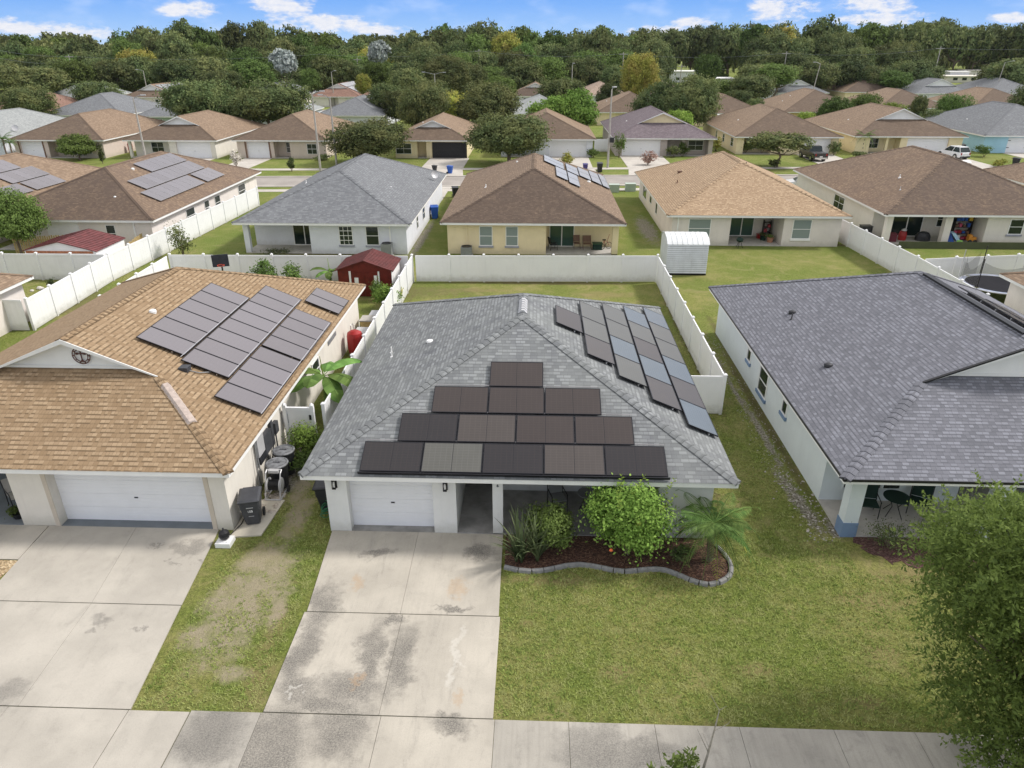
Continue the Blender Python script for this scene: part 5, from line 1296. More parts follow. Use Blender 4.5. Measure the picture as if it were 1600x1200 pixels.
# basketball hoop on its post
bh = thing('basketball_hoop', 'black basketball backboard with an orange rim above the tan roof', 'basketball hoop', (-19.2, 41.3, 0))
MB().tube([(-19.2, 41.6, 0), (-19.2, 41.6, 2.4), (-19.15, 41.35, 2.75)], .05, 8).build('pole', BLACK_M, bh)
MB().obox((-19.55, 41.15, 2.35), (.94, .34, 0), (0, 0, 1), (.34, -.94, 0), .95, .75, .03).build('backboard', plain('backboard', (.03, .035, .05), .3, .2, 5), bh)
MB().tube([(-19.0 + .2 * math.cos(a * math.pi / 8), 41.05 + .2 * math.sin(a * math.pi / 8), 2.5) for a in range(17)], .015, 5).build('rim', plain('orange_rim', (.6, .08, .04), .5, .1), bh)
MB().box(-19.6, -18.8, 41.5, 42.1, 0, .2).build('base', BLACK_M, bh)

# trampoline
tp = thing('trampoline', 'round black trampoline with poles and torn safety net beside the fence', 'trampoline', (29.3, 44.6, 0)); cx, cy, rd = 29.2, 44.2, 2.15
MB().lathe((cx, cy, .86), [(rd - .3, 0), (rd - .3, .012), (.01, .012)], 40).build('mat', plain('black_mesh_fabric', (.02, .02, .024), .95, .1, spec=.1), tp)
MB().tube([(cx + rd * math.cos(a * math.pi / 20), cy + rd * math.sin(a * math.pi / 20), .86) for a in range(41)], .04, 6, False).build('frame', ALU, tp)
k = MB()
for a in range(40):
    t0, t1 = a * math.pi / 20, (a + 1) * math.pi / 20
    if a % 9 == 4: continue
    k.face([(cx + (rd - .28) * math.cos(t0), cy + (rd - .28) * math.sin(t0), .885), (cx + (rd + .05) * math.cos(t0), cy + (rd + .05) * math.sin(t0), .89), (cx + (rd + .05) * math.cos(t1), cy + (rd + .05) * math.sin(t1), .89), (cx + (rd - .28) * math.cos(t1), cy + (rd - .28) * math.sin(t1), .885)])
k.build('edge_pad', plain('pad', (.25, .28, .36), .6, .5, 1.2), tp)
for a in range(6):
    th = .5 + a * math.pi / 3; px_, py_ = cx + (rd + .08) * math.cos(th), cy + (rd + .08) * math.sin(th)
    MB().tube([(px_, py_, 0), (px_, py_, 2.75 if a != 4 else 2.5)], .03, 6).build('net_pole', BLACK_M if a % 2 else ALU, tp)
    MB().tube([(px_, py_, .05), (cx + (rd - .25) * math.cos(th + .3), cy + (rd - .25) * math.sin(th + .3), .05), (cx + rd * math.cos(th + .3), cy + rd * math.sin(th + .3), .85)], .025, 5).build('leg', ALU, tp)
m, kk = _surf('net'); kk.p.inputs['Base Color'].default_value = (.02, .02, .022, 1); kk.p.inputs['Alpha'].default_value = .32
for a0, a1, hh in ((1.7, 2.6, 1.5), (.5, 1.5, .75), (2.9, 3.6, 1.75)):
    k = MB(); n = 8
    for i in range(n):
        t0, t1 = a0 + (a1 - a0) * i / n, a0 + (a1 - a0) * (i + 1) / n; h0, h1 = [.9 + hh * (1 - .45 * math.sin(math.pi * v)) for v in (i / n, (i + 1) / n)]
        k.face([(cx + rd * math.cos(t0), cy + rd * math.sin(t0), .9), (cx + rd * math.cos(t1), cy + rd * math.sin(t1), .9), (cx + rd * math.cos(t1), cy + rd * math.sin(t1), h1), (cx + rd * math.cos(t0), cy + rd * math.sin(t0), h0)])
    k.build('safety_net', m, tp)


# ================================================================ CHAIRS AND PATIO THINGS
def chair(label, x, y, z, rz, fm, sm, group=None, w=.5, arms=True, solid=False):
    t = thing('chair', label, 'chair', (x, y, z), group)
    def put(mb, name, m): o = mb.build(name, m, None); o.parent = t; return o
    put(MB().box(-w / 2, w / 2, -.25, .24, .42, .47), 'seat', sm)
    put(MB().obox((-w / 2, .24, .5), (1, 0, 0), (0, .2, .98), (0, -.98, .2), w, .5, .03), 'backrest', sm)
    for sx in (-1, 1):
        e = sx * (w / 2 + .02)
        put(MB().tube([(e, -.27, 0), (e, -.25, .45), (e, -.22, .64)] if arms else [(e, -.25, 0), (e, -.24, .45)], .016, 6), 'leg', fm)
        put(MB().tube([(e, .30, 0), (e, .24, .45), (e, .36, 1.0)], .016, 6), 'leg', fm)
        if arms: put(MB().tube([(e, -.26, .64), (e, .28, .66)], .018, 6), 'armrest', fm)
    t.rotation_euler[2] = rz; return t


def table(label, x, y, z, r, h, fm, tm, group=None):
    t = thing('table', label, 'table', (x, y, z), group)
    o = MB().lathe((0, 0, h - .03), [(r, 0), (r, .03), (.01, .03)], 24).build('tabletop', tm, None); o.parent = t
    for i in range(4):
        a = i * math.pi / 2 + .5; o = MB().tube([(r * .85 * math.cos(a), r * .85 * math.sin(a), 0), (r * .3 * math.cos(a), r * .3 * math.sin(a), h * .5), (r * .7 * math.cos(a), r * .7 * math.sin(a), h - .03)], .014, 6).build('leg', fm, None); o.parent = t
    return t
chair('black framed chair with a dark green seat, left of the round patio table', 11.35, 20.35, .07, -.15, BLACK_M, GREEN_D, 'chairs on the right hand porch', .6)
chair('black framed chair with a dark green seat, right of the round patio table', 13.15, 20.5, .07, -.5, BLACK_M, GREEN_D, 'chairs on the right hand porch', .6)
table('small round dark green table between two black porch chairs', 12.25, 20.35, .07, .42, .72, BLACK_M, GREEN_D)
chair('grey cushioned metal chair under the eave above the round shrub', .85, 20.3, .07, .3, BLACK_M, GREY_M)
table('small iron table on the shaded porch', 1.85, 20.4, .07, .32, .6, BLACK_M, GREY_M)
chair('black slatted armchair with a pale cushion at the left edge porch', -17.75, 19.9, .07, .9, BLACK_M, PATIO, None, .62)
def pot(label, x, y, r, h, m, mat, leafh=.35, seed=1):
    t = thing('potted_plant', label, 'potted plant', (x, y, .05), 'potted plants'); MB().lathe((x, y, .05), [(r * .75, 0), (r, h), (r * .9, h), (r * .85, h - .04), (.01, h - .04)], 14).build('pot', m, t)
    c = bpy.data.objects.new('foliage', crown_mesh('foliage', seed, r * 1.4, leafh * .5, h + leafh * .4, 24, 10, .05, mat, spread=.25, shell=.2)); C.objects.link(c); c.parent = t
pot('square black planter with a sparse green plant at the left edge', -17.35, 19.2, .26, .22, BLACK_M, L_MID, .25); pot('terracotta pot with a wiry plant against the cream porch column', -17.2, 19.45, .16, .22, plain('terracotta', (.38, .19, .12), .8, .1), L_MID, .4)
# patio of the yellow house
chair('black swivel chair at the corner of the yellow patio', .98 + .3, 54.6, .07, 1.9, BLACK_M, BLACK_M, 'chairs on the yellow patio'); chair('brown folding chair, smaller one right of the sliding door', 3.15, 55.0, .07, .1, BROWN_P, BROWN_P, 'chairs on the yellow patio', .45, False); chair('brown wooden chair with a solid seat beside the green box', 3.95, 54.9, .07, .1, BROWN_P, BROWN_P, 'chairs on the yellow patio', .6, False)
t = thing('storage_box', 'dark green storage box on the yellow patio', 'box', (4.75, 54.9, .07)); MB().box(4.4, 5.1, 54.6, 55.2, .07, .5).build('body', GREEN_D, t); MB().box(4.36, 5.14, 54.56, 55.24, .5, .56).build('lid', plain('green_lid', (.02, .07, .035), .5, .1), t)
bk = thing('bicycle', 'small bicycle leaning in the right corner of the yellow patio', 'bicycle', (5.35, 55.0, .07))
for yb, xb in ((54.7, 5.05), (55.1, 5.65)): MB().tube([(xb + .25 * math.cos(a * math.pi / 8), yb, .33 + .25 * math.sin(a * math.pi / 8)) for a in range(17)], .02, 5, False).build('wheel', RUBBER, bk)
MB().tube([(5.05, 54.7, .33), (5.25, 54.8, .75), (5.5, 54.9, .7), (5.65, 55.1, .33)], .02, 5).tube([(5.35, 54.9, .35), (5.25, 54.8, .8)], .02, 5).tube([(5.5, 54.9, .7), (5.65, 54.9, 1.25)], .015, 5).build('frame', REDP, bk); MB().box(5.12, 5.38, 54.72, 54.9, .8, .86).build('saddle', BLACK_M, bk)
# clutter on the other patios
def crate(label, x, y, w_, d_, h, m, z=.07, lidm=None, name='storage_box', cat='box', group='things kept on the patios'):
    t = thing(name, label, cat, (x, y, z), group); MB().box(x - w_ / 2, x + w_ / 2, y - d_ / 2, y + d_ / 2, z, z + h).build('body', m, t); MB().box(x - w_ / 2 - .03, x + w_ / 2 + .03, y - d_ / 2 - .03, y + d_ / 2 + .03, z + h, z + h + .05).build('lid', lidm or m, t); return t
crate('red crate on the patio of the orange roofed house', 18.5, 58.9, .6, .4, .3, REDP); crate('red and white cooler left in the orange roofed patio corner', 15.6, 58.6, .3, .4, .35, REDP, lidm=WHITE)
t = thing('shelf_rack', 'dark shelf rack full of toys in the orange roofed patio corner', 'shelf', (19.0, 59.2, .07))
k = MB()
for z in (.1, .5, .9, 1.3): k.box(18.7, 19.3, 59.0, 59.4, z, z + .03)
for x in (18.7, 19.27): k.box(x, x + .03, 59.0, 59.4, .07, 1.5)
k.build('shelf', BLACK_M, t); MB().box(18.75, 19.0, 59.05, 59.3, .53, .8).box(19.05, 19.25, 59.05, 59.3, .93, 1.15).build('toys', plain('toy_red', (.4, .06, .08), .6, .4, 6), t)
pot('leafy plant in a terracotta pot at the orange roofed patio edge', 18.9, 57.6, .28, .42, plain('terracotta', (.38, .19, .12), .8, .1), L_MID, .3); pot('dark green potted plant deeper in the orange roofed patio', 18.5, 58.2, .25, .35, GREEN_D, L_DARK, .4, 2)
t = thing('barbecue', 'small black barbecue at the front edge of the orange roofed patio', 'barbecue', (16.0, 55.9, 0)); MB().lathe((16.0, 55.9, .45), [(.05, 0), (.25, .1), (.28, .22), (.2, .34), (.03, .4)], 14).build('bowl', GREEN_D, t)
for a in range(3): MB().tube([(16 + .28 * math.cos(a * 2.1), 55.9 + .28 * math.sin(a * 2.1), 0), (16 + .1 * math.cos(a * 2.1), 55.9 + .1 * math.sin(a * 2.1), .5)], .02, 5).build('leg', BLACK_M, t)
t = thing('shelf_rack', 'tall rack crammed with coloured toys in the right patio bay', 'shelf', (34.6, 59.0, .07)); k = MB()
for z in (.1, .6, 1.1, 1.6): k.box(33.9, 35.3, 58.7, 59.2, z, z + .03)
for x in (33.9, 35.27): k.box(x, x + .03, 58.7, 59.2, .07, 2.0)
k.build('shelf', BLACK_M, t)
g = random.Random(5); cols_ = [REDP, BLUE_P, plain('toy_yellow', (.6, .4, .05), .6, .1), plain('toy_pink', (.5, .08, .15), .6, .1), PLASTIC, WHITE, BROWN_P]
for i in range(16):
    x = 33.98 + (i % 4) * .33; z = .14 + (i // 4) * .5; MB().box(x, x + g.uniform(.18, .28), 58.75, 59.1, z, z + g.uniform(.15, .36)).build('toy', g.choice(cols_), t)
t = thing('play_slide', 'blue and white plastic play slide at the right patio edge', 'slide', (33.2, 58.1, .07))
MB().hexa([(32.95, 57.9, .07), (33.6, 57.6, .07), (33.6, 58.4, .07), (32.95, 58.6, .07), (33.0, 58.0, 1.1), (33.2, 57.95, 1.1), (33.2, 58.3, 1.1), (33.0, 58.4, 1.1)]).build('steps', BLUE_P, t); MB().hexa([(33.2, 57.6, .9), (33.5, 57.6, .9), (34.1, 57.5, .15), (33.8, 57.5, .15), (33.2, 58.1, .95), (33.5, 58.1, .95), (34.1, 58.0, .2), (33.8, 58.0, .2)]).build('chute', plain('pale_blue_plastic', (.35, .52, .62), .5, .1), t)
t = thing('toy_truck', 'yellow toy truck with black wheels at the patio edge', 'toy', (35.0, 57.9, .07)); MB().box(34.7, 35.3, 57.7, 58.1, .25, .55).box(34.7, 34.95, 57.72, 58.08, .55, .75).build('body', plain('toy_orange', (.6, .25, .03), .6, .1), t)
for x in (34.8, 35.2): MB().ring([[(x + .15 * math.cos(a * math.pi / 6), 57.62 + u, .22 + .15 * math.sin(a * math.pi / 6)) for a in range(12)] for u in (0, .08)]).build('wheel', RUBBER, t)
t = thing('toy_car', 'lime green ride-on toy lying before the patio column', 'toy', (33.3, 56.7, 0)); MB().box(33.0, 33.8, 56.5, 56.9, .12, .35).box(33.3, 33.6, 56.55, 56.85, .35, .55).build('body', plain('lime', (.25, .5, .12), .5, .1), t); MB().box(32.4, 32.9, 56.4, 56.8, .05, .25).build('bucket', BLUE_P, t)
t = thing('covered_grill', 'low covered grill shape under a black cover beside the patio column', 'barbecue', (31.6, 58.6, .07)); MB().lathe((31.5, 58.6, .07), [(.62, 0), (.6, .4), (.45, .62), (.2, .72), (.01, .74)], 12, 1, .7).build('cover', PLASTIC, t)
t = thing('red_riding_toy', 'red and grey plastic toy in front of the sliding door', 'toy', (29.9, 58.7, .07)); MB().lathe((29.9, 58.7, .07), [(.3, 0), (.32, .4), (.25, .7), (.1, .8), (.01, .8)], 10).build('body', REDP, t); MB().lathe((29.9, 58.6, .85), [(.2, 0), (.2, .1), (.01, .2)], 10).build('top', LGREY_M, t)
crate('dark red box in the left patio corner', 28.8, 58.3, .7, .6, .6, plain('maroon', (.12, .02, .03), .7, .1)); crate('black lidded box standing beyond the fence by the patio column', 27.2, 59.5, .8, .7, 1.0, PLASTIC, 0)
t = thing('shade_net', 'dark green shade net along the grass behind the trampoline fence', 'net', (33, 56.4, 0)); MB().box(28.5, 41, 56.2, 56.23, .0, .55).build('net', plain('olive_net', (.07, .08, .04), .9, .1), t)
t = thing('red_barrel', 'tall red barrel by the pinkish side wall across the street', 'barrel', (-60.5, 107.0, 0)); MB().lathe((-60.4, 108.0, 0), [(.3, 0), (.35, 1.2), (.2, 1.5), (.02, 1.55)], 10).build('body', REDP, t)


# ================================================================ VEHICLES
def loft(sts, mb):
    """sts: (x, z0, z1, half width low, half width high)"""
    rings = []
    for x, z0, z1, a, b in sts:
        c = .06; rings.append([(x, -a + c, z0), (x, a - c, z0), (x, a, z0 + c), (x, a, (z0 + z1) * .55), (x, b, z1 - c * .7), (x, b - c * 1.3, z1), (x, -b + c * 1.3, z1), (x, -b, z1 - c * .7), (x, -a, (z0 + z1) * .55), (x, -a, z0 + c)])
    mb.ring(rings); return mb


def car(kind, label, x, y, rz, paint, cat='car', group=None):
    t = thing({'pickup': 'pickup_truck', 'suv': 'parked_car', 'sedan': 'parked_car'}[kind], label, cat, (x, y, 0), group)
    put = lambda mb, n, m, par=t: (lambda o: (setattr(o, 'parent', par), o)[1])(mb.build(n, m, None))
    L = {'pickup': 5.7, 'suv': 4.55, 'sedan': 4.7}[kind]; h = L / 2; W_ = .98 if kind == 'pickup' else .91
    zb = .42 if kind == 'pickup' else .3; belt = 1.18 if kind == 'pickup' else (1.02 if kind == 'suv' else .92); zt = 1.9 if kind == 'pickup' else (1.68 if kind == 'suv' else 1.43)
    if kind == 'pickup': st = [(-h, zb, belt - .02, W_ - .03, W_ - .05), (-h + .15, zb, belt, W_, W_ - .02), (-h + 1.9, zb, belt, W_, W_ - .02), (h - 1.75, zb, belt, W_, W_ - .03), (h - 1.5, zb, belt - .05, W_, W_ - .06), (h - .35, zb, belt - .12, W_, W_ - .1), (h, zb + .05, belt - .3, W_ - .1, W_ - .16)]
    else: st = [(-h, zb + .1, belt - .12, W_ - .12, W_ - .16), (-h + .18, zb, belt - .02, W_, W_ - .05), (-h + 1.2, zb, belt, W_, W_ - .04), (h - 1.4, zb, belt - .02, W_, W_ - .05), (h - .6, zb, belt - .14, W_ - .02, W_ - .1), (h, zb + .08, belt - .38, W_ - .14, W_ - .2)]
    body = put(loft(st, MB()), 'body', paint)
    # greenhouse: glass band then painted roof
    if kind == 'pickup': c0, c1, r0, r1 = -h + 2.0, h - 1.55, -h + 2.2, h - 2.45
    elif kind == 'suv': c0, c1, r0, r1 = -h + .12, h - 1.25, -h + .55, h - 2.15
    else: c0, c1, r0, r1 = -h + .75, h - 1.35, -h + 1.45, h - 2.2
    a, b = W_ - .07, W_ - .22; zr = zt - .06
    gl = MB().hexa([(c0, -a, belt - .02), (c1, -a, belt - .02), (c1, a, belt - .02), (c0, a, belt - .02), (r0, -b, zr), (r1, -b, zr), (r1, b, zr), (r0, b, zr)])
    put(gl, 'windows', GLASS)
    put(MB().hexa([(r0 - .04, -b - .02, zr), (r1 + .04, -b - .02, zr), (r1 + .04, b + .02, zr), (r0 - .04, b + .02, zr), (r0 + .08, -b + .08, zt), (r1 - .1, -b + .08, zt), (r1 - .1, b - .08, zt), (r0 + .08, b - .08, zt)]), 'roof', paint)
    pl = MB()
    for s in (-1, 1):
        A, B = s * (a + .006), s * (b + .006)
        for xb, xt in ((c0, r0), (c1, r1), ((c0 + c1) / 2 - .1, (r0 + r1) / 2 - .05)):
            pl.hexa([(xb - .05, A - .01, belt - .03), (xb + .05, A - .01, belt - .03), (xb + .05, A + .01, belt - .03), (xb - .05, A + .01, belt - .03), (xt - .05, B - .01, zr), (xt + .05, B - .01, zr), (xt + .05, B + .01, zr), (xt - .05, B + .01, zr)])
    put(pl, 'pillars', paint)
    if kind == 'pickup':
        put(MB().box(-h + .12, -h + 1.92, -W_ + .14, W_ - .14, belt - .03, belt + .012), 'bed_cover', PLASTIC)
    for sx in (-1, 1):
        wx = sx * (h - (1.15 if kind == 'pickup' else .88)) + (.1 if sx > 0 else 0)
        for sy in (-1, 1):
            rr_ = .40 if kind == 'pickup' else .34
            yw = sy * (W_ - .12)
            ar_ = MB().ring([[(wx + (rr_ + .07) * math.cos(k_ * math.pi / 12), sy * (W_ - .2 + u), rr_ + (rr_ + .07) * math.sin(k_ * math.pi / 12)) for k_ in range(24)] for u in (0, .205)]); put(ar_, 'wheel_arch', BLACK_M, t)
            w_ = put(MB().ring([[(wx + rr_ * math.cos(k_ * math.pi / 10), yw + u, rr_ + rr_ * math.sin(k_ * math.pi / 10)) for k_ in range(20)] for u in (-.12, .14)]), 'wheel', RUBBER)
            put(MB().ring([[(wx + rr_ * .62 * math.cos(k_ * math.pi / 10), yw + u, rr_ + rr_ * .62 * math.sin(k_ * math.pi / 10)) for k_ in range(20)] for u in (-.13, .155)]), 'rim', CHROME, w_)
    lt = plain('tail_light', (.25, .01, .01), .3, .1)
    for sy in (-1, 1):
        put(MB().box(-h - .012, -h + .08, sy * (W_ - .24) - .1, sy * (W_ - .24) + .1, belt - .38, belt - .08), 'tail_light', lt)
        put(MB().box(h - .12, h + .005, sy * (W_ - .34) - .14, sy * (W_ - .34) + .14, belt - .5, belt - .36), 'headlight', LGREY_M)
    put(MB().box(-h - .05, -h + .06, -W_ + .15, W_ - .15, zb - .02, zb + .18), 'bumper', PLASTIC if kind != 'pickup' else CHROME)
    put(MB().box(-h - .03, -h - .013, -.2, .2, belt - .55, belt - .42), 'number_plate', WHITE)
    for sy in (-1, 1): put(MB().box(c1 - .35, c1 - .2, sy * (W_ - .02), sy * (W_ + .16), belt, belt + .16), 'mirror', paint)
    t.rotation_euler[2] = rz; return t
BLKP = plain('black_car_paint', (.012, .012, .014), .25, .1, coat=.6); WHTP = plain('white_car_paint', (.72, .73, .75), .3, .02, coat=.6)
x, y = G(1266, 250); car('pickup', 'black pickup truck parked on the driveway seen from behind', x + .5, y + .8, R(93), BLKP, 'pickup truck')
x, y = G(1490, 247); car('suv', 'white hatchback suv parked before the white garage door at the right', x, y + .4, R(103), WHTP)
car('sedan', 'white car half hidden between the two roofs on the street', 29.6, 82.2, R(170), WHTP)

# ================================================================ POLES AND WIRES
def lamp_post(label, x, y, h, arm=(1.2, 0), lean=(0, 0), group='concrete lamp posts'):
    t = thing('lamp_post', label, 'lamp post', (x, y, 0), group)
    MB().tube([(x, y, -.2), (x + lean[0] * .5, y + lean[1] * .5, h * .5), (x + lean[0], y + lean[1], h)], [.15, .12, .08], 8).build('pole', POLE, t)
    e = (x + lean[0] + arm[0], y + lean[1] + arm[1], h + .25)
    MB().tube([(x + lean[0], y + lean[1], h - .15), (x + lean[0] + arm[0] * .5, y + lean[1] + arm[1] * .5, h + .12), e], .045, 6).build('arm', GREY_M, t)
    ux, uy = arm[0], arm[1]; L = math.hypot(ux, uy) or 1; ux /= L; uy /= L
    MB().obox((e[0] - uy * -.14 - ux * .1, e[1] - ux * .14 - uy * .1, e[2] - .05), (ux, uy, 0), (-uy, ux, 0), (0, 0, 1), .6, .28, .12).build('lamp_head', LGREY_M, t)
lamp_post('tall concrete lamp post rising in front of the left street house roofs', -48.6, 89.9, 8.8, (.9, .3)); lamp_post('tall lamp post before the pinkish house, left of the pair', -27.4, 91.6, 9.2, (1.0, .2)); lamp_post('tall concrete pole of the pair, nearer the big oak', -26.6, 96.4, 8.5, (-1.0, 0))
lamp_post('concrete pole with a grey box in front of the plum roofed house', 9.1, 96.0, 9.5, (.2, .2)); MB().box(9.2, 9.7, 95.7, 96.1, 3.2, 3.8).build('transformer_box', PLASTIC, bpy.data.objects['lamp_post.003'])
lamp_post('thin lamp post far left in front of the solar gable', -107.5, 207, 8.2, (-1.6, 0)); lamp_post('thin lamp post beyond the reddish solar roof', -53, 196, 8.3, (.8, 0)); lamp_post('thin bare pole between far trees near the middle', 8.1, 190, 10.2, (.1, 0))
lamp_post('leaning lamp post in front of the slate roof with white gable', 64.2, 183.5, 10.6, (-1.2, 0), (1.2, 0)); lamp_post('thin lamp post at the far right roofs', 128.5, 221, 10.2, (2.0, 0), (.8, 0)); lamp_post('double armed lamp post among the trees in the middle', -22.1, 163, 9, (1.9, 0))
a_ = bpy.data.objects['lamp_post.009']; MB().tube([(-22.1, 163, 8.85), (-24.2, 163, 9.3)], .045, 6).build('arm', GREY_M, a_); MB().box(-24.8, -24.1, 162.9, 163.15, 9.24, 9.36).build('lamp_head', LGREY_M, a_)


def upole(label, px, py_top, y, lab2=None):
    yy_ = y; ztop = CAM_H - (py_top - 70) / 1229 * y * 1.02; x = (px - 843) / 1109 * (y * .902 + (14.5 - ztop) * .431)
    t = thing('utility_pole', label, 'utility pole', (x, y, 0), 'wooden utility poles along the wood')
    MB().tube([(x, y, 0), (x, y, ztop)], [.2, .13], 7).build('pole', POLE, t); MB().box(x - 1.3, x + 1.3, y - .08, y + .08, ztop - .7, ztop - .5).build('crossarm', POLE, t)
    return x, y, ztop - .45
ps = [upole('utility pole at the far left carrying white fittings', 92, 84, 236), upole('utility pole behind the slim tree left of the middle', 556, 88, 250), upole('utility pole rising behind dark trees left of the middle', 748, 76, 250), upole('utility pole beside the yellow green tree', 974, 80, 246), upole('utility pole over the white mobile homes', 1064, 97, 262), upole('utility pole behind the slate gable roof', 1225, 79, 246), upole('utility pole at the right with a grey transformer', 1459, 72, 240)]
def wire(label, a, b, sag=1.2):
    pts = [(a[0] + (b[0] - a[0]) * i / 12, a[1] + (b[1] - a[1]) * i / 12, a[2] + (b[2] - a[2]) * i / 12 - sag * 4 * (i / 12) * (1 - i / 12)) for i in range(13)]
    tag(MB().tube(pts, .035, 4).build('power_line', GREY_M, loc=((a[0] + b[0]) / 2, a[1], a[2])), label, 'power line', 'power lines along the wood')
main_ = [(-175, 232, 15.5), ps[0], (-70, 246, ps[1][2] + 1.5), ps[2], ps[3], ps[5], ps[6], (175, 236, 15.5)]
for a, b, n_ in zip(main_, main_[1:], ('left edge', 'far left', 'left middle', 'middle', 'right middle', 'right', 'right edge')): wire('thin grey power line crossing the wood, span at the %s' % n_, a, b)
wire('lower power line sagging at the left edge', (-175, 232, 13.2), (ps[0][0], 236, ps[0][2] - 2.2)); wire('lower power line in the gap over the mobile homes', (20, 255, 8.8), (90, 255, 8.0))

# buildings seen through the wood
def mobile(label, x0, x1, y, z, m=WHITE, d=5, wm=STUC_LAV):
    t = thing('mobile_home', label, 'mobile home', ((x0 + x1) / 2, y, 0)); MB().box(x0, x1, y, y + d, 0, z - .3).build('wall', wm, t)
    MB().hexa([(x0 - .4, y - .4, z - .4), (x1 + .4, y - .4, z - .4), (x1 + .4, y + d + .4, z - .4), (x0 - .4, y + d + .4, z - .4), (x0 - .4, y - .4, z - .15), (x1 + .4, y - .4, z - .15), (x1 + .4, y + d, z + .1), (x0 - .4, y + d, z + .1)]).build('roof', m, t)
    w_ = (x1 - x0) / 4
    for i in range(3): MB().box(x0 + w_ * (i + .7), x0 + w_ * (i + 1.2), y - .05, y - .01, 1.0, 2.0).build('window', GLASS, t)
mobile('white flat roofed mobile home deep in the wood gap', 56, 68, 330, 4.6); mobile('nearer white topped mobile home in the wood gap', 59, 69, 277, 3.9); mobile('small brown gabled cabin between white mobile homes', 53.5, 58.5, 268, 5.1, BROWNSH3, 4, plain('cabin_wood', (.16, .07, .045), .8, .2)); mobile('white roof peeking from the wood at the left edge', -236, -224, 327, 2.6)
mobile('cream flat topped building in the wood gap at the right', 186, 202, 345, 4.6, STUC_CREAM, 8, STUC_CREAM); mobile('long pale wall before the wood at the right', 172, 187, 332, 2.8, STUC_CREAM, 5, STUC_CREAM); mobile('white low roof beside the pale wall at the right', 176, 184, 338, 4.3)
# ================================================================ PLANTS NEAR THE HOUSE
bush(.62, 18.3, .86, 1.7, 'round dark green shrub behind the strappy plant in the mulch bed', L_MID, .045, 240, 36, 5, name='shrub', cat='shrub', spread=.12)
b = bush(3.0, 17.95, 1.36, 2.85, 'large bright green shrub with an orange bloom in front of the porch', L_BRIGHT, .055, 420, 40, 9, name='shrub', cat='shrub', spread=.13, lumps=12)
k = MB()
for i in range(9):
    a = i * 2.4; r_ = 1.0 + .18 * (i % 3); z0 = 1.5 + .1 * i; e = (3.0 + math.cos(a) * r_ * 1.05, 17.95 + math.sin(a) * r_ * .8, z0 + .75 if i % 2 else z0 + .4)
    if i in (1, 4): e = (3.0 + (-.4 if i == 1 else .3), 17.7, 3.2)
    s = (3.0 + math.cos(a) * .5, 17.95 + math.sin(a) * .4, 1.2); k.tube([s, e], [.012, .004], 4)
    for j in range(16):
        t_ = .5 + .5 * j / 16; p = Vector(s).lerp(Vector(e), t_); d = Vector((math.cos(j * 2.4), math.sin(j * 2.4), .4)).normalized(); u = d.orthogonal().normalized()
        k.face([p, p + d * .05 + u * .025, p + d * .11, p + d * .05 - u * .025])
k.build('shoots', L_BRIGHT, b)
MB().lathe((2.35, 16.98, .95), [(.01, -.03), (.06, 0), (.045, .04), (.01, .05)], 8).build('flower', ORANGE, b)
# strappy plant
t = thing('strap_leaf_plant', 'spiky dark strap leaved plant at the driveway end of the mulch bed', 'plant', (-.28, 17.6, 0)); g = random.Random(4)
for cl in range(5):
    bx, by = -.12 + g.uniform(-.4, .45), 17.55 + g.uniform(-.15, .3); k = MB()
    for i in range(26):
        a = g.uniform(0, 6.28); L = g.uniform(1.0, 1.95); lean = g.uniform(.15, .75); w_ = g.uniform(.03, .05); pts = []
        for j in range(7):
            s = j / 6; pts.append(Vector((bx + math.cos(a) * L * lean * s ** 1.4, by + math.sin(a) * L * lean * s ** 1.4, .03 + L * (s - .38 * lean * s * s * (1.4 if i % 5 == 0 else 1)))))
        side = Vector((-math.sin(a), math.cos(a), 0))
        for j in range(6):
            w0, w1 = w_ * (1 - (j / 6) ** 2), w_ * (1 - ((j + 1) / 6) ** 2); k.face([pts[j] - side * w0, pts[j] + side * w0, pts[j + 1] + side * w1, pts[j + 1] - side * w1])
    k.build('leaf_cluster', L_AGAV, t)
palm(5.50, 17.75, 1.5, 1.65, 'pygmy date palm with arching fronds at the right end of the mulch bed', 38, 3, dead=4, leafw=.24)
bush(4.6, 17.9, .42, .6, 'small dark plant between the bright shrub and the palm', L_DARK, .04, 50, 20, 21, name='shrub', cat='shrub')
bush(11.4, 18.75, .75, .85, 'sparse dark shrub on the old mulch before the right porch', L_OAK, .032, 60, 22, 23, name='shrub', cat='shrub', spread=.3)
bush(13.2, 18.9, .7, .8, 'low leafy shrub behind the tree at the right porch edge', L_OAK, .035, 60, 22, 24, name='shrub', cat='shrub', spread=.3)
bush(-8.75, 23.3, .75, 1.75, 'bushy bright shrub in front of the white gate between the houses', L_BRIGHT, .05, 110, 28, 31, name='shrub', cat='shrub', spread=.2)
bush(-8.5, 22.5, .55, .9, 'lower dark shrub at the edge of the grey roof', L_MID, .045, 60, 24, 32, name='shrub', cat='shrub', spread=.2)
bush(-9.0, 40.6, .8, 1.6, 'leafy variegated shrub before the red shed', L_BRIGHT, .07, 90, 24, 33, name='shrub', cat='shrub', spread=.2)
bush(-9.9, 42.2, .45, 1.5, 'slender green shrub at the red shed doors', L_MID, .07, 50, 20, 34, name='shrub', cat='shrub', spread=.25)
bush(-8.55, 41.3, .4, 1.5, 'yellow flowered shrub against the fence by the red shed', L_YEL, .06, 45, 20, 35, name='shrub', cat='shrub')
bush(-17.3, 43.2, 1.05, 2.3, 'round leafed shrub before the back fence above the tan ridge', L_MID, .09, 90, 26, 36, name='shrub', cat='shrub')
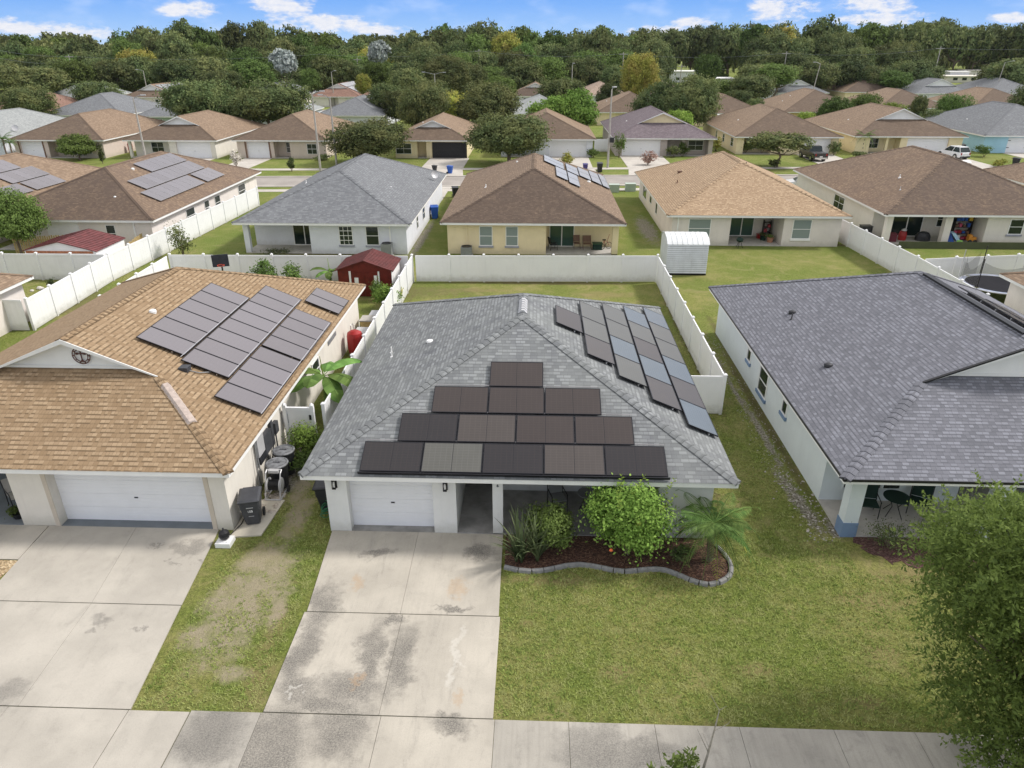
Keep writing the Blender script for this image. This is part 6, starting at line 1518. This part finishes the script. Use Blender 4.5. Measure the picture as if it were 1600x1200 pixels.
bush(-15.6, 43.5, .75, 2.4, 'second broad leafed shrub on a thin stem, right of the first above the tan ridge', L_MID, .09, 50, 22, 37, name='shrub', cat='shrub')
bush(-11.9 - 1.7, 42.2, .35, 1.2, 'small pale shrub left of the banana leaves behind the tan roof', L_BRIGHT, .06, 30, 20, 38, name='shrub', cat='shrub')
bush(-26.8, 52.0, .75, 2.6, 'young sparse tree inside the corner of the long white fence', L_DARK, .09, 40, 22, 39, name='young_tree', cat='tree', spread=.35)
bush(-20.0, 52.6, 1.4, .25, 'dark ground plants under the wall of the grey roofed house', L_DARK, .05, 60, 20, 40, name='low_plants', cat='plants')


def banana(label, x, y, h, L, n, seed, zl=.4):
    t = thing('banana_plant', label, 'banana plant', (x, y, 0)); g = random.Random(seed)
    MB().tube([(x, y, 0), (x, y, h * .6), (x, y, h)], [.11, .09, .05], 8).build('stem', L_BAN, t)
    for i in range(n):
        a = seed + i * 2 * math.pi / n + g.uniform(-.25, .25); l = L * g.uniform(.8, 1.1); d = Vector((math.cos(a), math.sin(a), 0)); s = Vector((-d.y, d.x, 0)); k = MB(); m_ = 10; P = []
        up = g.uniform(.35, .9)
        for j in range(m_ + 1):
            u = j / m_; P.append(Vector((x, y, h)) + d * l * u * (1 - .12 * u) + Vector((0, 0, l * (up * u - .75 * u * u))))
        for j in range(m_):
            w0, w1 = [.27 * L / 1.6 * math.sin(math.pi * min(1, max(.0, (q_ - .12) / .88))) ** .55 + .012 for q_ in (j / m_, (j + 1) / m_)]
            for sg in (-1, 1):
                dz = Vector((0, 0, -.35)); k.face([P[j], P[j] + s * sg * w0 + dz * w0, P[j + 1] + s * sg * w1 + dz * w1, P[j + 1]])
        k.tube(P, .015, 4); k.build('leaf', L_BAN, t)
    MB().tube([(x, y, h), (x - .05, y, h + .9)], [.03, .012], 5).build('new_leaf', L_BRIGHT, t)
banana('banana plant with broad leaves between the tan house and the grey roof', -8.75, 26.4, 2.1, 2.1, 9, 1); banana('banana plant leaves left of the red shed', -13.4, 44.3, 1.2, 1.4, 6, 4)

# ---------------------------------------------------------------- the big tree at the right and the sapling at the kerb
t = thing('street_tree', 'leafy green tree filling the lower right corner of the lawn', 'tree', (10.6, 10.55, 0)); T0 = Vector((10.6, 10.4, 0))
trunk_mb(.16, 2.6, 3.9, 2.6, 5, 8).build('trunk', BARK, None).parent = t
def sprays(seed, n, r, h, zc, mat, leaf=.035, per=26, L=.55, flat=(1, 1)):
    """branchlets with paired leaves: fine texture for a near crown"""
    g = np.random.default_rng(seed); d = g.normal(size=(n, 3)); d /= np.linalg.norm(d, axis=1)[:, None]; rad = g.uniform(.35, 1, n) ** .5
    ns = 16; sd_ = g.normal(size=(ns, 3)); sd_ /= np.linalg.norm(sd_, axis=1)[:, None]; sr = g.uniform(.26, .44, ns); sc_ = sd_ * (1.0 - sr)[:, None]; sc_[0] *= 0; sr[0] = .48; pick = g.choice(ns, n, p=sr ** 2 / np.sum(sr ** 2))
    c = (sc_[pick] + d * (rad * sr[pick])[:, None]) * np.array([r, r, h]); c[:, 2] += zc
    dirn = d * .8 + g.normal(size=(n, 3)) * .5 + np.array([0, 0, .05]); dirn /= np.linalg.norm(dirn, axis=1)[:, None]
    u = np.tile(np.linspace(0, 1, per), n); i = np.repeat(np.arange(n), per); Ls = (L * g.uniform(.5, 1.2, n))[i]
    dd = dirn[i]; P = c[i] + dd * (Ls * u)[:, None] + np.array([0, 0, -1.0]) * (Ls * .25 * u ** 2)[:, None] + g.normal(size=(n * per, 3)) * .03
    out = g.normal(size=(n * per, 3)); T = out - dd * np.sum(out * dd, 1)[:, None]; T /= np.linalg.norm(T, axis=1)[:, None]; T = T * .8 + dd * .6; T /= np.linalg.norm(T, axis=1)[:, None]
    B = np.cross(T, g.normal(size=T.shape) * .7 + np.array([0, 0, 1.])); B /= np.linalg.norm(B, axis=1)[:, None]
    s = (leaf * g.uniform(.7, 1.4, n * per))[:, None]
    V = np.stack([P, P + T * s + B * s * .42, P + T * s * 2.1, P + T * s - B * s * .42], 1).reshape(-1, 3); F = np.arange(len(P) * 4).reshape(-1, 4)
    return npmesh('crown', V, F, mat)
c = bpy.data.objects.new('crown', sprays(3, 4300, 3.35, 3.2, 3.95, L_NEAR, .05, 26, .85)); C.objects.link(c); c.parent = t
t = thing('bare_sapling', 'bare grey forked sapling rising over the sidewalk', 'tree', (3.42, 9.45, 0)); x, y = 3.42, 9.45
MB().tube([(x, y, 0), (x - .03, y, 1.2), (x + .05, y, 2.1), (x + .1, y, 2.9), (x + .12, y, 3.3)], [.035, .03, .024, .014, .009], 6).build('trunk', BARK_G, t)
for p, q_, r_ in (((x + .05, y, 2.15), (x - .22, y + .02, 2.75), .012), ((x + .12, y, 3.3), (x - .08, y, 3.68), .006), ((x + .12, y, 3.3), (x + .24, y, 3.42), .006), ((x + .1, y, 2.75), (x + .33, y, 2.95), .008), ((x + .04, y, 2.3), (x - .1, y + .05, 2.62), .006), ((x + .33, y, 2.95), (x + .36, y, 3.05), .004)): MB().tube([p, q_], [r_, r_ * .5], 5).build('branch', BARK_G, t)
t = thing('street_shrub', 'glossy leafed shrub top poking up at the bottom edge', 'shrub', (3.0, 9.45, 0)); MB().tube([(3.0, 9.45, 0), (3.0, 9.45, 1.7)], [.03, .015], 6).build('stem', BARK_G, t)
c = bpy.data.objects.new('foliage', sprays(8, 70, .42, .42, 1.62, L_MID, .05, 14, .3)); C.objects.link(c); c.parent = t

# ================================================================ MID-DISTANCE TREES (the ones that can be told apart)
def tr(px, row, y, rpx, hrow, label, mat=L_OAK, kind='oak', seed=0, res=1, **k_):
    """tree surveyed from the photograph: px centre column, y distance, rpx crown half width, hrow row of its top"""
    dep = y * .902 + 6; r = rpx * dep / FPX; x = (px - 843) / FPX * dep
    h = CAM_H + y * math.tan(math.atan((600 - hrow) / FPX) - R(PITCH))
    return tree(kind, x, y, r, max(1.2, h), label, mat, seed=seed, res=res, **k_)
tr(574, 250, 98.5, 66, 186, 'dark round street oak hiding half of the pinkish house', L_OAK, seed=0, res=2, bare=.03)
tr(798, 250, 99, 62, 172, 'dark street oak left of the broad white garage door', L_OAK, seed=1, res=2, bare=.03)
tr(1213, 262, 97.5, 42, 203, 'small street tree with a visible trunk left of the black pickup', L_OAK, seed=2, bare=.3)
tr(20, 385, 50.5, 46, 300, 'bright leafy tree at the left edge beside the picket fence', L_MID, seed=3, res=2, bare=.15)
tr(112, 248, 100.5, 30, 212, 'round light green bush before the brown hip house', L_MID, seed=0, bare=.02)
tr(322, 190, 126, 55, 118, 'large oak with yellow tips behind the small white gable', L_OAK, seed=1, res=2, bare=.1)
tr(422, 190, 127, 62, 119, 'large oak left of the tall poles', L_OAK, seed=2, res=2, bare=.1)
tr(383, 170, 133, 40, 138, 'darker oak between the two large oaks', L_DARK, seed=3, bare=.1)
tr(664, 187, 126, 42, 128, 'dark oak above the yellow house with the black garage', L_OAK, seed=0, res=2, bare=.08)
tr(760, 190, 128, 48, 122, 'tall leafy oak left of the bright green tree', L_OAK, seed=1, res=2, bare=.08)
tr(718, 165, 140, 30, 140, 'reddish tinged tree between two oaks in the middle', L_YEL, seed=2, bare=.1)
tr(862, 195, 124, 36, 147, 'vivid green spreading tree behind the brown hip roof, left half', L_BRIGHT, seed=3, bare=.08)
tr(905, 195, 125, 34, 138, 'vivid green spreading tree behind the brown hip roof, taller right half', L_BRIGHT, seed=0, bare=.08)
tr(880, 150, 158, 38, 120, 'grey green feathery tree above the vivid green one', L_DARK, seed=1, bare=.05)
tr(1030, 186, 130, 40, 117, 'big round oak behind the plum roof, left lobe', L_OAK, seed=2, res=2, bare=.06)
tr(1078, 186, 131, 40, 115, 'big round oak behind the plum roof, right lobe', L_OAK, seed=3, res=2, bare=.06)
tr(1058, 185, 124, 22, 168, 'low bright bush in front of the big round oak', L_BRIGHT, seed=2, bare=.02)
tr(997, 135, 196, 31, 80, 'tall yellow green tree in front of the wood', L_YEL, seed=0, res=2, bare=.05)
tr(1165, 155, 184, 34, 116, 'dark tree right of the big round oak', L_OAK, seed=1)
tr(1120, 150, 190, 30, 121, 'small dark tree below the white mobile homes', L_MID, seed=2)
tr(1296, 182, 140, 28, 150, 'bright round tree at the left end of the hedge', L_MID, seed=0, bare=.02)
tr(1342, 172, 142, 25, 143, 'round green tree in the middle of the hedge', L_MID, seed=1, bare=.02)
tr(1253, 185, 138, 14, 171, 'low yellow green bush beside the white awning', L_BRIGHT, seed=2, bare=.02)
tr(1383, 172, 144, 22, 157, 'low hedge trees behind the white gable', L_BRIGHT, seed=3, bare=.02)
tr(1419, 178, 136, 13, 147, 'slim dark conical tree right of the white gable', L_DARK, seed=0, bare=.02)
tr(1474, 180, 138, 27, 141, 'clipped leafy tree with dark and light lobes', L_MID, seed=1, res=2, bare=.03)
tr(1440, 180, 134, 26, 166, 'dark low shrubs behind the slate roof', L_DARK, seed=2, bare=.02)
tr(1590, 175, 138, 40, 122, 'dense dark tree at the right edge', L_DARK, seed=3, res=2, bare=.05)
tr(36, 180, 138, 42, 133, 'dense round tree at the left edge above the pale roof', L_OAK, seed=0, res=2, bare=.05)
tr(148, 162, 163, 40, 123, 'dark bushy tree between two far grey roofs', L_OAK, seed=1, res=2, bare=.05)
tree('silver', -68, 205, 3.2, 13.4, 'silvery fan palm standing left of the middle', L_SILV, seed=2, res=0, bare=.5, leaf=.13)
tree('silver', -46.6, 226, 3.0, 15.5, 'silvery fan palm poking from the dark wood', L_SILV, seed=2, res=0, bare=.55, leaf=.13)
tr(487, 140, 200, 16, 107, 'small round mid green tree beside the thin pole', L_MID, seed=0)
tr(592, 130, 185, 21, 95, 'glossy bright tree below the silvery palm', L_MID, seed=1)
tr(640, 135, 178, 30, 103, 'olive tree with pale tips among the middle trees', L_OAK, seed=2)
tr(606, 160, 150, 26, 128, 'dark tree behind the slate hip roof', L_DARK, seed=3)
tr(570, 140, 178, 14, 115, 'yellow green bush right of the solar roof', L_YEL, seed=0)
tr(112, 110, 205, 30, 93, 'light green tree under the far left wires', L_MID, seed=1)
tr(60, 118, 190, 38, 103, 'loose grey green trees above the left edge tree', L_OAK, seed=2)
tr(700, 125, 195, 36, 85, 'rounded olive green oak in the middle distance', L_OAK, seed=3, res=2)
tr(780, 130, 180, 26, 118, 'light green tree left of the brown gable roof', L_MID, seed=0)
tr(1100, 110, 225, 22, 82, 'round green tree over the brown cabin', L_MID, seed=1, bare=.05)
tr(1205, 118, 215, 36, 96, 'light tipped tree left of the slate gable', L_MID, seed=2)
tr(1385, 120, 222, 26, 108, 'bright green tree between far roofs', L_MID, seed=3)
tr(1560, 115, 228, 38, 90, 'grey green tree behind the slate roof at the right', L_OAK, seed=0)
tr(1010, 125, 212, 22, 112, 'purple grey tree behind the yellow green one', L_DARK, seed=1)
# street side shrubs of the far row
bs = [(1345, 238, 101, 16, 'pp'), ]
palm(*G(1346, 240), 2.6, 2.0, 'small pale palm left of the yellow porch across the street', 16, 5, leafw=.22)
palm(*G(13, 250), 2.9, 2.2, 'slim leaning palm at the far left edge', 14, 6, leafw=.22); palm(*G(22, 249), 2.3, 1.7, 'shorter slim palm right of the leaning one', 12, 7, leafw=.22)
for px, row, r_, h_, m_, lb, nm in ((967, 247, .9, 3.9, L_MID, 'clipped columnar hedge shrub left of the white garage door', 'hedge_shrub'), (1053, 246, 1.0, 1.8, L_DARK, 'dark round shrub at the plum roofed porch', 'shrub'), (1067, 244, .9, 2.0, L_MID, 'taller green shrub by the porch column', 'shrub'), (1103, 240, 1.3, 2.6, L_OAK, 'loose grey green shrub at the porch corner', 'shrub'), (1118, 236, 1.0, 2.2, L_YEL, 'yellow green shrub beside the porch corner', 'shrub'),
                               (1165, 240, 1.6, 3.0, L_MID, 'white flowering shrub before the yellow house', 'shrub'), (1190, 240, 1.7, 2.8, L_OAK, 'dark leafy shrub right of the white flowering one', 'shrub'), (1302, 243, 1.0, 2.4, L_DARK, 'dark shrub beside the white garage right of the pickup', 'shrub'), (1537, 245, 1.3, 1.7, L_MID, 'clipped round bush by the blue wall', 'shrub'), (1560, 260, .9, 1.0, L_YEL, 'yellow green bush at the edge of the far right lawn', 'shrub'),
                               (456, 268, .5, 1.9, L_DARK, 'narrow dark shrub on the verge before the pinkish house', 'shrub'), (927, 246, .9, 1.3, L_MID, 'leafy shrub at the gate post', 'shrub'), (161, 256, .35, 2.2, L_DARK, 'thin sapling on the left lawn', 'sapling'), (1340, 246, 1.4, .9, L_DARK, 'low dark plants under the pale palm', 'shrub'), (885, 258, .9, 1.6, L_YEL, 'small pinkish leaved tree behind the solar roof', 'shrub'), (1012, 258, 1.2, 1.9, plain('dry_twigs', (.34, .22, .18), .9, .2), 'dry reddish shrub behind the orange roof', 'shrub'), (1210, 262, .8, 1.2, L_DARK, 'spiky plants at the foot of the small street tree', 'shrub'), (370, 262, .7, 2.3, plain('blossom', (.62, .58, .52), .8, .15), 'pale blossoming small tree at the driveway', 'shrub'), (505, 250, 1.5, .8, L_OAK, 'low shrubs before the pinkish porch', 'shrub')):
    x, y = G(px, row); bush(x, y, r_, h_, lb, m_, .11, 60, 16, int(px) % 97, name=nm, cat='shrub', group='shrubs across the street')
bush(-31.6, 43.6, .35, .9, 'small potted topiary on the white stones left of the long fence', L_DARK, .05, 40, 16, 51, name='topiary', cat='shrub')
st = MB(); g = random.Random(2)
for i in range(26):
    x, y = -31.6 + g.uniform(-1.3, 1.5), 43.3 + g.uniform(-.7, .7); s = g.uniform(.08, .2); st.lathe((x, y, 0), [(s, 0), (s * 1.1, s * .4), (s * .6, s * .9), (.01, s)], 6)
tag(st.build('stone', plain('white_stone', (.55, .52, .48), .9, .2, 8), loc=(-31.6, 43.3, 0)), 'white stones scattered round the small topiary', 'stones', kind='stuff')
st = MB()
for i in range(90):
    x, y = -9.15 + g.uniform(-.35, .3), 21.2 + g.uniform(-1.5, 3.0); s = g.uniform(.03, .12); st.lathe((x, y, 0), [(s, 0), (s * 1.1, s * .4), (s * .6, s * .8), (.01, s * .9)], 6)
tag(st.build('stone', plain('tan_stone', (.42, .37, .31), .9, .3, 8), loc=(-9, 21, 0)), 'loose stones along the cream wall by the bins', 'stones', kind='stuff')
# broken pebbles in the strip between the houses
n = 900; gg = np.random.default_rng(9)
yv = gg.uniform(18.8, 37, n); xv = 9.42 + gg.normal(size=n) * .30 + .08 * np.sin(yv * 1.3); xv = np.minimum(xv, 9.98); s = gg.uniform(.010, .035, n) * (1 + .7 * (yv < 23))
base = np.stack([xv, yv, np.zeros(n)], 1); oct_ = np.array([[1, 0, .2], [0, 1, .2], [-1, 0, .2], [0, -1, .2], [.1, .1, .9]])
V = (base[:, None, :] + oct_[None] * s[:, None, None] * gg.uniform(.6, 1.3, (n, 5, 1))).reshape(-1, 3); F = (np.arange(n)[:, None, None] * 5 + np.array([[0, 1, 4], [1, 2, 4], [2, 3, 4], [3, 0, 4]])[None]).reshape(-1, 3)
o = bpy.data.objects.new('pebbles', npmesh('pebbles', V, F, plain('pebble', (.40, .37, .33), .9, .35, 14))); C.objects.link(o); tag(o, 'pale pebbles and rubble along the mint wall', 'pebbles', kind='stuff')

# ================================================================ THE WOOD BEHIND
def top_row(px):
    xs = [-200, 0, 100, 150, 220, 300, 360, 430, 480, 550, 620, 700, 770, 850, 900, 1000, 1080, 1160, 1240, 1310, 1390, 1430, 1500, 1560, 1800]; ys = [54, 57, 60, 55, 43, 39, 44, 37, 50, 50, 52, 45, 37, 50, 46, 50, 45, 42, 37, 34, 41, 33, 44, 41, 44]
    return float(np.interp(px, xs, ys))
g = random.Random(12); cnt = 0
WL = 'dense evergreen tree in the wood behind the houses'
for ri, (y0, lowf, step) in enumerate(((243, .50, 8.5), (254, .70, 8.5), (266, .86, 8.5), (281, 1.0, 9), (300, 1.03, 10))):
    x = -y0 * .80 - 12
    while x < y0 * .78 + 14:
        y = y0 + g.uniform(-4, 4); xx = x + g.uniform(-2.5, 2.5); px = 843 + xx / (y * .902 + 6) * FPX; x += step * g.uniform(.8, 1.2)
        tn = xx / y
        if .150 < tn < .262 and y < 345: continue
        if .500 < tn < .600 and y < 345: continue
        if px > 1700 or px < -90: continue
        tr_ = top_row(px) + g.uniform(-6, 9 if g.random() < .65 else 18)
        htop = CAM_H + (71 - tr_) / 1229 * y * 1.03
        h = htop * lowf * g.uniform(.86, 1.0) if ri < 3 else htop * g.uniform(.93, 1.02)
        m_ = g.choice([L_OAK, L_OAK, L_DARK, L_MID, L_OAK, L_DARK, L_MID, L_OAK, L_YEL if g.random() < .25 else L_MID])
        tree('wood', xx, y, g.uniform(5.2, 7.4), h, WL, m_, group='trees of the wood behind the houses', name='evergreen_tree', seed=g.randrange(4), res=1 if ri < 3 else 0, bare=.04); cnt += 1
# deeper wood behind the two gaps, and filler between far roofs
for tn0, tn1 in ((.145, .27), (.495, .605)):
    for y0 in (352, 366):
        x = tn0 * y0 - 8
        while x < tn1 * y0 + 8:
            px = 843 + x / (y0 * .902 + 6) * FPX; h = CAM_H + (71 - top_row(px) + g.uniform(-6, 3)) / 1229 * y0
            tree('wood', x, y0 + g.uniform(-3, 3), g.uniform(6, 8), h, WL, g.choice([L_OAK, L_DARK]), group='trees of the wood behind the houses', name='evergreen_tree', seed=g.randrange(4), res=0, bare=.02); x += 8.5; cnt += 1
n = 340; gg = np.random.default_rng(4); Vs = []; Fs = []; k_ = 0
lm = crown_mesh('tmp', 77, 1, .5, .5, 60, 8, .16, L_OAK, spread=.16); co = np.zeros(len(lm.vertices) * 3, np.float32); lm.vertices.foreach_get('co', co); co = co.reshape(-1, 3)
for i in range(n):
    y = gg.uniform(330, 620); x = gg.uniform(-.85, .85) * y; tn = x / y; s = gg.uniform(6, 10); h = gg.uniform(13, 19) if y < 420 else gg.uniform(15, 21)
    if (.14 < tn < .28 or .49 < tn < .61) and y < 385: continue
    a = gg.uniform(0, 6.28); ca, sa = math.cos(a), math.sin(a); q_ = co * np.array([s, s, h]); q_ = np.stack([q_[:, 0] * ca - q_[:, 1] * sa + x, q_[:, 0] * sa + q_[:, 1] * ca + y, q_[:, 2]], 1); Vs.append(q_)
V = np.concatenate(Vs); F = np.arange(len(V)).reshape(-1, 4)
o = bpy.data.objects.new('far_wood', npmesh('far_wood', V, F, L_OAK)); C.objects.link(o); tag(o, 'far off mass of dark woodland up to the horizon', 'woodland', kind='stuff')
# undergrowth among the far roofs: individual trees
g = random.Random(44)
names_ = 'smaller tree filling the gaps between the far roofs'
for px, y, rp, hr_, m_ in [(20, 215, 36, 98, L_OAK), (90, 222, 34, 92, L_OAK), (170, 215, 36, 92, L_OAK), (215, 225, 36, 86, L_DARK), (270, 215, 36, 92, L_DARK), (330, 222, 38, 84, L_OAK), (395, 215, 34, 92, L_MID), (350, 190, 34, 108, L_OAK), (510, 225, 30, 88, L_DARK), (540, 228, 28, 92, L_DARK), (455, 225, 22, 106, L_DARK),
                          (1040, 350, 12, 112, L_OAK), (1080, 350, 14, 108, L_DARK), (1120, 352, 14, 112, L_MID), (1010, 350, 14, 106, L_DARK), (1440, 352, 14, 108, L_OAK), (1475, 352, 14, 106, L_DARK), (1510, 356, 14, 104, L_MID), (1540, 352, 14, 104, L_OAK), (640, 215, 30, 92, L_DARK), (680, 165, 28, 122, L_OAK), (735, 205, 30, 98, L_DARK), (815, 215, 34, 92, L_DARK), (860, 222, 30, 88, L_MID), (910, 225, 34, 86, L_DARK), (955, 222, 26, 98, L_DARK), (700, 150, 26, 140, L_OAK), (640, 165, 24, 135, L_OAK), (950, 180, 18, 128, L_DARK), (1180, 195, 26, 112, L_OAK), (1270, 228, 34, 92, L_DARK), (1320, 232, 34, 90, L_DARK), (1350, 228, 26, 100, L_OAK), (1420, 232, 30, 92, L_DARK), (1540, 235, 28, 96, L_DARK), (1600, 230, 34, 88, L_OAK), (1150, 165, 22, 138, L_DARK), (1175, 160, 14, 150, L_OAK), (620, 145, 22, 140, L_DARK)]:
    tr(px, 0, y, rp, hr_, names_, m_, seed=g.randrange(4), bare=.03, group='smaller trees between the far roofs')
print('wood trees', cnt)

# ================================================================ GRASS BLADES ON THE NEAR LAWNS
gg = np.random.default_rng(21)
def scatter(n, x0, x1, y0, y1): return np.stack([gg.uniform(x0, x1, n), gg.uniform(y0, y1, n)], 1)
D = 230
reg = [(-9.55, -6.55, 11.8, 18.3), (-8.7, -6.62, 18.3, 24), (-.78, 16.5, 11.85, 17.3), (6.2, 10.0, 17.3, 19), (6.2, 9.9, 19, 38)]
P = np.concatenate([scatter(int((b - a) * (d - c) * D * (.5 if c >= 19 else 1)), a, b, c, d) for a, b, c, d in reg])
bx = np.array([p[0] for p in bed]); by = np.array([p[1] for p in bed])
lim = np.interp(P[:, 0], bx[:20], by[:20]) - .1
keep = ~((P[:, 0] > -.85) & (P[:, 0] < 6.15) & (P[:, 1] > lim)) & ~((P[:, 0] > 9.2) & (P[:, 1] > 19)) & ~((P[:, 0] > 10.3) & (P[:, 1] > 17.4)) & ~((np.abs(P[:, 0] + 8.4) < .6) & (np.abs(P[:, 1] - 17.3) < .6))
xl = np.interp(P[:, 1], [11.8, 15.2, 18.8], [-9.58, -9.95, -10.3]); keep &= ~((P[:, 0] < xl))
for ex, ey, erx, ery in ((-8.4, 17.3, .8, .9), (-8.9, 15.6, .6, .7), (-8.0, 16.2, 1.0, .5), (-8.0, 19.6, .5, 1.3), (-9.0, 14.2, .5, .6), (-8.4, 21.5, .4, 1.3), (-7.2, 15.2, .25, .8), (-7.6, 12.9, .5, .3)):
    qd = ((P[:, 0] - ex) / erx) ** 2 + ((P[:, 1] - ey) / ery) ** 2 + .6 * np.sin(P[:, 0] * 9 + ey) * np.sin(P[:, 1] * 7 + ex); keep &= ~(gg.random(len(P)) < np.clip(1.25 - qd * .8, 0, .85))
worn = (np.sin(P[:, 0] * 5.3 + 1.3 * np.sin(P[:, 1] * 2.1)) + np.sin(P[:, 1] * 3.7 + 1.7 * np.sin(P[:, 0] * 3.1)) + np.sin((P[:, 0] + P[:, 1]) * 7.1) * .6) / 2.6
keep &= ~((P[:, 0] < -6.5) & (((P[:, 0] + 8.1) / 1.2) ** 2 + ((P[:, 1] - 15.4) / 3.2) ** 2 < 1) & (worn > .12) & (gg.random(len(P)) < .75))
P = P[keep]; n = len(P) * 3; P = np.repeat(P, 3, 0) + gg.normal(size=(n, 2)) * .025
a = gg.uniform(0, 6.28, n); h = gg.uniform(.02, .075, n); w_ = .011; ln = gg.uniform(.02, .085, n)
b0 = np.stack([P[:, 0] - np.sin(a) * w_, P[:, 1] + np.cos(a) * w_, np.zeros(n)], 1); b1 = np.stack([P[:, 0] + np.sin(a) * w_, P[:, 1] - np.cos(a) * w_, np.zeros(n)], 1); tp_ = np.stack([P[:, 0] + np.cos(a) * ln, P[:, 1] + np.sin(a) * ln, h], 1)
o = bpy.data.objects.new('lawn_grass', npmesh('lawn_grass', np.stack([b0, b1, tp_], 1).reshape(-1, 3), np.arange(n * 3).reshape(n, 3), BLADE)); C.objects.link(o); tag(o, 'short patchy grass blades on the near lawns', 'grass', kind='stuff')


# ================================================================ AIR
hz = MB().box(-430, 430, -25, 720, -1.0, 40).build('haze', bpy.data.materials.new('haze')); hz['kind'] = 'stuff'
hm_ = hz.data.materials[0]; hm_.use_nodes = True; kz = NT(hm_.node_tree)
vol = kz.node('ShaderNodeVolumePrincipled', {'Density': .00004, 'Anisotropy': .2}); vol.inputs['Color'].default_value = (.88, .92, .96, 1)
oz = kz.n.new('ShaderNodeOutputMaterial'); kz.l.new(vol.outputs[0], oz.inputs['Volume'])
